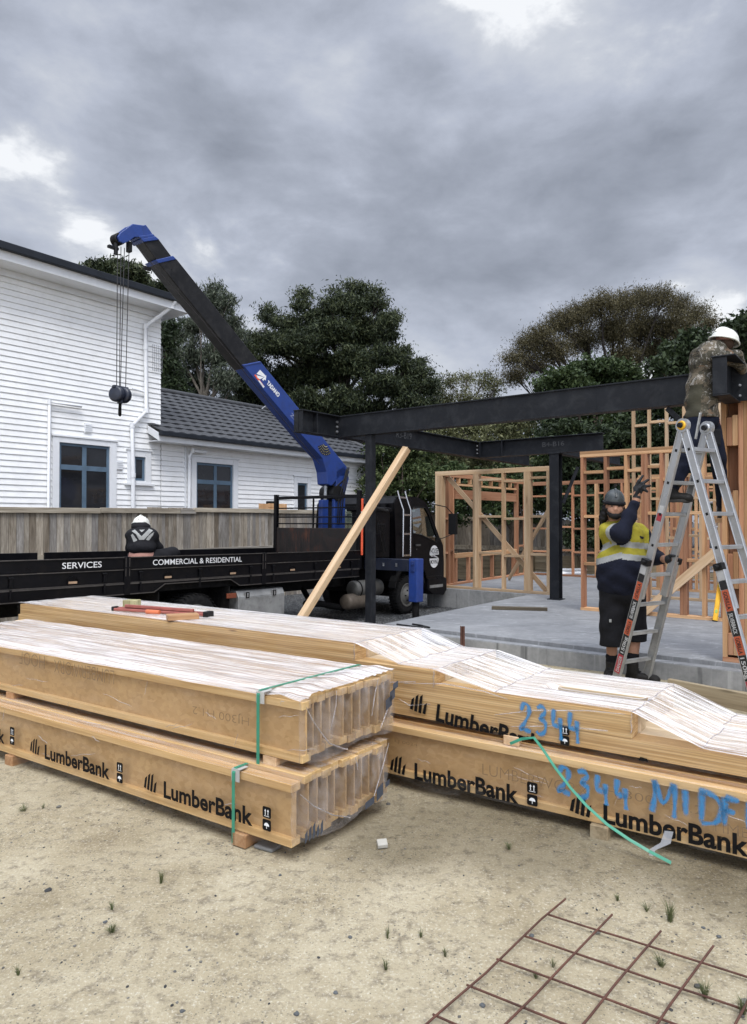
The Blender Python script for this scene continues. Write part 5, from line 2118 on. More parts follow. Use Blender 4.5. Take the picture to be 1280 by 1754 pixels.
top3(-4.36, -.36, 130, FILM_TOP, .0022)
top3(-.36, -.035, 22, FILM_SLOPE, .006)
top3(-.035, .225, 14, FILM_TOP, .003)
top3(.225, .60, 18, FILM_SLOPE, .006)
slot = top3(.60, 1.37, 60, FILM_TOP, .003)
slot.data.materials.append(FILM_LEDGE)
for p_ in slot.data.polygons:
    if .82 < p_.center.x - SK3 * p_.center.y < 1.34 and .262 < p_.center.y < .388:
        p_.material_index = 1
top3(1.37, 1.70, 16, FILM_SLOPE, .007)
top3(1.70, 2.76, 36, FILM_SLOPE, .003)


def side3(u, v):
    x = -4.36 + 7.12 * u
    zt = zsoft(x) - .002
    z0 = -.012 + .008 * wob(x, 0, 3.3, .2)
    z = z0 + (zt - z0) * v
    return (x, -.006 - .004 * abs(wob(x * 1.5, z * 6, 2.0, 7)), z)


w3 = film_grid(r3, side3, 240, 10, FILM_SIDE)
# film pulled tight along each step, with the tape line down the side
for xs, sl in ((-.361, 1), (-.03, 0), (.224, 1), (.61, 0), (1.368, 1), (1.70, 0)):
    mb = MB()
    mb.tube([(xs + SK3 * y + random.uniform(-.012, .012), y, zsoft(xs) + .005 + random.uniform(-.002, .003)) for y in np.linspace(-.005, W3, 14)], .0028, 5)
    if sl:
        mb.tube([(xs + .004 * math.sin(k * 2.1), -.009, ztop(xs) - .10 * k / 5) for k in range(6)], .003, 5)
    mb.build('plastic_wrap', [FILM_FOLD], r3, (0, 0, 0))
for pts in ([(.02, .20), (.30, .235), (.55, .225), (.70, .20)], [(.62, .10), (.85, .16), (1.15, .205), (1.34, .215)], [(-.2, .17), (-.05, .20), (.10, .22)], [(-.02, .10), (.06, .07), (.2, .10)], [(.72, .05), (1.0, .10), (1.25, .115)]):
    mb = MB()
    mb.tube([(a, -.012, b) for a, b in pts], [.0015, .004, .003, .0015][:len(pts)], 5)
    mb.build('plastic_wrap', [FILM_FOLD], r3, (0, 0, 0))

cl3 = (Vector((0, 0, -.008)), Vector((0, 0, -1)))
dr = -.125
pr(w3, 'printed_logo', stamp_logo, .060, .035, .118, -.0135, 0, -.03)
xd = Vector((1, 0, dr)).normalized()
zd = Vector((-dr, 0, 1)).normalized()
pr(w3, 'lettering', put_text, 'LumberBank', (.238, -.0135, .005), xd, zd, .66, .105, 0, .030, cl3)
pr(w3, 'care_symbol', stamp_symbols, 1.0, .0, .05, -.0135, 0, 1, -.006, only=(0,))
pr(w3, 'care_symbol', stamp_symbols, 1.0, .0, .05, -.0135, 0, 1, -.006, only=(1,))
for xx in (.75, .80, 1.40):
    pr(w3, 'printed_mark', MB.add, [(xx, -.0135, -.008), (xx + .05, -.0135, -.008), (xx + .045, -.0135, .008), (xx + .012, -.0135, .012)], [(0, 1, 2, 3)])

spray_strokes(w3, spray_text('2344', .775, .050, .072, .150, .018, -.012), -.0155, width=.020)

# --- right stack, lower pack
r4 = pack_root('timber_pack', (.154, 4.245, .07), (.834, -.552), 'lower pack of the rear stack, brown I-joists with long blue spray writing', G_P)
joist_pack(r4, -4.3, 2.8, 11, .0715, .30, .067, 4, SK3, .024)
def ft4(u, v):
    x = -4.3 + 7.1 * u
    y = -.004 + .80 * v
    return (x + SK3 * y, y, .300 + .026 * sstep(y, .04, .10) + .005 + .003 * wob(x * 2, y * 9, 3.1, 6))
film_grid(r4, ft4, 160, 14, FILM_LEDGE)
def fs4(u, v):
    x = -4.3 + 7.104 * u
    hang = -.006 + .008 * wob(x, 0, 4.0, .9) - .03 * math.exp(-((x - .25) / .2) ** 2)
    z = hang + (.302 - hang) * v
    return (x, -.005 - .004 * abs(wob(x * 1.5, z * 6, 2.0, 5)) - .02 * (1 - v) ** 3 * math.exp(-((x - .3) / .25) ** 2), z)
w4 = film_grid(r4, fs4, 200, 10, FILM_SIDE)

for xb, dy in ((-.055, .004), (1.065, .012)):
    pr(w4, 'printed_logo', stamp_logo, xb, .012 + dy, .112, -.0125)
    pr(w4, 'lettering', put_text, 'LumberBank', (xb + .175, -.0125, .002 + dy), Vector((1, 0, 0)), UP, .66, .100, 0, .030, cl)
    pr(w4, 'care_symbol', stamp_symbols, xb + .885, .012 + dy, .060, -.0125, only=(0,))
    pr(w4, 'care_symbol', stamp_symbols, xb + .885, .012 + dy, .060, -.0125, only=(1,))


pr(w4, 'inked_mark', put_text, 'LUMBERWORX', (.565, -.0115, .125), Vector((1, 0, 0)), UP, .60, .062, 0, -.014)
pr(w4, 'inked_mark', put_text, 'LJ 0024', (-.02, -.0115, .20), Vector((1, 0, 0)), UP, .16, .022, 0, -.01)
pr(w4, 'inked_mark', put_text, 'HJ300 H1.2', (1.25, -.0115, .15), Vector((1, 0, 0)), UP, .46, .055, 0, -.014)
pr(w4, 'inked_mark', put_text, 'TIMBER', (1.74, -.0115, .10), Vector((1, 0, 0)), UP, .25, .05, 0, -.014)

spray_strokes(w4, spray_text('2344', 1.005, .135, .078, .135, .020, -.01) + spray_text('MID', 1.475, .125, .12, .165, .018) + spray_text('FL', 1.79, .135, .085, .14, .02), -.0145, width=.0225)
mb = MB()
mb.add([(1.535, -.012, .05), (1.575, -.012, .055), (1.565, -.03, .0), (1.52, -.035, -.005), (1.50, -.05, -.04), (1.475, -.05, -.04), (1.488, -.06, -.075), (1.470, -.06, -.075)],
       [(0, 1, 2, 3), (3, 2, 4, 5), (5, 4, 6, 7)])
mb.build('torn_film', [film_mat('dirty_film', .55, .3, (9, 9, 9), (.45, .46, .48))], w4, (0, 0, 0))

# fine creases where the side film is drawn tight
crs = random.Random(31)
for root, wrap, x0, x1, z0, z1, yy, n_ in ((r1, w1, -2.6, -.05, .02, .28, -.0105, 9), (r2, w2, -2.9, -.05, .0, .28, -.0105, 12), (r4, w4, -.1, 1.9, .03, .27, -.0105, 9)):
    for _ in range(n_):
        xa, za = crs.uniform(x0, x1), crs.uniform(z0, z1)
        ln, sl_ = crs.uniform(.05, .34), crs.uniform(-.35, .35)
        if crs.random() < .3:
            ln, sl_ = crs.uniform(.015, .03), crs.uniform(2, 4)
        mb = MB()
        k_ = 5
        pts_ = [(xa + ln * i / k_, yy, min(max(za + ln * sl_ * i / k_ + .004 * math.sin(i * 2 + xa * 9), .0), .295)) for i in range(k_ + 1)]
        mb.tube(pts_, [.0006] + [.0014] * (k_ - 1) + [.0006], 5)
        mb.build('film_crease', [FILM_FOLD], wrap, (0, 0, 0))

# --- bearers between and under the packs: every block its own thing
def bearer(r, x, y0, y1, z0, z1, w, label, mat=None):
    M = r.matrix_world
    p0, p1 = M @ Vector((x, y0, (z0 + z1) / 2)), M @ Vector((x, y1, (z0 + z1) / 2))
    o = board('timber_bearer', p0, p1, w, z1 - z0, (M.to_3x3() @ Vector((1, 0, 0))), mat or PINE, None)
    tag(o, label, 'bearer', 'bearers under the packs')


bearer(r1, -.33, -.02, .8, -.068, -.002, .09, 'pine bearer on the dirt under the near left pack, by its green strap')
bearer(r1, -2.43, -.02, .8, -.068, -.002, .09, 'pine bearer on the dirt at the far end of the near left pack')
bearer(r2, -.20, -.0, .80, -.066, -.002, .09, 'pine bearer between the two near left packs below the upper strap', PINE_YEL)
bearer(r2, -2.6, -.0, .80, -.066, -.002, .09, 'pine bearer between the two near left packs towards their far end')
bearer(r3, .72, -.02, .78, -.055, -.002, .09, 'pine bearer between the rear packs under the loose end of green strap', PINE_YEL)
bearer(r3, -1.2, -.02, .78, -.055, -.002, .09, 'pine bearer between the rear packs hidden behind the left stack')
bearer(r4, 1.22, -.03, .78, -.068, -.002, .09, 'dark bearer on the dirt under the rear packs near the blue writing', GREYW)
bearer(r4, -1.6, -.03, .78, -.068, -.002, .09, 'dark bearer on the dirt under the far part of the rear packs', GREYW)
# flat grey plate under the near corner
mb = MB()
p = gnd(456, 1450, .0)
mb.frame_box(p + Vector((-.06, -.02, .001)), (.10, -.055, 0), (.04, .06, 0), (0, 0, .018))
solo(mb, 'steel_plate', [plain('grey_plate', (.17, .17, .165), .6)], 'small flat grey plate on the dirt under the near pack corner', 'plate', None, None, None, .006)

# loose end of green strap
sp = [at(874, 1274, 3.81), at(893, 1266, 3.77), at(915, 1263.5, 3.70), at(930, 1283, 3.68), at(952, 1316, 3.63), at(978, 1350, 3.57), at(1005, 1380, 3.50), at(1040, 1412, 3.43), at(1078, 1438, 3.36), at(1112, 1458, 3.31), gnd(1150, 1478, .012)]
mb = MB()
vs, fs = [], []
for i, p in enumerate(sp):
    d = (sp[min(i + 1, len(sp) - 1)] - sp[max(i - 1, 0)]).normalized()
    n = d.cross(Vector((.3, -.8, .5))).normalized()
    f_ = d.cross(n).normalized()
    for a, b in ((-.008, 0), (.008, 0), (.008, .0016), (-.008, .0016)):
        vs.append(p + n * a + f_ * b)
for i in range(len(sp) - 1):
    for k in range(4):
        fs.append((i * 4 + k, i * 4 + (k + 1) % 4, (i + 1) * 4 + (k + 1) % 4, (i + 1) * 4 + k))
mb.add(vs, fs)
solo(mb, 'loose_strap', [GREENSTRAP], 'loose end of green strap hanging from the rear packs to the dirt', 'strap')

# things lying on top of the rear stack
zt = .43 + .409
mb = MB()
c = gnd(223, 1044, zt)
b_ = .062
mb.frame_box(c + Vector((-b_, -.02, 0)), (b_ * 2, -.02, 0), (.02, .09, 0), (0, 0, .085))
BRUSH = wood('green_stained_endgrain', [(.16, .15, .07), (.27, .25, .13), (.38, .35, .2)], 'Z', .8, 2.0, False)
solo(mb, 'timber_block', [BRUSH], 'small square green stained timber block standing on the rear pack', 'block', None, None, None, .004)
def make_clamp():
    a, b = gnd(196, 1047, zt), gnd(354, 1056, zt)
    r = thing('bar_clamps', (a + b) / 2, 'red folded steel bars with black ends lying on the rear pack', 'clamp bars')
    d = (b - a)
    y = Vector((-d.y, d.x, 0)).normalized()
    mb = MB()
    RED = plain('worn_red_paint', (.27, .075, .058), .6, 0, .2, 8, .1, 60, (.16, .06, .05), .6)
    mb.bar(a + UP * .02 + y * .05, b + UP * .022 + y * .01, .03, .026)
    mb.bar(a + UP * .018 - y * .0, b + UP * .02 - y * .035, .026, .022)
    mb.bar(a + d * .1 + UP * .048 + y * .03, b - d * .12 + UP * .046 - y * .02, .028, .026)
    mb.build('bar', [RED], r, None, .004, 1)
    mb = MB()
    mb.bar(b - d * .001 + UP * .024 - y * .012, b + d * .055 + UP * .024 - y * .014, .085, .044)
    mb.bar(a - d * .03 + UP * .022 + y * .025, a - d * .001 + UP * .022 + y * .025, .07, .036)
    mb.build('end_block', [BLACKPL], r, None, .004, 1)
    mb = MB()
    q = a + d * .40 - y * .045
    mb.cyl(q + UP * .02, q + d * .14 + UP * .02, .02, .018, 10)
    mb.build('handle', [plain('orange_handle', (.50, .13, .05), .5)], r)
make_clamp()
o_a, o_b = gnd(286, 1063, zt), gnd(337, 1060, zt)
plank_thing('timber_offcut', o_a + UP * .024, o_b + UP * .024 + (o_b - o_a) * .05, .10, .045, Vector((-.5, .85, 0)), PINE, 'short pine offcut lying on the rear pack beside the red bars', 'offcut')


# ------------------------------------------------------------------ crane truck (built in its own frame: x along, y across away from the yard, z up)
TILT = .0165


def zl(s, z):
    return z + TILT * s


def tl(px, py, w):
    """image pixel ray -> truck frame on the vertical plane at offset w"""
    s, z = tw(px, py, w)
    return s, zl(s, z)


RUSTP = None


def rust_panel():
    m = newmat('rusty_black_steel')
    t = m.node_tree
    v = coords(t)
    n = tnoise(t, v, 3.2, 8, .68, .5)
    st = tnoise(t, tmap(t, v, (22, 22, 1.6)), 1, 5, .65)
    f = tmath(t, 'ADD', tmath(t, 'MULTIPLY', n, .55), tmath(t, 'MULTIPLY', st, .45))
    c = tramp(t, f, [(.42, (.006, .0055, .0055)), (.54, (.016, .0095, .008)), (.64, (.055, .020, .011)), (.74, (.10, .040, .019))])
    return finish(m, c, tramp(t, f, [(.4, .45), (.6, .85)]), 0, n, .004, .4, .4)


RUSTP = rust_panel()
GLASS = None


def clear_glass():
    m = newmat('cab_glass')
    t = m.node_tree
    tr = N(t, 'ShaderNodeBsdfTransparent')
    tr.inputs[0].default_value = (.62, .70, .66, 1)
    gl = N(t, 'ShaderNodeBsdfGlossy')
    gl.inputs['Roughness'].default_value = .03
    fr = N(t, 'ShaderNodeFresnel')
    fr.inputs[0].default_value = 1.5
    mx = N(t, 'ShaderNodeMixShader')
    t.links.new(tmath(t, 'MULTIPLY', fr.outputs[0], .4), mx.inputs[0]); t.links.new(tr.outputs[0], mx.inputs[1]); t.links.new(gl.outputs[0], mx.inputs[2])
    o = N(t, 'ShaderNodeOutputMaterial')
    t.links.new(mx.outputs[0], o.inputs[0])
    return m


GLASS = clear_glass()
MIRROR = plain('mirror_back', (.03, .03, .03), .4)
RIMC = plain('dusty_grey_metal', (.11, .108, .10), .55, .3, .3, 6, .1, 60, (.05, .045, .04), .5)
TAN = plain('tan_recess', (.33, .22, .14), .6, 0, .25, 12)
SEATC = plain('cab_interior', (.02, .02, .022), .7)
LINE = plain('scuffed_edge', (.050, .044, .040), .5, 0, .4, 14, .2, 60, (.02, .02, .02), .7)


def make_truck():
    r = bpy.data.objects.new('crane_truck', None)
    COL.objects.link(r)
    x = Vector((U.x, U.y, -TILT)).normalized()
    y = V.copy()
    z = x.cross(y).normalized()
    r.matrix_world = Matrix(((x.x, y.x, z.x, O_TRK.x), (x.y, y.y, z.y, O_TRK.y), (x.z, y.z, z.z, O_TRK.z), (0, 0, 0, 1)))
    r['_o'] = (0.0, 0.0, 0.0)
    tag(r, 'black flatbed truck with a blue and black loader crane parked behind the timber packs', 'truck')
    Wd = 2.25
    # chassis
    mb = MB()
    for w in (.70, 1.40):
        mb.box((-4.0, w, .42), (6.2, w + .09, .66))
    for s in (-3.5, -1.5, .9, 2.6, 3.9):
        mb.box((s, .30, .60), (s + .09, 1.95, .70))
    mb.box((-4.0, .10, .66), (3.66, 2.15, .76))
    mb.cyl((0, .3, .21), (0, 1.95, .21), .09, None, 12)
    mb.cyl((5.3, .3, .21), (5.3, 1.95, .21), .06, None, 12)
    mb.ellipsoid((0, 1.12, .21), (.22, .2, .22))
    mb.box((4.1, .55, .32), (5.0, 1.7, .75))
    mb.build('chassis', [CHASSIS], r, (0, 0, 0), .006, 1)
    # deck
    mb = MB()
    mb.box((-4.1, .035, .78), (3.66, Wd - .035, .83))
    # side rail under the gates with the kicked-up wheel arch line
    zb = .665
    pts = [(-4.1, zb), (-.72, zb), (-.55, zb + .10), (.60, zb + .10), (.78, zb), (3.66, zb), (3.66, .80), (-4.1, .80)]
    for w in (.0, Wd - .03):
        mb.prism([(a, w, b) for a, b in pts], (0, .03, 0))
    deck = mb.build('deck', [BLACKP], r, (0, 0, 0), .004, 1)
    mb = MB()
    for a, b in zip(pts[:5], pts[1:6]):
        mb.bar((a[0], -.004, a[1] + .004), (b[0], -.004, b[1] + .004), .012, .012)
    mb.bar((-4.1, -.005, .803), (3.66, -.005, .803), .012, .016)
    mb.build('edge_trim', [LINE], deck, (0, 0, 0))
    # drop sides
    def gate(s0, s1, w, front):
        mb = MB()
        mb.box((s0, w, .815), (s1, w + .03, .985))
        mb.box((s0, w - .004, .99), (s1, w + .034, 1.14))
        g = mb.build('side_gate', [BLACKP], r, (0, 0, 0), .006, 2)
        if not front:
            return
        mb = MB()
        mb.bar((s0, w - .012, 1.143), (s1, w - .012, 1.143), .02, .010)
        mb.bar((s0, w - .010, .984), (s1, w - .010, .984), .014, .010)
        mb.bar((s0, w - .004, .818), (s1, w - .004, .818), .012, .008)
        mb.build('edge_trim', [LINE], g, (0, 0, 0))
        n = 2
        for k in range(n):
            sc = s0 + (s1 - s0) * (.25 + .5 * k)
            # arched tie-down opening
            mb = MB()
            arc = [(sc - .065, .825)] + [(sc + .065 * math.cos(a), .875 + .05 * math.sin(a)) for a in [PI - PI * i / 8 for i in range(9)]] + [(sc + .065, .825)]
            mb.add([(a, w - .003, b) for a, b in arc], [tuple(range(len(arc)))], 0)
            for i in range(len(arc) - 1):
                mb.bar((arc[i][0], w - .006, arc[i][1]), (arc[i + 1][0], w - .006, arc[i + 1][1]), .012, .010, (0, 0, 1), 1)
            mb.box((sc - .055, w - .007, .845), (sc + .055, w - .003, .872), 2)
            mb.build('tie_down', [BLACKP, BLACKP, TAN], g, (0, 0, 0))
        for k in (0, 1, 2):
            sc = s0 + (s1 - s0) * (.06 + .42 * k)
            mb = MB()
            mb.box((sc - .016, w - .03, .84), (sc + .016, w - .004, .95))
            mb.box((sc - .03, w - .036, .935), (sc + .03, w - .004, .955))
            mb.cyl((sc, w - .02, .815), (sc, w - .02, .70), .012, None, 8)
            mb.build('gate_latch', [BLACKP], g, (0, 0, 0), .004, 1)
        return g
    g1 = gate(-3.9, -1.18, .0, True)
    g2 = gate(-1.075, 1.215, .0, True)
    g3 = gate(1.325, 3.66, .0, True)
    for a, b in ((-3.9, -1.18), (-1.075, 1.215), (1.325, 3.66)):
        gate(a, b, Wd - .03, False)
    for s in (-1.17, 1.225):
        mb = MB()
        mb.box((s, -.012, .66), (s + .088, .04, 1.15))
        mb.box((s - .0, -.02, 1.0), (s + .088, -.0125, 1.02))
        mb.build('gate_post', [BLACKP], r, (0, 0, 0), .006, 2)
        mb = MB()
        for k in (.012, .066):
            mb.box((s + k, -.018, .90), (s + k + .008, -.0125, 1.14))
        mb.build('edge_trim', [LINE], r, (0, 0, 0))
    # lettering on the gates
    for g, txt, p0, p1 in ((g1, 'SERVICES', (104, 979.5), (172, 976)), (g2, 'COMMERCIAL & RESIDENTIAL', (260, 972.5), (413, 965.5))):
        a, b = tl(*p0, -.008), tl(*p1, -.008)
        mb = MB()
        put_text(mb, txt, (a[0], -.0085, 1.028), Vector((1, 0, 0)), UP, b[0] - a[0], .074, 0, .004)
        mb.build('lettering', [LETTER], g, (0, 0, 0))
    # headboard with open rack above a rusty plate
    mb = MB()
    mb.box((3.68, .0, 1.05), (3.72, Wd, 1.55))
    mb.build('headboard', [RUSTP], r, (0, 0, 0), .006, 1)
    mb = MB()
    for w in (.0, Wd - .08):
        mb.box((3.66, w, .80), (3.74, w + .08, 2.26 if w < .1 else 2.22))
    mb.box((3.685, Wd * .52, 1.551), (3.715, Wd * .52 + .035, 2.12))
    for z0, h in ((2.12, .06), (1.93, .025), (1.75, .025), (1.62, .025)):
        mb.box((3.682, .081, z0), (3.718, Wd - .081, z0 + h))
    mb.build('rack', [BLACKP], r, (0, 0, 0), .005, 1)
    mb = MB()
    mb.cyl((3.70, -.03, 1.06), (3.70, -.03, 2.10), .022, None, 10)
    pol = mb.build('marker_pole', [ORANGE], r, (0, 0, 0))
    mb = MB()
    mb.cyl((3.70, -.03, 1.72), (3.70, -.03, 1.86), .0235, None, 10)
    mb.build('reflective_band', [LETTER], pol, (0, 0, 0))

    # wheels
    def wheel(s, w, dual):
        R, rr = .384, .235
        ax = Vector((0, -1, 0))
        for k in range(2 if dual else 1):
            o = Vector((s, w + .24 * k, .209))
            mb = MB()
            mb.lathe([(-.205, rr), (-.215, .30), (-.19, .365), (-.15, R), (-.03, R), (.0, .365), (.012, .30), (.0, rr)], o, ax, 40)
            for j in range(36):
                a = 2 * PI * j / 36
                q = o + Vector((math.cos(a), 0, math.sin(a))) * (R + .004)
                mb.bar(q - ax * -.04 - ax * .19 * 0 + Vector((0, .02, 0)), q + Vector((0, .19, 0)), .022, .012, Vector((math.cos(a), 0, math.sin(a))))
            t_ = mb.build('wheel', [RUBBER], r, (0, 0, 0))
            if k == 0:
                mb = MB()
                prof = [(.004, rr + .004), (.014, rr - .004), (.0, rr - .02), (-.07, rr - .05), (-.085, .12), (-.05, .10), (-.03, .06), (-.03, .0)] if dual else [(.004, rr + .004), (.014, rr - .004), (.0, rr - .02), (-.02, .17), (.03, .14), (.035, .09), (.075, .075), (.08, .0)]
                mb.lathe(prof, o, ax, 36)
                mb.build('rim', [RIMC], t_, (0, 0, 0))
                mb = MB()
                for j in range(6):
                    a = 2 * PI * j / 6
                    q = o + Vector((math.cos(a), 0, math.sin(a))) * .115 + ax * (.03 if not dual else -.07)
                    mb.cyl(q, q + ax * .03, .014, .012, 6)
                mb.build('wheel_nuts', [CHASSIS], t_, (0, 0, 0))
    for w, dual in ((.03, True),):
        wheel(0, w, True)
        wheel(5.3, .05, False)
    for s, wds in ((0, (1.80, 2.02)), (5.3, (2.02,))):
        for w in wds:
            mb = MB()
            mb.cyl((s, w - .2, .209), (s, w, .209), .384, None, 32)
            mb.build('wheel', [RUBBER], r, (0, 0, 0))
    mb = MB()
    mb.box((-.62, .05, .20), (-.60, .5, .66))
    mb.build('mud_flap', [RUBBER], r, (0, 0, 0))
    mb = MB()
    mb.box((.62, .05, .12), (.635, .5, .66))
    mb.build('mud_flap', [RUBBER], r, (0, 0, 0))
    mb = MB()
    a, b = tl(388, 1017, .03), tl(404, 1024, .03)
    mb.box((a[0], .02, b[1]), (b[0], .05, a[1]))
    mb.build('reflector', [plain('dull_orange_lens', (.18, .05, .025), .3)], r, (0, 0, 0), .004, 1)
    # tool box
    a, b = tl(408, 1013, .02), tl(487, 1052, .02)
    mb = MB()
    mb.box((a[0], .02, b[1] - .01), (b[0], .5, a[1] - .1))
    mb.prism([(a[0], .02, a[1] - .098), (b[0], .02, a[1] - .098), (b[0], .07, a[1] + .0), (a[0], .07, a[1] + .0)], (0, .43, 0))
    tb = mb.build('tool_box', [ALU_DULL], r, (0, 0, 0), .004, 1)
    mb = MB()
    for k in (.14, .72):
        sc = a[0] + (b[0] - a[0]) * k
        mb.box((sc, .008, a[1] - .115), (sc + .075, .034, a[1] - .02), 0)
        mb.box((sc + .025, .002, a[1] - .10), (sc + .05, .009, a[1] - .04), 1)
        mb.box((sc - .01, .012, a[1] - .125), (sc + .085, .019, a[1] - .012), 1)
    mb.build('latch', [BLACKPL, ALU], tb, (0, 0, 0), .002, 1)
    # fuel and air tanks, exhaust
    a = tl(600, 1034, .1)
    mb = MB()
    mb.lathe([(-.02, .0), (-.02, .10), (.0, .135), (.04, .145), (.55, .145), (.6, .12), (.6, 0)], (a[0], .22, a[1] + .02), (1, 0, .0), 24)
    mb.build('silencer', [plain('rusty_grey_steel', (.13, .105, .08), .6, .2, .3, 9)], r, (0, 0, 0))
    a = tl(618, 1010, .1)
    mb = MB()
    mb.lathe([(-.0, .0), (.01, .13), (.04, .16), (.8, .16), (.83, .13), (.84, 0)], (a[0] - .1, .24, a[1]), (1, 0, .0), 24)
    tk = mb.build('air_tank', [RIMC], r, (0, 0, 0))
    mb = MB()
    for k in (.1, .5):
        mb.lathe([(0, .164), (0, .170), (.03, .170), (.03, .164)], (a[0] - .1 + k, .24, a[1]), (1, 0, 0), 24)
    mb.build('tank_band', [CHASSIS], tk, (0, 0, 0))
    mb = MB()
    a = tl(530, 1035, .3)
    b = tl(592, 1042, .3)
    mb.tube([(a[0], .4, a[1]), (a[0] + .4, .4, a[1] - .03), (b[0], .35, b[1] - .0)], .06, 10)
    mb.tube([(a[0] + .3, .8, a[1] + .3), (a[0] + .2, .5, a[1] + .05), (a[0], .4, a[1])], .05, 10)
    mb.build('exhaust_pipe', [CHASSIS], r, (0, 0, 0))

    # ---- cab
    c0, c1 = 4.86, 6.62
    w0, w1 = .02, 2.20
    side = [(c0, .52), (c0, 2.06), (c0 + .10, 2.18), (c0 + .35, 2.225), (5.75, 2.21), (6.02, 2.12), (6.20, 1.86), (6.50, 1.36), (6.62, 1.20), (6.66, .85), (6.66, .50), (5.98, .50), (5.90, .66), (5.70, .83), (5.45, .90), (5.1, .86), (4.95, .72)]
    win = [(5.46, 1.46), (5.455, 1.93), (5.55, 2.0), (5.97, 2.0), (6.10, 1.86), (6.37, 1.40), (6.36, 1.27), (5.80, 1.42)]
    mb = MB()
    # side skins with a window hole, by bridging ring to hole
    def skin(w, th):
        from mathutils.geometry import tessellate_polygon
        outer = [Vector((a, b, 0)) for a, b in side]
        hole = [Vector((a, b, 0)) for a, b in reversed(win)]
        tris = tessellate_polygon([outer, hole])
        P = outer + hole
        lean = lambda p: w + (.07 if w < 1 else -.07) * max(0, p.y - 1.25) / .95
        mb.add([(p.x, lean(p), p.y) for p in P] , [tuple(t) for t in tris], 0)
        n = len(outer)
        for ring, k in ((range(n), n), (range(n, len(P)), len(hole))):
            ring = list(ring)
            vs = [(P[i].x, lean(P[i]), P[i].y) for i in ring] + [(P[i].x, lean(P[i]) + th, P[i].y) for i in ring]
            mb.add(vs, [(i, (i + 1) % k, k + (i + 1) % k, k + i) for i in range(k)])
    skin(w0, .04)
    skin(w1, -.04)
    # back, roof, front
    def lat(a, b, k0=0.0):
        i0 = w0 + .07 * max(0, b - 1.25) / .95
        return i0, w0 + w1 - i0
    rng_ = [side[i] for i in range(0, 5)] + [side[5]]
    for (a0, b0), (a1, b1) in zip(rng_[:-1], rng_[1:]):
        l0, l1 = lat(a0, b0), lat(a1, b1)
        if a0 == c0 and a1 == c0:       # rear wall around the back window
            zb_, zt_ = 1.45, 1.95
            mb.add([(c0, w0, .52), (c0, w1, .52), (c0, w1 - .02, zb_), (c0, w0 + .02, zb_)], [(0, 1, 2, 3)])
            mb.add([(c0, w0 + .055, zt_), (c0, w1 - .055, zt_), (c0, w1 - .06, 2.06), (c0, w0 + .06, 2.06)], [(0, 1, 2, 3)])
            mb.add([(c0, w0 + .02, zb_), (c0, .35, zb_), (c0, .35, zt_), (c0, w0 + .055, zt_)], [(0, 1, 2, 3)])
            mb.add([(c0, 1.85, zb_), (c0, w1 - .02, zb_), (c0, w1 - .055, zt_), (c0, 1.85, zt_)], [(0, 1, 2, 3)])
        else:
            mb.add([(a0, l0[0], b0), (a0, l0[1], b0), (a1, l1[1], b1), (a1, l1[0], b1)], [(0, 1, 2, 3)], 0, True)
    for i in range(8, 10):
        (a0, b0), (a1, b1) = side[i], side[i + 1]
        mb.add([(a0, w0, b0), (a0, w1, b0), (a1, w1, b1), (a1, w0, b1)], [(0, 1, 2, 3)])
    (a0, b0), (a1, b1) = side[5], side[6]
    l0 = lat(a0, b0)
    mb.add([(a0, l0[0], b0), (a0, l0[1], b0), (a0 + .06, l0[1], b0 - .08), (a0 + .06, l0[0], b0 - .08)], [(0, 1, 2, 3)])
    mb.add([(6.50, w0, 1.36), (6.50, w1, 1.36), (6.62, w1, 1.20), (6.62, w0, 1.20)], [(0, 1, 2, 3)])
    mb.box((c0, w0 + .06, .50), (6.6, w1 - .06, .56))
    cab = mb.build('cab', [BLACKP], r, (0, 0, 0))
    mb = MB()
    f = lambda p: (p[0], w0 + .012 + .07 * max(0, p[1] - 1.25) / .95, p[1])
    g = lambda p: (p[0], w1 - .012 - .07 * max(0, p[1] - 1.25) / .95, p[1])
    mb.add([f(p) for p in win], [tuple(range(len(win)))])
    mb.add([g(p) for p in win], [tuple(range(len(win)))])
    mb.add([(6.06, .1, 2.06), (6.06, 2.12, 2.06), (6.48, 2.16, 1.38), (6.48, .06, 1.38)], [(0, 1, 2, 3)])
    mb.add([(c0 + .01, .36, 1.46), (c0 + .01, 1.84, 1.46), (c0 + .01, 1.84, 1.94), (c0 + .01, .36, 1.94)], [(0, 1, 2, 3)])
    mb.build('cab_window', [GLASS], cab, (0, 0, 0))
    mb = MB()
    ww = [(a, w0 - .004 + .07 * max(0, b - 1.25) / .95, b) for a, b in win]
    mb.tube(ww + [ww[0]], .012, 6)
    dl = [(5.44, 2.08), (5.42, .95), (5.62, .92), (5.86, .72), (6.0, .55), (6.56, .55), (6.6, 1.18), (6.44, 1.30)]
    mb.tube([(a, w0 - .001 + .07 * max(0, b - 1.25) / .95, b) for a, b in dl], .005, 5)
    mb.build('door_seal', [BLACKPL], cab, (0, 0, 0))
    mb = MB()
    a, b = tl(712, 934, 0), tl(722, 936, 0)
    mb.box((a[0], w0 - .03, a[1] - .02), (a[0] + .17, w0 - .004, a[1] + .02))
    mb.box((a[0] + .03, w0 - .012, a[1] - .10), (a[0] + .06, w0 - .002, a[1] - .07))
    mb.build('door_handle', [plain('dark_handle', (.05, .05, .05), .3)], cab, (0, 0, 0), .006, 2)
    # door emblem: two white half discs with cut-out words
    mb = MB()
    a = tl(744.5, 951, 0)
    ex, ez, er = a[0], a[1] - .015, .20
    yq = w0 - .004
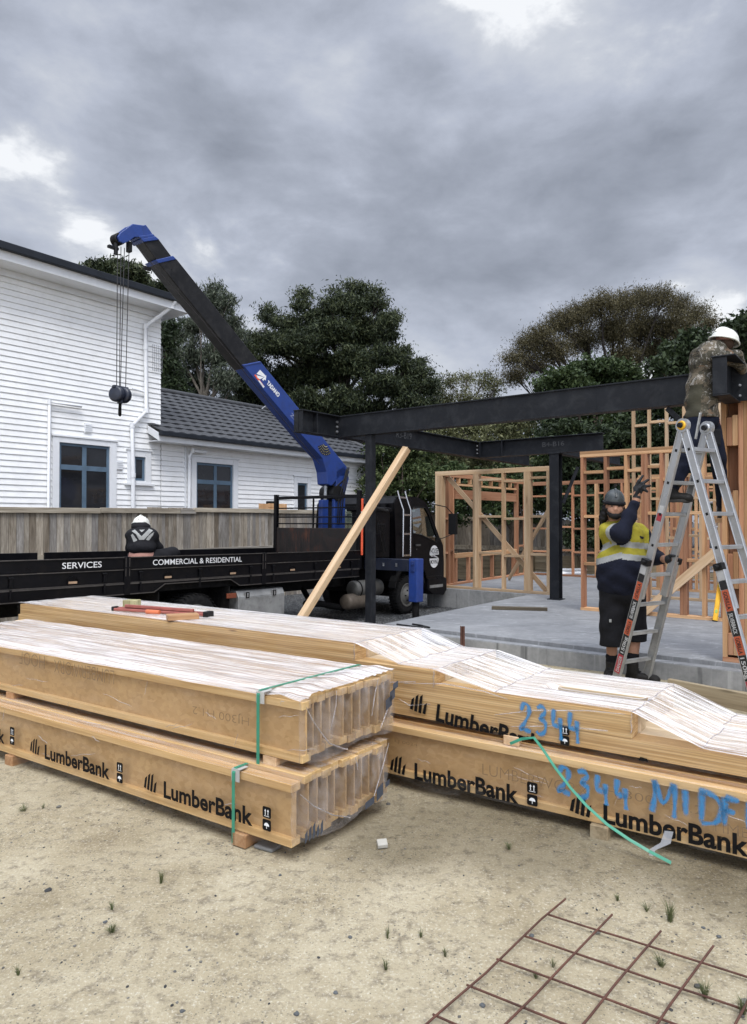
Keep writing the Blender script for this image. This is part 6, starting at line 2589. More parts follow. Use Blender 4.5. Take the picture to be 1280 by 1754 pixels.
    for sgn, zc in ((1, ez + .025), (-1, ez - .055)):
        arc = [(ex + er * .9 * math.cos(t_), yq, zc + sgn * .20 * math.sin(t_)) for t_ in [PI * i / 16 for i in range(17)]]
        mb.add(arc, [tuple(range(17))], 0)
    mb.add([(ex - .18, yq - .001, ez + .02), (ex + .02, yq - .001, ez + .01), (ex + .18, yq - .001, ez - .05), (ex - .10, yq - .001, ez - .01)], [(0, 1, 2, 3)], 0)
    mb.add([(ex - .12, yq - .002, ez + .006), (ex - .02, yq - .002, ez + .002), (ex + .10, yq - .002, ez - .034), (ex - .06, yq - .002, ez - .012)], [(0, 1, 2, 3)], 1)
    put_text(mb, 'HOUSE', (ex - .15, yq - .002, ez + .045), Vector((1, 0, 0)), UP, .30, .12, 1, .02)
    put_text(mb, 'MOVING', (ex - .15, yq - .002, ez - .17), Vector((1, 0, 0)), UP, .30, .09, 1, .02)
    mb.build('emblem', [LETTER, BLACKP], cab, (0, 0, 0))
    # bumper, arch flare, mirror, steering wheel, seats, roof air scoop
    mb = MB()
    mb.prism([(6.02, w0 - .01, .50), (6.02, w0 - .01, .26), (6.20, w0 - .01, .16), (6.66, w0 - .01, .12), (6.78, w0 - .01, .22), (6.78, w0 - .01, .48), (6.64, w0 - .01, .52)], (0, Wd - .06, 0))
    bp = mb.build('bumper', [BLACKP], r, (0, 0, 0), .02, 2)
    mb = MB()
    mb.box((6.08, w0 - .016, .30), (6.60, w0 - .0105, .36))
    mb.build('bumper_strip', [ALU_DULL], bp, (0, 0, 0))
    mb = MB()
    arc = [(5.3 + .56 * math.cos(t_), .21 + .62 * math.sin(t_)) for t_ in [math.radians(d) for d in range(20, 166, 12)]]
    for p, q in zip(arc[:-1], arc[1:]):
        mb.bar((p[0], .05, p[1]), (q[0], .05, q[1]), .16, .04)
    mb.build('wheel_arch', [CHASSIS], cab, (0, 0, 0))
    mb = MB()
    m0, m1, m2 = (6.03, .02, 2.10), (6.45, -.16, 2.03), (6.62, -.22, 1.88)
    mb.tube([m0, m1, m2], .012, 6)
    mb.tube([(6.62, -.22, 1.45), (6.45, -.08, 1.36), (6.40, .01, 1.34)], .010, 6)
    mb.box((6.585, -.33, 1.44), (6.645, -.13, 1.89))
    mb.build('wing_mirror', [BLACKPL], r, (0, 0, 0), .015, 2)
    mb = MB()
    ctr, axv = Vector((6.12, .55, 1.42)), Vector((-.5, 0, .86)).normalized()
    xx = axv.orthogonal().normalized(); yy = axv.cross(xx)
    mb.tube([ctr + xx * (.2 * math.cos(t_)) + yy * (.2 * math.sin(t_)) for t_ in [2 * PI * i / 24 for i in range(25)]], .014, 6)
    mb.tube([ctr - axv * .3, ctr], .02, 6)
    mb.build('steering_wheel', [BLACKPL], cab, (0, 0, 0))
    mb = MB()
    for w in (.25, 1.35):
        mb.box((5.2, w, .95), (5.7, w + .55, 1.12))
        mb.box((5.02, w, 1.1), (5.2, w + .55, 1.42))
    mb.box((6.2, .1, 1.0), (6.5, 2.1, 1.28))
    mb.build('seats_and_dash', [SEATC], cab, (0, 0, 0), .03, 2)
    # chrome access ladder up the back of the cab
    mb = MB()
    for s in (4.98, 5.24):
        mb.tube([(s, -.06, 1.0), (s, -.06, 1.93), (s - .03, .02, 2.17), (s - .05, .05, 2.31)], .018, 8)
    for z_ in (1.02, 1.45, 1.83, 2.18):
        mb.bar((4.97, -.06 + (.09 if z_ > 2 else 0), z_), (5.25, -.06 + (.09 if z_ > 2 else 0), z_), .02, .035)
    mb.build('access_ladder', [CHROME], r, (0, 0, 0))
    # intake, control bank and hydraulic gear between deck and cab
    mb = MB()
    mb.box((4.10, .06, .98), (4.70, .55, 1.90))
    mb.box((4.02, .02, 1.88), (4.72, .62, 1.96))
    mb.box((4.15, .02, 1.10), (4.4, .062, 1.45))
    mb.cyl((4.78, .30, 1.0), (4.78, .30, 2.05), .09, None, 14)
    mb.build('air_intake', [BLACKP], r, (0, 0, 0), .02, 2)
    mb = MB()
    mb.tube([(4.2, .01, 1.8), (4.28, -.02, 1.4), (4.42, .0, 1.08)], .008, 5)
    mb.tube([(4.3, .01, 1.7), (4.4, -.03, 1.3), (4.5, .0, 1.1)], .008, 5)
    for k in range(5):
        mb.tube([(4.15 + .06 * k, -.03, 1.45), (4.15 + .06 * k, -.05, 1.62)], .006, 5)
        mb.ellipsoid((4.15 + .06 * k, -.05, 1.63), (.013, .013, .013), None, 8, 6)
    mb.build('hoses_and_levers', [BLACKPL], r, (0, 0, 0))

    # ---- crane
    sc, wc = 4.15, 1.10
    mb = MB()
    mb.box((3.86, .35, .76), (4.62, 1.9, .98))
    mb.box((3.90, .60, .98), (4.50, 1.60, 1.18))
    cr = mb.build('crane_base', [BLACKP], r, (0, 0, 0), .012, 2)
    # outrigger beam pushed out to the yard side and its blue jack
    ol = Vector((.706, 12.8, 0)) - O_TRUCK
    os_, ow = ol.dot(U), ol.dot(V)
    mb = MB()
    mb.box((os_ - .12, ow, .76), (os_ + .12, .6, .98))
    mb.build('outrigger_beam', [plain('blue_black_paint', (.010, .014, .028), .4, 0, .2, 3, .06, 50, (.05, .045, .04), .3)], r, (0, 0, 0), .008, 2)
    mb = MB()
    for k in (.25, .55):
        mb.box((os_ - .128, ow + k, .84), (os_ - .1205, ow + k + .035, .905))
    mb.build('pin', [ALU], r, (0, 0, 0))
    fw_ = O_TRK + (U * os_ + V * (ow - .095)) * K_TRK
    zg = (gz(fw_.x, fw_.y) - O_TRK.z) / K_TRK + TILT * os_
    mb = MB()
    mb.box((os_ - .11, ow - .19, .20), (os_ + .11, ow - .002, 1.0))
    jack = mb.build('outrigger_jack', [BLUE], r, (0, 0, 0), .014, 2)
    mb = MB()
    mb.cyl((os_, ow - .095, .20), (os_, ow - .095, zg + .03), .065, None, 14)
    mb.cyl((os_, ow - .095, zg + .03), (os_, ow - .095, zg), .14, .16, 18)
    mb.build('jack_foot', [CHASSIS], jack, (0, 0, 0))
    mb = MB()
    mb.box((os_ - .125, ow - .14, .76), (os_ - .111, ow - .05, .96))
    mb.cyl((os_ - .111, ow - .095, .9), (os_ - .14, ow - .095, .9), .025, None, 10)
    mb.build('jack_lock', [plain('deep_blue', (.012, .03, .13), .4)], jack, (0, 0, 0), .005, 1)
    # slewing column
    def q(px, py, w=.98):
        return tl(px, py, w)
    def prism_px(mb, pts, wa, wb, mat=0, ref=None):
        P = [q(a, b, wa if ref is None else ref) for a, b in pts]
        mb.prism([(a, wa, b) for a, b in P], (0, wb - wa, 0), mat)
    mb = MB()
    P = [q(571, 909), q(590, 909), q(590, 845), q(596, 818), q(588, 797), q(574, 806), q(574, 832), q(571, 846)]
    mb.prism([(a, .98, b) for a, b in P], (0, .07, 0))
    mb.prism([(a, 1.25, b) for a, b in P], (0, .07, 0))
    P3 = [q(550, 909, 1.06), q(561, 909, 1.06), q(561, 856, 1.06), q(550, 856, 1.06)]
    mb.prism([(a, 1.06, b) for a, b in P3], (0, .10, 0))
    col_ = mb.build('crane_column', [BLUE], r, (0, 0, 0), .012, 2)
    mb = MB()
    a, b = q(556, 858, 1.12), q(557, 826, 1.12)
    mb.cyl((a[0], 1.13, a[1]), (b[0], 1.13, b[1] + .05), .035, None, 12)
    mb.build('lift_ram', [plain('grey_ram', (.30, .31, .32), .3, .8)], col_, (0, 0, 0))
    mb = MB()
    P2 = [q(573, 908), q(588, 908), q(588, 840), q(575, 840)]
    mb.prism([(a, 1.055, b) for a, b in P2], (0, .19, 0))
    for k in range(3):
        a, b, c_ = q(575 + 4 * k, 898), q(566 + 4 * k, 860), q(588 + 2 * k, 810)
        mb.tube([(a[0], .95 + .02 * k, a[1]), (b[0] + .15, .93, b[1]), (c_[0], .95, c_[1]), (c_[0] + .08, .99, c_[1] + .12)], .012, 6)
    a = q(566, 842)
    mb.tube([(a[0] + .1, 1.0, a[1] - .12), (a[0] + .17, 1.0, a[1] + .12), (a[0] + .42, 1.0, a[1] + .28)], .028, 8)
    mb.cyl((q(577, 845)[0], .96, q(577, 845)[1]), (q(577, 845)[0], 1.34, q(577, 845)[1]), .16, None, 20)
    mb.build('hoses_and_winch', [BLACKPL], col_, (0, 0, 0))
    # boom: blue base box, black telescoped sections, blue collars and head
    mb = MB()
    prism_px(mb, [(410, 623), (441, 617), (512, 703), (548, 746), (591, 798), (597, 808), (594, 815), (581, 816), (566, 832), (559, 829), (557, 808), (550, 785), (512, 743)], .98, 1.25)
    boom = mb.build('boom', [BLUE], r, (0, 0, 0), .012, 2)
    mb = MB()
    prism_px(mb, [(262, 446), (294, 440), (444, 625), (413, 630)], 1.01, 1.27)
    b2_ = mb.build('boom_section', [plain('black_boom', (.0085, .0083, .009), .36, 0, .3, 3, .08, 40, (.055, .052, .05), .4, .3)], r, (0, 0, 0), .01, 2)
    mb = MB()
    prism_px(mb, [(236, 410), (262, 405), (290, 442), (262, 446)], 1.035, 1.245)
    mb.build('boom_section', [MATS['black_boom']], r, (0, 0, 0), .008, 2)
    mb = MB()
    prism_px(mb, [(258, 441.5), (288, 434.5), (294, 440.5), (263, 447.5)], .995, 1.285)
    prism_px(mb, [(228, 400.5), (253, 396.5), (257, 401), (233, 405)], 1.015, 1.265)
    prism_px(mb, [(232, 405), (257, 400.5), (264, 406.5), (237, 410.5)], 1.005, 1.275)
    mb.build('boom_collar', [BLUE], r, (0, 0, 0), .006, 1)
    mb = MB()
    head = [(192, 401), (197, 394), (217.5, 379), (236, 381.5), (240, 380.5), (248, 391), (252, 397), (229, 402), (221, 402), (212, 409), (203, 413), (196, 410)]
    prism_px(mb, head, 1.03, 1.07)
    prism_px(mb, head, 1.21, 1.25, 0, 1.03)
    prism_px(mb, [(217.5, 379.5), (236, 382), (246, 390), (226, 393), (213, 398)], 1.0705, 1.2095, 0, 1.03)
    hd = mb.build('boom_head', [BLUE], r, (0, 0, 0), .008, 2)
    mb = MB()
    a = q(202, 402)
    for k in range(3):
        mb.lathe([(-.018, .06), (-.018, .085), (-.006, .07), (.006, .07), (.018, .085), (.018, .06)], (a[0], 1.095 + .045 * k, a[1]), (0, 1, 0), 22)
    mb.build('sheave', [BLACKPL], hd, (0, 0, 0))
    mb = MB()
    a2 = q(221, 414)
    mb.box((a2[0] - .03, 1.08, a2[1] - .09), (a2[0] + .03, 1.16, a2[1] + .06))
    a3 = q(196, 417)
    mb.box((a3[0] - .10, 1.10, a3[1] - .02), (a3[0] + .06, 1.16, a3[1] + .02))
    mb.cyl((a3[0] + .02, 1.12, a3[1] - .09), (a3[0] + .02, 1.12, a3[1] + .08), .03, None, 10)
    a4 = q(249, 451)
    mb.box((a4[0] - .02, 1.1, a4[1] - .03), (a4[0] + .10, 1.15, a4[1] + .02))
    mb.build('rope_guide', [BLACKPL], hd, (0, 0, 0), .005, 1)
    # ropes and hook block
    mb = MB()
    top_z = q(200, 412)[1]
    bot_z = q(200, 664)[1]
    for k, px in enumerate((191.5, 197.5, 203.5, 211.5)):
        a = q(px, 412, 1.12)
        b = q((193.5, 198.5, 200.0, 209.0)[k], 664, 1.12)
        mb.tube([(a[0], 1.12, top_z), (b[0], 1.12, bot_z)], .006, 6)
    a = q(223, 418, 1.06)
    b = q(336, 546, 1.06)
    c_ = q(545, 795, 1.0)
    mb.tube([(a[0], 1.05, a[1]), (b[0], 1.02, b[1]), (c_[0], 1.0, c_[1])], .006, 6)
    mb.build('wire_rope', [plain('dark_rope', (.022, .020, .022), .5)], r, (0, 0, 0))
    hb_ = q(200, 675, 1.12)
    mb = MB()
    for k in (-1, 1):
        o = Vector((hb_[0] + .06 * k, 1.12, hb_[1]))
        mb.lathe([(-.048, .0), (-.048, .085), (-.035, .115), (.035, .115), (.048, .085), (.048, .0)], o, (1, .35, 0), 22)
    mb.box((hb_[0] - .12, 1.09, hb_[1] + .085), (hb_[0] + .12, 1.15, hb_[1] + .125))
    mb.box((hb_[0] - .02, 1.07, hb_[1] - .13), (hb_[0] + .02, 1.17, hb_[1] + .10))
    hk = mb.build('hook_block', [plain('navy_black_paint', (.014, .018, .032), .35, 0, .3, 9)], r, (0, 0, 0), .006, 1)
    mb = MB()
    o = Vector((hb_[0], 1.12, hb_[1] - .12))
    hp = [(0, .0), (0, -.05), (.035, -.075), (.055, -.12), (.035, -.165), (-.005, -.18), (-.04, -.16), (-.05, -.13)]
    mb.tube([o + Vector((a * .5, a * .85, b)) for a, b in hp], [.022, .022, .022, .024, .024, .02, .014, .006], 10)
    mb.build('hook', [CHASSIS], hk, (0, 0, 0))
    # marks on the boom's yard side
    def on_boom(px, py):
        a = q(px, py, .976)
        return Vector((a[0], .976, a[1]))
    mb = MB()
    # maker's mark: slanted white figure
    def poly(pts, m=0):
        mb.add([on_boom(*p) for p in pts], [tuple(range(len(pts)))], m)
    poly([(440.5, 632), (451, 643), (447.5, 644.5), (434.5, 639)])
    poly([(434.5, 641.5), (447.5, 644.8), (440.5, 648.5), (436, 645.5)], 0)
    poly([(444, 648.5), (451.5, 641.5), (450.5, 650.5), (447.5, 648.8), (446.5, 651.5)])
    d = (on_boom(474, 676) - on_boom(453.5, 652))
    x_ = d.normalized()
    y_ = Vector((x_.z, 0, -x_.x)) * -1
    put_text(mb, 'TADANO', on_boom(451.5, 656) + Vector((0, -.001, 0)), x_, y_, d.length * 1.0, .088, 0, .04)
    d2 = on_boom(512, 727) - on_boom(495, 708)
    put_text(mb, 'ZE36', on_boom(493, 711) + Vector((0, -.001, 0)), d2.normalized(), Vector((d2.normalized().z, 0, -d2.normalized().x)) * -1, d2.length * 1.05, .075, 2, .0)
    poly([(430.5, 641), (433, 640), (448, 660), (446.5, 663)], 1)
    poly([(437, 650), (440, 650), (448.5, 661), (446.5, 663.5)], 0)
    mb.build('lettering', [LETTER, ORANGE, plain('pale_blue_lettering', (.26, .29, .42), .5)], boom, (0, 0, 0))
    # load chart fan
    mb = MB()
    a = on_boom(555, 763)
    e1 = (on_boom(566, 771) - on_boom(542, 768)); 
    for k in range(4):
        r0, r1 = .05 + .05 * k, .092 + .05 * k
        arc = [math.radians(t_) for t_ in range(200, 326, 14)]
        vs = [a + Vector((rr * math.cos(t_), 0, rr * math.sin(t_) + .05)) for rr in (r0, r1) for t_ in arc]
        n = len(arc)
        mb.add(vs, [(i, i + 1, n + i + 1, n + i) for i in range(n - 1)], 0)
        for i in range(n - 1):
            t_ = (arc[i] + arc[i + 1]) / 2
            rr = (r0 + r1) / 2
            c_ = a + Vector((rr * math.cos(t_), -.001, rr * math.sin(t_) + .05))
            mb.add([c_ + Vector((-.008, 0, -.006)), c_ + Vector((.008, 0, -.006)), c_ + Vector((.008, 0, .006)), c_ + Vector((-.008, 0, .006))], [(0, 1, 2, 3)], 1)
    mb.build('load_chart', [BLACKPL, plain('chart_cream', (.5, .46, .3), .5)], boom, (0, 0, 0))
    mb = MB()
    a, b = on_boom(411.5, 625.5), on_boom(442.5, 619)
    mb.bar(a, b, .008, .012)
    mb.build('wear_pad_edge', [plain('deep_blue', (.012, .03, .13), .4)], boom, (0, 0, 0))
    # built larger above, shrunk about the camera so the cab hides frame A
    for o in r.children_recursive:
        if o.type == 'MESH':
            o.data.transform(Matrix.Scale(K_TRK, 4))
    return r


TRUCK = make_truck()


# ------------------------------------------------------------------ people: one smooth skin grown round posed bones
def sd_eval(prims, X, k):
    d = None
    for p in prims:
        if p[0] == 'c':
            a, b, ra, rb = np.array(p[1], np.float32), np.array(p[2], np.float32), p[3], p[4]
            ab = b - a
            pa = X - a
            t = np.clip((pa @ ab) / max(float(ab @ ab), 1e-9), 0, 1)
            q = pa - t[..., None] * ab
            e = np.sqrt((q * q).sum(-1)) - (ra + (rb - ra) * t)
        else:
            c, r, R = np.array(p[1], np.float32), np.array(p[2], np.float32), p[3] if len(p) > 3 else None
            q = X - c
            if R is not None:
                q = q @ np.array(R, np.float32)
            n = np.sqrt(((q / r) ** 2).sum(-1))
            n2 = np.sqrt(((q / (r * r)) ** 2).sum(-1)) + 1e-9
            e = n * (n - 1) / n2
        if d is None:
            d = e
        else:
            h = np.clip(k - np.abs(d - e), 0, None) / k
            d = np.minimum(d, e) - h * h * k * .25
    return d


def surf_net(prims, h, k=.03, mod=None):
    lo, hi = [], []
    for p in prims:
        if p[0] == 'c':
            r = max(p[3], p[4])
            for e in (p[1], p[2]):
                lo.append(np.array(e) - r); hi.append(np.array(e) + r)
        else:
            r = max(p[2])
            lo.append(np.array(p[1]) - r); hi.append(np.array(p[1]) + r)
    lo = np.min(lo, 0) - .03
    hi = np.max(hi, 0) + .03
    n = np.ceil((hi - lo) / h).astype(int) + 1
    g = np.stack(np.meshgrid(*[lo[i] + h * np.arange(n[i]) for i in range(3)], indexing='ij'), -1).astype(np.float32)
    F = sd_eval(prims, g, k)
    if mod is not None:
        F = mod(F, g)
    neg = F < 0
    cs = tuple(x - 1 for x in F.shape)
    acc = np.zeros(cs + (3,), np.float32)
    cnt = np.zeros(cs, np.float32)
    for ax in range(3):
        s0 = [slice(None)] * 3; s1 = [slice(None)] * 3
        s0[ax] = slice(0, -1); s1[ax] = slice(1, None)
        f0, f1 = F[tuple(s0)], F[tuple(s1)]
        cr = neg[tuple(s0)] != neg[tuple(s1)]
        t = np.where(cr, f0 / np.where(cr, f0 - f1, 1), 0)
        P = np.stack(np.meshgrid(*[np.arange(x) for x in f0.shape], indexing='ij'), -1).astype(np.float32)
        P[..., ax] += t
        o1, o2 = [a for a in range(3) if a != ax]
        for i in (0, 1):
            for j in (0, 1):
                src = [slice(None)] * 3
                src[o1] = slice(1, None) if i else slice(0, -1)
                src[o2] = slice(1, None) if j else slice(0, -1)
                # edge at index e borders cells e-1 and e
                c = cr[tuple(src)]
                acc += np.where(c[..., None], P[tuple(src)], 0)
                cnt += c
    act = cnt > 0
    ids = np.full(cs, -1, int)
    ids[act] = np.arange(act.sum())
    V_ = lo + h * (acc[act] / cnt[act][:, None])
    quads = []
    for ax in range(3):
        o1, o2 = (ax + 1) % 3, (ax + 2) % 3
        s0 = [slice(1, -1)] * 3; s1 = [slice(1, -1)] * 3
        s0[ax] = slice(0, -1); s1[ax] = slice(1, None)
        a, b = neg[tuple(s0)], neg[tuple(s1)]
        cr = a != b
        I = np.argwhere(cr)
        I[:, o1] += 1; I[:, o2] += 1
        if len(I) == 0:
            continue
        def cell(d1, d2):
            J = I.copy()
            J[:, o1] += d1; J[:, o2] += d2
            return ids[J[:, 0], J[:, 1], J[:, 2]]
        q = np.stack([cell(-1, -1), cell(0, -1), cell(0, 0), cell(-1, 0)], 1)
        fl = ~a[cr]
        q[fl] = q[fl][:, ::-1]
        quads.append(q)
    Q = np.concatenate(quads)
    Q = Q[(Q >= 0).all(1)]
    return V_, Q


def skin_mesh(name, prims, h, k, mats, parent, mod=None, region=None, sub=None):
    Vv, Q = surf_net(prims, h, k, mod)
    me = bpy.data.meshes.new(name)
    off = np.array(tuple(parent['_o']))
    me.from_pydata((Vv - off).tolist(), [], Q.tolist())
    for m in (mats if isinstance(mats, (list, tuple)) else [mats]):
        me.materials.append(m)
    me.polygons.foreach_set('use_smooth', [True] * len(Q))
    if region is not None:
        C = Vv[Q].mean(1)
        me.polygons.foreach_set('material_index', region(C).astype(np.int32))
    me.update()
    o = bpy.data.objects.new(name, me)
    COL.objects.link(o)
    o.parent = sub or parent
    return o


def proj(C):
    """image pixel coordinates of world points, used to lay patterns out on garments"""
    x, y, z = C[:, 0], C[:, 1], C[:, 2] - CAMH
    d = y * math.cos(PITCH) + z * math.sin(PITCH)
    u = -y * math.sin(PITCH) + z * math.cos(PITCH)
    return 640 + FPX * x / d, 877 - FPX * u / d


def in_poly(px, py, poly):
    r = np.zeros(px.shape, bool)
    n = len(poly)
    for i in range(n):
        (x0, y0), (x1, y1) = poly[i], poly[(i + 1) % n]
        c = (y0 > py) != (y1 > py)
        xx = (x1 - x0) * (py - y0) / ((y1 - y0) if y1 != y0 else 1e-9) + x0
        r ^= c & (px < xx)
    return r


def fold_mod(amp, fr, seed, direction=(0, 0, 1)):
    def f(F, g):
        a = np.sin(g[..., 0] * fr + 2 * np.sin(g[..., 2] * fr * .6 + seed)) * np.sin(g[..., 2] * fr * 1.3 + seed + 1.5 * np.sin(g[..., 1] * fr * .8))
        b = np.sin(g[..., 2] * fr * 2.1 + 3 * np.sin(g[..., 0] * fr * .5 + seed * 2) + g[..., 1] * fr)
        return F + amp * (a * .6 + b * .5)
    return f


def cloth_mat(name, col, rough=.85, var=.2, weave=220):
    if name in MATS:
        return MATS[name]
    m = newmat(name)
    t = m.node_tree
    v = coords(t)
    n = tnoise(t, v, 7, 6, .6)
    c = tramp(t, n, [(.3, tuple(x * (1 - var) for x in col)), (.7, tuple(min(1, x * (1 + var)) for x in col))])
    h = tmath(t, 'ADD', tmath(t, 'MULTIPLY', tnoise(t, v, 24, 4, .6), 1.0), tmath(t, 'MULTIPLY', tnoise(t, v, weave, 2), .15))
    MATS[name] = finish(m, c, rough, 0, h, .012, .5, .2)
    return MATS[name]


SKIN = cloth_mat('skin_brown', (.34, .185, .122), .55, .12)
SKINP = cloth_mat('skin_pale', (.42, .22, .175), .55, .1)
HAIR = cloth_mat('black_hair', (.010, .009, .009), .6, .3)
HIVIS = cloth_mat('yellow_hi_vis', (.30, .262, .030), .85, .3)
NAVY = cloth_mat('navy_cloth', (.009, .011, .022), .9, .35)
BLACKC = cloth_mat('black_cloth', (.0085, .0085, .0105), .85, .35)
REFL = cloth_mat('reflective_tape', (.27, .275, .265), .5, .15)
GLOVE = cloth_mat('dark_grey_glove', (.022, .023, .025), .7, .35)
BOOT = cloth_mat('black_boot_leather', (.014, .013, .012), .55, .4)
SOLE = plain('rubber_sole', (.03, .028, .025), .8)
DENIM = cloth_mat('blue_denim', (.0055, .008, .018), .9, .35)
HELM_W = plain('white_helmet_shell', (.66, .66, .61), .35, 0, .06, 9, .03, 60, (.40, .38, .32), .3)
HELM_G = plain('dark_grey_helmet', (.045, .052, .054), .3, 0, .2, 9)


def camo_mat():
    m = newmat('camouflage_cloth')
    t = m.node_tree
    v = coords(t, 'Object', False)
    n1 = tnoise(t, tmap(t, v, (1, 1, 1.25)), 6.5, 7, .72, .9)
    n2 = tnoise(t, tmap(t, v, (1, 1, 1.2), (5, 2, 1)), 10, 7, .75, .8)
    n3 = tnoise(t, tmap(t, v, (1.2, 1.2, .8), (9, 4, 7)), 16, 8, .8, .6)
    def step(x, a):
        return tramp(t, x, [(a, 0.0), (a + .015, 1.0)])
    c = mix_rgb(t, step(n1, .50), (.055, .050, .036), (.12, .10, .072))
    c = mix_rgb(t, step(n2, .55), c, (.028, .026, .021))
    c = mix_rgb(t, step(n3, .56), c, (.30, .285, .26))
    c = mix_rgb(t, step(tnoise(t, v, 6, 5, .7, .5), .60), c, (.13, .085, .055))
    h = tnoise(t, v, 22, 4)
    return finish(m, c, .9, 0, h, .015, .5, .2)


CAMO = camo_mat()
OLIVE = cloth_mat('plain_olive_cloth', (.052, .049, .034), .9, .2)


def hand_prims(wrist, palm, tips, bend, r=.0095, thumb=None, thick=.016):
    """palm slab, four unequal fingers each with a knuckle bend, thumb from the side of the palm"""
    wrist, palm = Vector(wrist), Vector(palm)
    out = [('c', wrist, palm, .026, .034)]
    n = len(tips)
    d = (palm - wrist).normalized()
    side = (Vector(tips[-1]) - Vector(tips[0]))
    side = (side - d * side.dot(d)).normalized()
    for i, tp in enumerate(tips):
        tp = Vector(tp)
        base = palm + side * ((i - (n - 1) / 2) * .021) + d * .030
        mid = base + (tp - base) * .52 + Vector(bend)
        rr = r * (.92 if i in (0, n - 1) else 1.0)
        out += [('c', palm + side * ((i - (n - 1) / 2) * .016), base, .018, rr * 1.2), ('c', base, mid, rr * 1.15, rr * 1.05), ('c', mid, tp, rr * 1.05, rr * .85)]
    if thumb:
        tb = [Vector(q) for q in thumb]
        out += [('c', tb[0], tb[1], .016, .0125), ('c', tb[1], tb[2], .0125, .0095)]
    return out


def helmet(parent, c, r, R, mats, brim=.0, band=True, name='helmet', rolled=True):
    """R: 3x3 with columns: right, forward, up of the head"""
    mb = MB()
    Rm = Matrix(R)
    c = Vector(c)
    mb.ellipsoid(c, r, Rm, 28, 14, 0, -.08)
    # peak and rolled rim
    rim = []
    for i in range(33):
        a = 2 * PI * i / 32
        fw = max(0, math.sin(a))
        p = Vector(((r[0] + .008) * math.cos(a), (r[1] + .008) * math.sin(a) + brim * fw ** 3, -r[2] * .10 - .012 * fw))
        rim.append(c + Rm @ p)
    mb.tube(rim, .008 if rolled else .0035, 6)
    vs, n = [], 16
    for k in range(n + 1):
        a = PI * k / n
        for e in (0, 1):
            p = Vector((r[0] * math.cos(a), r[1] * math.sin(a) + (brim * math.sin(a) ** 3 if e else -.01), -r[2] * .08 - .012 * e))
            vs.append(c + Rm @ p)
    mb.add(vs, [(2 * k, 2 * k + 1, 2 * k + 3, 2 * k + 2) for k in range(n)], 0, True)
    # ridge along the crown and side vents
    ridge = [c + Rm @ Vector((0, r[1] * math.cos(a) * 1.01, r[2] * math.sin(a) * 1.015)) for a in [math.radians(d) for d in range(20, 165, 12)]]
    mb.tube(ridge, .012, 6)
    h = mb.build(name, [mats[0]], parent)
    mb = MB()
    for sx in (-1, 1):
        for k in (0, 1):
            a, b = math.radians(25 + 22 * k), math.radians(38)
            p = Vector((sx * r[0] * math.cos(b) * math.cos(a) * 1.005, -r[1] * math.cos(b) * math.sin(a) * 1.0 + .03, r[2] * math.sin(b)))
            q = p + Vector((-sx * .012, -.012, .035))
            mb.add([c + Rm @ x for x in (p, p + Vector((0, -.028, 0)), q + Vector((0, -.012, 0)), q)], [(0, 1, 2, 3)])
    if band:
        rimb = [c + Rm @ Vector(((r[0] - .004) * math.cos(a), (r[1] - .004) * math.sin(a), -r[2] * .22)) for a in [2 * PI * i / 24 for i in range(25)]]
        mb.tube(rimb, .020, 6)
    mb.build('helmet_liner', [mats[1]], h, parent['_o'])
    return h


def boot(parent, heel, toe, ankle, top, up=UP):
    heel, toe, ankle, top = Vector(heel), Vector(toe), Vector(ankle), Vector(top)
    d = (toe - heel).normalized()
    L = (toe - heel).length
    pr = [('c', heel + UP * .045 + d * .03, heel + UP * .05 + d * .10, .043, .045), ('c', heel + UP * .05 + d * .10, toe + UP * .040 - d * .05, .046, .042),
          ('e', toe + UP * .034 - d * .048, (.052, .052, .034)), ('c', heel + UP * .06 + d * .05, ankle, .045, .050), ('c', ankle, top, .052, .058)]
    b = skin_mesh('boot', pr, .007, .025, [BOOT], parent)
    sx = Vector((-d.y, d.x, 0))
    out = []
    for i in range(20):
        a = 2 * PI * i / 20
        out.append(heel + d * (L / 2 + (L / 2 + .006) * math.cos(a) * (abs(math.cos(a)) ** -.25 if abs(math.cos(a)) > .05 else 1)) + sx * (.048 * math.sin(a)) + UP * .001)
    mb = MB()
    mb.prism(out, (0, 0, .026))
    mb.build('sole', [SOLE], b, parent['_o'], .004, 1)
    mb = MB()
    for k in range(4):
        q = heel + UP * (.105 + .022 * k) + d * (.125 - .018 * k)
        mb.tube([q - sx * .03 - d * .01, q + d * .012, q + sx * .03 - d * .01], .004, 5)
    mb.build('laces', [GLOVE], b, parent['_o'])
    return b


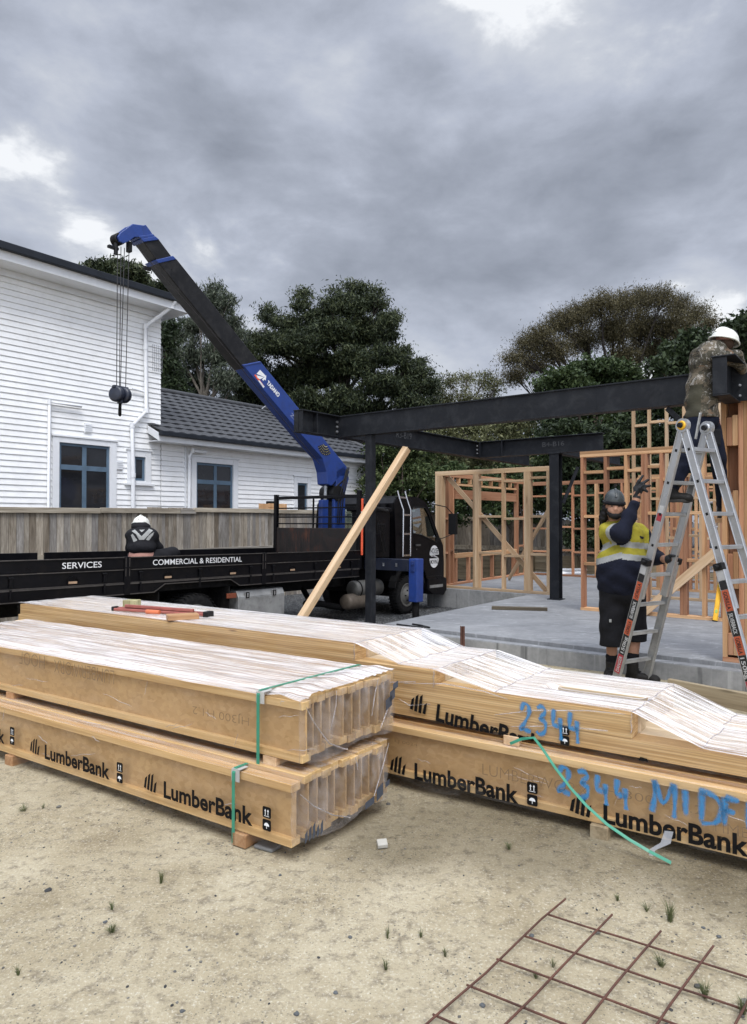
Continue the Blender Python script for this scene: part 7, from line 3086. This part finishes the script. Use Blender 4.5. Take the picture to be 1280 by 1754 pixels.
# --- man waving at the foot of the ladder
def make_waver():
    Y0 = 6.90
    P = lambda px, py, dy=0.0: at(px, py, Y0 + dy)
    g0 = Vector((P(1062, 1150).x, Y0, gz(P(1062, 1150).x, Y0)))
    r = thing('person', g0, 'stout man in yellow and navy work shirt and shorts waving a gloved hand', 'person')
    hd = P(1053, 869, -.06)
    neck, chest, belly, pel = P(1058, 893), P(1068, 925, .0), P(1068, 968, -.02), P(1066, 1012, .02)
    shR, shL = P(1042, 911, -.02), P(1095, 912, .06)
    elR, wrR = P(1066, 914, -.22), P(1090, 858, -.24)
    elL = P(1124, 957, -.04)
    fr = .506
    grip = NF + (HN - NF) * fr + RH * .335
    wrL = Vector((grip.x - .055, grip.y + .065, grip.z - .0))
    hipR, hipL = P(1049, 1022, .02), P(1084, 1022, .03)
    knR, knL = P(1049, 1084, -.0), P(1088, 1082, .02)
    anR, anL = P(1048, 1136, .05), P(1084, 1136, -.02)
    fz = gz(2.5, 6.9)
    f = Vector((-.22, -.97, 0)).normalized()     # face direction
    side = Vector((f.y, -f.x, 0)) * -1
    R = ((side.x, f.x, 0), (side.y, f.y, 0), (0, 0, 1))
    Rm = Matrix(R)
    H = lambda a, b, c: hd + Rm @ Vector((a, b, c))
    head = [('e', H(0, -.01, .02), (.076, .092, .105), R), ('e', H(0, .018, -.045), (.064, .070, .075), R), ('c', H(0, .080, .006), H(0, .098, -.022), .011, .015),
            ('c', H(-.030, .072, .030), H(.030, .072, .030), .013, .013), ('e', H(.040, .050, -.025), (.026, .026, .026), R), ('e', H(-.040, .050, -.025), (.026, .026, .026), R),
            ('e', H(0, .078, -.052), (.026, .014, .010), R), ('e', H(0, .062, -.088), (.034, .028, .024), R), ('c', H(.080, -.012, .012), H(.080, -.014, -.025), .013, .010), ('c', H(-.080, -.012, .012), H(-.080, -.014, -.025), .013, .010),
            ('c', hd + Vector((0, .03, -.06)), neck - UP * .03, .062, .075)]
    body = head + [('e', chest, (.19, .14, .20)), ('e', belly, (.215, .20, .20)), ('e', pel, (.19, .16, .14)), ('c', neck - UP * .02, chest, .08, .14),
                   ('c', shR, elR, .062, .052), ('c', elR, wrR, .050, .034), ('c', shL, elL, .062, .050), ('c', elL, wrL, .048, .032),
                   ('c', hipR, knR, .095, .068), ('c', knR, anR, .064, .044), ('c', hipL, knL, .095, .068), ('c', knL, anL, .066, .044),
                   ('c', wrR, P(1092, 845, -.24), .03, .035), ('c', wrL, grip + Vector((-.01, .03, 0)), .03, .03), ('c', neck, shR, .06, .06), ('c', neck, shL, .06, .06)]
    skin_mesh('body', body, .0075, .030, [SKIN], r)
    # face: eyes, brows, smiling mouth, beard and hair
    mb = MB()
    for s_ in (-1, 1):
        mb.ellipsoid(H(.029 * s_, .0785, .012), (.0135, .008, .0065), Rm, 10, 6, 0, -1)
    mb.build('eye', [plain('eye_white', (.45, .42, .38), .3)], r)
    mb = MB()
    for s_ in (-1, 1):
        mb.ellipsoid(H(.029 * s_, .0830, .010), (.0145, .007, .0065), Rm, 10, 6, 0, -1)
    mb.build('iris', [plain('dark_iris', (.012, .008, .006), .2)], r)
    br = [('c', H(.012 * s_, .089, .030), H(.048 * s_, .076, .032), .0085, .006) for s_ in (-1, 1)]
    br += [('c', H(-.030, .080, -.040), H(.030, .080, -.040), .0075, .0075), ('c', H(-.030, .080, -.040), H(-.042, .062, -.075), .008, .012), ('c', H(.030, .080, -.040), H(.042, .062, -.075), .008, .012),
           ('c', H(-.040, .060, -.080), H(.040, .060, -.080), .020, .020), ('e', H(0, .074, -.088), (.052, .032, .034), R), ('c', H(-.058, .048, -.060), H(.0, .084, -.078), .020, .018), ('c', H(.058, .048, -.060), H(.0, .084, -.078), .020, .018), ('c', H(-.066, .03, -.02), H(-.045, .058, -.085), .018, .020), ('c', H(.066, .03, -.02), H(.045, .058, -.085), .018, .020)]
    hr = [('c', H(.04, -.06, -.02), H(.06, -.07, -.12), .045, .045), ('c', H(-.05, -.06, -.02), H(-.10, -.06, -.11), .050, .045), ('c', H(-.085, -.02, .0), H(-.105, -.03, -.10), .028, .030), ('c', H(0, -.08, -.02), H(.02, -.08, -.12), .05, .05), ('c', H(-.078, -.03, .02), H(-.082, -.04, -.07), .020, .020), ('c', H(.078, -.03, .02), H(.090, -.04, -.10), .024, .028)]
    skin_mesh('hair', br[:2] + br[2:], .0045, .008, [HAIR], r)
    skin_mesh('hair', hr, .007, .03, [HAIR], r, fold_mod(.006, 60, .3))
    mb = MB()
    mb.ellipsoid(H(0, .0885, -.0545), (.019, .005, .0055), Rm, 10, 6, 0, -1)
    mb.build('teeth', [plain('teeth', (.55, .52, .46), .3)], r)
    # helmet
    hR = (Rm @ Matrix.Rotation(math.radians(-6), 3, 'X') @ Matrix.Rotation(math.radians(5), 3, 'Y'))
    helmet(r, H(0, -.016, .070), (.098, .116, .112), [list(x) for x in hR], [HELM_G, BLACKC], .0, True, 'helmet', False)
    skin_mesh('head_sock', [('e', H(0, -.016, .062), (.094, .112, .034), R), ('c', H(-.07, -.04, .0), H(-.06, -.05, -.05), .035, .03)], .006, .02, [BLACKC], r)
    # shirt
    sh = [('e', chest, (.205, .175, .205)), ('e', belly, (.262, .245, .235)), ('e', belly - UP * .13 + Vector((0, .02, 0)), (.255, .23, .17)), ('e', pel + UP * .04, (.24, .205, .13)), ('c', neck - UP * .05, chest, .09, .17), ('c', neck - UP * .045, shR, .075, .08), ('c', neck - UP * .045, shL, .075, .08),
          ('c', shR, shR + (elR - shR) * .55, .090, .082), ('c', shR + (elR - shR) * .5, elR, .084, .080), ('c', elR, elR + (wrR - elR) * .5, .078, .062), ('c', elR + (wrR - elR) * .5, wrR - (wrR - elR) * .12, .062, .046),
          ('c', shL, elL, .088, .070), ('c', elL, wrL - (wrL - elL) * .12, .066, .045)]
    d_arm = (elR - shR).normalized()

    def reg(C):
        px, py = proj(C)
        m = np.zeros(len(C), int)
        yb1 = np.where(px < 1062, 941 - (px - 1028) * .50, 932 + (px - 1066) * .09)
        yb2 = np.where(px < 1066, 961 - (px - 1028) * .27, 953.5 + (px - 1068) * .10)
        m[py > yb2 + 5] = 1
        m[np.abs(py - yb1) < 5.2] = 2
        m[np.abs(py - yb2) < 5.2] = 2
        # sleeves: yellow to above the elbow, a tape ring, then navy
        rel = C - np.array(shR)
        t = rel @ np.array(d_arm) / (elR - shR).length
        dist = np.linalg.norm(rel - np.outer(t, np.array(d_arm)) * (elR - shR).length, axis=1)
        L = (elR - shR).length
        arm = (t > .30) & (dist < .12) & (C[:, 1] < Y0 - .09) & (py < 935)
        m[arm] = 0
        m[arm & (t > .44)] = 2
        m[arm & (t > .68)] = 1
        fw = (C - np.array(elR)) @ np.array((wrR - elR).normalized())
        dd = np.linalg.norm(C - np.array(elR) - np.outer(fw, np.array((wrR - elR).normalized())), axis=1)
        m[(fw > .0) & (dd < .085) & (C[:, 1] < Y0 - .15) & (py < 922)] = 1
        m[(px > 1112)] = 1
        return m
    s_o = skin_mesh('shirt', sh, .0075, .042, [HIVIS, NAVY, REFL], r, fold_mod(.0105, 19, .7), reg)
    for px_, py_ in ((1079, 916), (1101, 920)):
        mb = MB()
        q = P(px_, py_, -.20)
        q.y = 6.9 - .168 + (.02 if px_ > 1090 else 0)
        mb.bar(q - Vector((.035, -.002, -.006)), q + Vector((.035, .014, -.010)), .012, .022)
        mb.build('pocket_flap', [NAVY], s_o, r['_o'], .004, 2)
    # collar, placket and pocket flaps
    c_ = neck - UP * .015
    mb = MB()
    fwd = Vector((.40, -.92, 0)).normalized()
    sd = Vector((fwd.y, -fwd.x, 0))
    mb.tube([c_ + fwd * (.075 * math.cos(a)) + sd * (.085 * math.sin(a)) - UP * (.030 * max(0, math.cos(a))) for a in [math.radians(d) for d in range(20, 341, 20)]], .017, 6)
    mb.build('collar', [NAVY], s_o, r['_o'])
    # shorts
    st_ = [('e', pel - UP * .02, (.215, .185, .15)), ('c', hipR, knR - UP * .11, .130, .118), ('c', hipL, knL - UP * .09, .130, .112)]
    zc_R, zc_L = P(1050, 1106).z, P(1090, 1098).z

    def cut(F, g):
        F = fold_mod(.006, 15, 2.0)(F, g)
        xm = (hipR.x + hipL.x) / 2 + .0
        zc = np.where(g[..., 0] < xm, zc_R, zc_L)
        return np.maximum(F, zc - g[..., 2])
    so = skin_mesh('shorts', st_, .0085, .03, [BLACKC], r, cut)
    mb = MB()
    q = P(1044, 1066, -.135)
    mb.frame_box(q, (.022, 0, 0), (0, .002, 0), (0, 0, .03))
    mb.build('pocket_tag', [REFL], so, r['_o'])
    # socks and boots
    for an, kn in ((anR, knR), (anL, knL)):
        skin_mesh('sock', [('c', an + UP * .02, an + (kn - an) * .22, .055, .058)], .007, .02, [BLACKC], r, fold_mod(.003, 60, 1.0))
    hR_ = Vector((anR.x - .02, anR.y + .06, fz)); tR = Vector((anR.x - .05, anR.y - .22, fz))
    hL_ = Vector((anL.x - .05, anL.y + .03, fz)); tL = Vector((anL.x + .235, anL.y - .09, fz))
    boot(r, hR_, tR, Vector((anR.x, anR.y, fz + .10)), Vector((anR.x, anR.y, fz + .17)))
    boot(r, hL_, tL, Vector((anL.x, anL.y, fz + .10)), Vector((anL.x, anL.y, fz + .17)))
    # gloves
    palm = P(1093, 842, -.24)
    tips = [P(1101.5, 815, -.25), P(1110.5, 822, -.26), P(1113.5, 832, -.27), P(1109, 842, -.28)]
    th = [P(1089, 849, -.25), P(1096, 836, -.29), P(1104, 830, -.31)]
    skin_mesh('glove', hand_prims(wrR, palm, tips, (-.004, -.01, .006), .0145, th) + [('c', wrR - (palm - wrR) * .2, wrR + (palm - wrR) * .3, .040, .036)], .0045, .012, [GLOVE], r)
    # hand closed round the rail
    dr = (HN - NF).normalized()
    pr = [('c', wrL, grip + Vector((-.03, .035, 0)), .034, .036)]
    for k in range(4):
        b0 = grip + dr * (.030 - .021 * k) + Vector((-.03, .035, 0))
        b1 = b0 + RH * .055 + EH * -.028
        b2 = b1 + RH * .012 + EH * (.055 - .004 * k)
        b3 = b2 - RH * .030 + EH * .014
        pr += [('c', b0, b1, .014, .0125), ('c', b1, b2, .0125, .0115), ('c', b2, b3, .0115, .0095)]
    t0 = grip + dr * .035 + Vector((-.03, .03, 0))
    pr += [('c', t0, t0 + EH * .045 - RH * .018, .015, .012), ('c', t0 + EH * .045 - RH * .018, t0 + EH * .075 + RH * .012, .012, .0095)]
    skin_mesh('glove', pr, .0045, .010, [GLOVE], r)


make_waver()


# --- man in camouflage astride the ladder
def make_camo():
    f1 = NF + (HN - NF) * .718 + RH * .17
    f2 = RF + (HN - RF) * .718 + RH * .17
    z1 = f1.z + .018
    r = thing('person', Vector((2.95, 6.2, z1)), 'man in camouflage jacket and white helmet astride the ladder, leaning over the steel beam', 'person')
    Y0 = 6.46
    P = lambda px, py, dy=0.0: at(px, py, Y0 + dy)
    pel, mid, chest, neck = P(1203, 715), P(1202, 665, .02), P(1207, 622, .02), P(1226, 597, .04)
    hd = P(1241, 585, .05)
    shA, elA, hnA = P(1216, 612, -.06), P(1258, 612, .05), P(1277, 640, .18)
    shB, elB, hnB = P(1214, 612, .20), P(1255, 622, .36), P(1280, 645, .42)
    hipL, hipR = P(1192, 722, .0), P(1217, 722, .06)
    anL = Vector((f1.x - .045, f1.y + .02, z1 + .09)); knL = P(1179, 785, -.08)
    f2 = Vector((LEDGE.x, LEDGE.y, LEDGE.z - .018)); anR = Vector((f2.x + .02, f2.y, f2.z + .11)); knR = P(1231, 785, .12)
    body = [('e', hd, (.078, .09, .11)), ('c', hd - UP * .03, neck - UP * .03, .06, .065), ('e', chest, (.11, .11, .14)), ('e', mid, (.12, .12, .18)), ('e', pel, (.14, .13, .13)), ('c', neck, chest, .06, .09),
            ('c', chest, shA, .08, .05), ('c', chest, shB, .08, .05), ('c', shA, elA, .050, .045), ('c', elA, hnA, .042, .03), ('c', shB, elB, .050, .045), ('c', elB, hnB, .042, .03),
            ('c', hipL, knL, .085, .06), ('c', knL, anL, .056, .04), ('c', hipR, knR, .085, .06), ('c', knR, anR, .056, .04)]
    d = (hnA - elA).normalized()
    tips = [hnA + d * .10 + Vector((.0, -.02 + .014 * k, -.01)) for k in range(4)]
    body += hand_prims(hnA, hnA + d * .05, tips, (.0, 0, .012), .0085, [hnA + d * .02 + Vector((0, -.03, 0)), hnA + d * .05 + Vector((0, -.045, -.02)), hnA + d * .085 + Vector((.01, -.03, -.03))])
    skin_mesh('body', body, .0075, .028, [SKINP], r)
    jk = [('e', chest, (.132, .140, .16)), ('e', mid, (.138, .140, .21)), ('e', (mid + pel) / 2, (.146, .145, .18)), ('e', pel - UP * .0, (.152, .145, .12)), ('c', neck - UP * .01, chest, .085, .115), ('c', neck, shA, .075, .085), ('c', neck, shB, .075, .085),
          ('c', shA, elA, .082, .068), ('c', elA, elA + (hnA - elA) * .8, .072, .052), ('c', shB, elB, .085, .07), ('c', elB, elB + (hnB - elB) * .8, .068, .05),
          ('e', P(1199, 606, .02), (.065, .08, .055)), ('e', P(1213, 594, .03), (.07, .09, .04))]
    zh = P(1200, 717).z

    def cut(F, g):
        F = fold_mod(.0085, 19, 1.1)(F, g)
        return np.maximum(F, zh - g[..., 2])

    def reg(C):
        px, py = proj(C)
        return (in_poly(px, py, [(1182, 660), (1204, 658), (1201, 690), (1198, 722), (1170, 722), (1178, 690)])).astype(int)
    jo = skin_mesh('jacket', jk, .008, .04, [CAMO, OLIVE], r, cut, reg)
    tr = [('e', pel - UP * .03, (.145, .135, .12)), ('c', hipL, knL, .090, .074), ('c', knL, anL + (knL - anL) * .12, .072, .058), ('c', hipR, knR, .085, .070), ('c', knR, anR + (knR - anR) * .12, .068, .056)]
    skin_mesh('trousers', tr, .008, .03, [DENIM], r, fold_mod(.006, 22, .2))
    boot(r, Vector((f1.x - .12, f1.y + .02, z1)), Vector((f1.x + .145, f1.y - .02, z1)), anL + Vector((.0, 0, .0)), anL + (knL - anL) * .22)
    boot(r, Vector((f2.x - .04, f2.y - .02, f2.z + .018)), Vector((f2.x + .20, f2.y + .02, f2.z + .018)), anR, anR + (knR - anR) * .22)
    up = Vector((.30, .05, .95)).normalized()
    fw = Vector((-.85, -.25, -.02)); fw = (fw - up * fw.dot(up)).normalized()
    rt = fw.cross(up)
    Rh = ((rt.x, fw.x, up.x), (rt.y, fw.y, up.y), (rt.z, fw.z, up.z))
    helmet(r, hd + Vector((.005, 0, .012)), (.112, .132, .112), Rh, [HELM_W, BLACKC], .012, False)
    skin_mesh('hair', [('e', hd + Vector((.0, .0, -.02)), (.084, .092, .085))], .007, .02, [cloth_mat('brown_hair', (.05, .03, .02))], r)
    # belt pouch and lanyard hanging at the hip
    mb = MB()
    q = P(1226, 735, -.06)
    mb.bar(q, q - UP * .16, .06, .08)
    mb.build('tool_pouch', [BLACKC], r, None, .015, 2)
    mb = MB()
    q = P(1172, 836, -.03)
    mb.tube([q + Vector((.012 * math.cos(a) * (1 + .4 * math.sin(3 * a)), -.01, .055 * math.sin(a) - .02)) for a in [2 * PI * i / 16 for i in range(17)]], .0035, 5)
    mb.build('loose_lace', [BLACKPL], r)


make_camo()


# --- man crouched on the truck deck with his back to the yard
def make_sitter():
    Y0 = 8.68
    P = lambda px, py, dy=0.0: at(px, py, Y0 + dy)
    zd = .908
    pel = P(243, 953, .02)
    r = thing('person', Vector((pel.x, pel.y + .1, zd)), 'person in black jacket with silver chevrons crouched on the truck deck, back turned', 'person')
    chest, mid, neck = P(243, 921, .04), P(243, 937, .0), P(242, 907, .10)
    hd = P(242, 899, .16)
    shL, shR = P(227, 917, .06), P(260, 917, .06)
    elL, elR = P(224, 938, .18), P(269, 938, .18)
    hnL, hnR = P(232, 948, .48), P(256, 948, .48)
    hipL, hipR = P(232, 958, .05), P(253, 958, .05)
    knL, knR = Vector((pel.x - .22, pel.y + .38, zd + .30)), Vector((pel.x + .35, pel.y + .12, zd + .30))
    anL, anR = Vector((pel.x - .2, pel.y + .05, zd + .08)), Vector((pel.x + .12, pel.y + .02, zd + .09))
    body = [('e', hd, (.078, .09, .11)), ('c', hd, neck, .05, .05), ('e', chest, (.12, .09, .11)), ('e', mid, (.13, .10, .10)), ('e', pel, (.165, .135, .13)), ('c', shL, elL, .05, .045), ('c', elL, hnL, .042, .03), ('c', shR, elR, .05, .045), ('c', elR, hnR, .042, .03),
            ('c', hipL, knL, .085, .06), ('c', knL, anL, .056, .042), ('c', hipR, knR, .085, .06), ('c', knR, anR, .056, .042)]
    for hn in (hnL, hnR):
        body += hand_prims(hn, hn + Vector((0, .05, -.01)), [hn + Vector((-.03 + .02 * k, .10 + .008 * (k in (1, 2)), -.03)) for k in range(4)], (0, 0, .01), .0085, [hn + Vector((.02, .01, 0)), hn + Vector((.04, .04, 0)), hn + Vector((.045, .07, -.01))])
    skin_mesh('body', body, .0075, .028, [SKINP], r)
    jk = [('e', chest, (.175, .145, .15)), ('e', mid, (.178, .145, .105)), ('c', neck - UP * .01, chest, .075, .13), ('c', shL, elL, .070, .062), ('c', elL, hnL, .062, .045), ('c', shR, elR, .070, .062), ('c', elR, hnR, .072, .05), ('c', neck, shL, .07, .08), ('c', neck, shR, .07, .08)]
    V1 = [[(225.5, 909.5), (231, 907), (242.5, 918.5), (246.5, 925), (238.5, 925), (233, 915)], [(242.5, 918.5), (255.5, 905.5), (262, 908.5), (246.5, 925), (241, 925)], [(224, 916.5), (227.5, 914.5), (235.5, 925.5), (229, 928.5)], [(264, 911), (262.5, 916), (255.5, 925.5), (249.5, 924.5), (256, 916.5)], [(239, 907.5), (248, 907), (245, 910), (242.5, 911.5)]]

    def reg(C):
        px, py = proj(C)
        m = np.zeros(len(C), int)
        for p in V1:
            m |= in_poly(px, py, p) & (C[:, 1] < Y0 + .08)
        return m
    skin_mesh('jacket', jk, .0065, .04, [BLACKC, REFL], r, fold_mod(.006, 22, .5), reg)
    tr = [('e', pel - UP * .05, (.165, .14, .09)), ('c', hipL, knL, .105, .085), ('c', knL, anL, .08, .06), ('c', hipR, knR, .105, .09), ('c', knR, anR, .085, .06)]
    skin_mesh('trousers', tr, .008, .03, [BLACKC], r, fold_mod(.005, 25, .9))
    boot(r, anL + Vector((0, -.10, -.08)), anL + Vector((0, .16, -.08)), anL, anL + UP * .05)
    boot(r, anR + Vector((.0, -.12, -.08)), anR + Vector((.02, .14, -.08)), anR, anR + UP * .05)
    up = Vector((.0, .25, .95)).normalized()
    fw = Vector((0, 1, 0)); fw = (fw - up * fw.dot(up)).normalized()
    rt = fw.cross(up)
    Rh = ((rt.x, fw.x, up.x), (rt.y, fw.y, up.y), (rt.z, fw.z, up.z))
    helmet(r, hd + Vector((0, 0, .012)), (.102, .124, .104), Rh, [HELM_W, BLACKC], .010)
    skin_mesh('hood', [('e', neck + UP * .035 - Vector((0, .02, 0)), (.115, .11, .065)), ('c', neck + UP * .01, chest, .09, .12)], .007, .03, [BLACKC], r)


make_sitter()


# ------------------------------------------------------------------ reinforcing mesh, weeds, scraps in the foreground
def make_rebar():
    o = gnd(970, 1547, .012)
    a = gnd(735, 1754, .012)
    dl = (a - o).normalized()
    b = gnd(1220, 1624, .012)
    dc = (gnd(1280, 1684, .012) - gnd(946, 1578, .012)).normalized()
    r = thing('reinforcing_mesh', o, 'rusty steel reinforcing mesh lying on the dirt at the photo corner', 'steel mesh')
    starts = [gnd(970, 1547, .015), gnd(1048, 1572, .015), gnd(1131, 1597, .015), gnd(1220, 1624, .015)]
    st = (starts[3] - starts[0]) / 3
    starts += [starts[3] + st * k for k in (1, 2, 3)]
    mb = MB()
    for s in starts:
        pts = [s + dl * (t * 2.3) + Vector((random.uniform(-.005, .005), 0, random.uniform(0, .004) + .004 + .012 * max(0, math.sin(t * 7 + s.x * 9)))) for t in np.linspace(0, 1, 12)]
        mb.tube(pts, .0042, 7)
    mb.build('long_bar', [RUST], r)
    mb = MB()
    c0 = starts[0] + dl * .125
    for k in range(12):
        q = c0 + dl * (.2 * k * .97) - UP * .003
        pts = [q - dc * .018 + dc * (t * 1.45) + UP * (random.uniform(0, .003) + .013 * 0) for t in np.linspace(0, 1, 10)]
        mb.tube(pts, .0040, 7)
    mb.build('cross_bar', [RUST], r)


make_rebar()
o = gnd(655, 1452, .0)
mb = MB()
mb.frame_box(o + Vector((-.022, -.02, .002)), (.05, .012, 0), (-.006, .055, .006), (0, -.004, .02))
solo(mb, 'tile_scrap', [plain('pale_tile', (.40, .385, .34), .6)], 'small pale square scrap of tile lying on the dirt between the stacks', 'scrap', None, None, None, .003)

GRASS = leaf_mat('weed_blade', (.050, .062, .024), (.10, .12, .05), (.20, .20, .10), .2)


def weed(px, py, n, h, spread, label):
    b = gnd(px, py, 0)
    b.z = gz(b.x, b.y)
    vs, fs = [], []
    for i in range(n):
        a = RNG.random() * 6.28
        ln = h * (.45 + .7 * RNG.random())
        base = b + Vector((math.cos(a), math.sin(a), 0)) * (spread * .35 * RNG.random())
        out = Vector((math.cos(a + .6), math.sin(a + .6), 0)) * spread * (.3 + RNG.random())
        sd_ = Vector((-math.sin(a), math.cos(a), 0)) * .0011
        m_ = base + out * .35 + UP * ln * .62
        tp = base + out * 1.0 + UP * ln
        o_ = len(vs)
        vs += [base - sd_, base + sd_, m_ + sd_ * .9, m_ - sd_ * .9, tp]
        fs += [(o_, o_ + 1, o_ + 2, o_ + 3), (o_ + 3, o_ + 2, o_ + 4)]
        for k in range(2):
            t = .35 + .3 * k
            q = base + (m_ - base) * t * 1.4
            e = q + Vector((RNG.normal() * .012, RNG.normal() * .012, .014))
            o_ = len(vs)
            vs += [q - sd_ * .6, q + sd_ * .6, e]
            fs += [(o_, o_ + 1, o_ + 2)]
    mb = MB().add(vs, fs)
    solo(mb, 'weed_tuft', [GRASS], label, 'weed', 'weeds growing in the dirt', None, b)


for args in [(40, 1392, 40, .030, .045, 'low wide green weed tuft at the photo edge below the near left pack'), (74, 1388, 14, .028, .015, 'tiny weed sprig just right of the low wide tuft'),
             (276, 1514, 30, .055, .025, 'tall weed tuft alone on the dirt below the near printed pack'), (192, 1562, 16, .035, .018, 'small weed above the greyish tuft on the open dirt'),
             (192, 1602, 34, .040, .030, 'weed tuft growing beside a grey stone on the open dirt'), (31, 1676, 14, .035, .014, 'thin weed at the photo edge low on the open dirt'),
             (1148, 1576, 44, .085, .035, 'biggest weed tuft, upright, beyond the steel mesh'), (1108, 1558, 20, .035, .025, 'small weed left of the biggest tuft beyond the mesh'),
             (1058, 1541, 14, .030, .016, 'small weed midway between the loose strap and the mesh'), (1133, 1652, 34, .050, .035, 'weed tuft inside the mesh squares against a rust bar'),
             (1207, 1708, 40, .060, .030, 'upright weed tuft in the right part of the mesh'), (1273, 1738, 34, .060, .030, 'weed tuft at the very photo edge beside the mesh'),
             (664, 1606, 16, .050, .016, 'thin weed pair left of the mesh, the upper one'), (661, 1660, 16, .045, .016, 'thin weed on the dirt left of the mesh, lower of the pair'),
             (721, 1604, 14, .035, .014, 'small weed near the mesh end between scattered stones'), (763, 1636, 14, .040, .014, 'sprig beside the outer bar of the mesh'),
             (872, 1456, 26, .045, .028, 'feathery weed below the rear stack printing'), (947, 1652, 14, .034, .016, 'sprig inside the first mesh squares'), (918, 1672, 14, .034, .016, 'low sprig inside the mesh near its second bar')]:
    weed(*args)


def stone(px, py, s, label):
    s *= .75
    b = gnd(px, py, 0)
    b.z = gz(b.x, b.y)
    bm = bmesh.new()
    bmesh.ops.create_icosphere(bm, subdivisions=2, radius=1)
    rr = RNG.random(3)
    vs = []
    for v in bm.verts:
        n = 1 + .22 * math.sin(v.co.x * 3 + rr[0] * 9) * math.cos(v.co.y * 4 + rr[1] * 9) + .06 * RNG.normal()
        vs.append((b.x + v.co.x * s * n * (.9 + .4 * rr[2]), b.y + v.co.y * s * n, b.z + s * .25 + v.co.z * s * .55 * n))
    fs = [tuple(v.index for v in f.verts) for f in bm.faces]
    bm.free()
    mb = MB().add(vs, fs)
    solo(mb, 'stone', [plain('blue_grey_stone', (.075, .080, .082), .85, 0, .35, 40, .6, 90)], label, 'stone', 'larger stones on the dirt', None, b)


for args in [(180, 1584, .012, 'grey stone beside the weed tuft on the open dirt'), (508, 1737, .013, 'grey stone at the bottom photo edge'), (575, 1700, .012, 'grey stone in a loose cluster of stones left of the mesh'), (600, 1606, .010, 'flat grey stone above the loose cluster'),
             (480, 1501, .010, 'grey stone on the dirt between both stacks'), (911, 1600, .014, 'bluish stone just outside the mesh corner'), (827, 1720, .014, 'dark grey stone inside the lower mesh square'), (1232, 1604, .013, 'grey stone beyond the mesh bars at the photo edge'), (1205, 1588, .010, 'small grey stone right of the biggest weed'), (312, 1735, .010, 'grey stone low on the open dirt')]:
    stone(*args)

for k, (x0, x1, yy, lab) in enumerate(((960, 1000, 984, 'white plastic pipe lying on the slab beyond the steel column, nearer of two'), (962, 1004, 978, 'white plastic pipe lying on the slab beyond the steel column, farther of two'))):
    a, b = gnd(x0, yy - 1, .30), gnd(x1, yy - 2, .30)
    mb = MB()
    mb.tube([a, (a + b) / 2, b], .05, 10)
    mb.cyl(a - (b - a) * .002, a + (b - a).normalized() * .12, .058, None, 12)
    solo(mb, 'plastic_pipe', [TRIM], lab, 'pipe', 'white plastic pipes')
c = T(tw(460, 870, 4.0)[0], 4.0, 1.72)
r = thing('timber_box', c, 'small pale timber box standing behind the fence top near the rack', 'box')
mb = MB()
for k in range(3):
    mb.frame_box(c + UP * (.01 + .105 * k), U * .62, V * .02, UP * .098)
    mb.frame_box(c + V * .32 + UP * (.01 + .105 * k), U * .62, V * .02, UP * .098)
mb.frame_box(c + V * .021 + UP * .01, U * .02, V * .298, UP * .3)
mb.frame_box(c + U * .6 + V * .021 + UP * .01, U * .02, V * .298, UP * .3)
mb.build('boards', [PINE], r, None, .003, 1)
mb = MB()
mb.frame_box(c + U * .15 + V * .05 + UP * .2, U * .25, V * .2, UP * .18)
mb.build('lid', [BLACKPL], r, None, .01, 1)

for o in list(bpy.data.objects):
    if '_o' in o.keys():
        del o['_o']
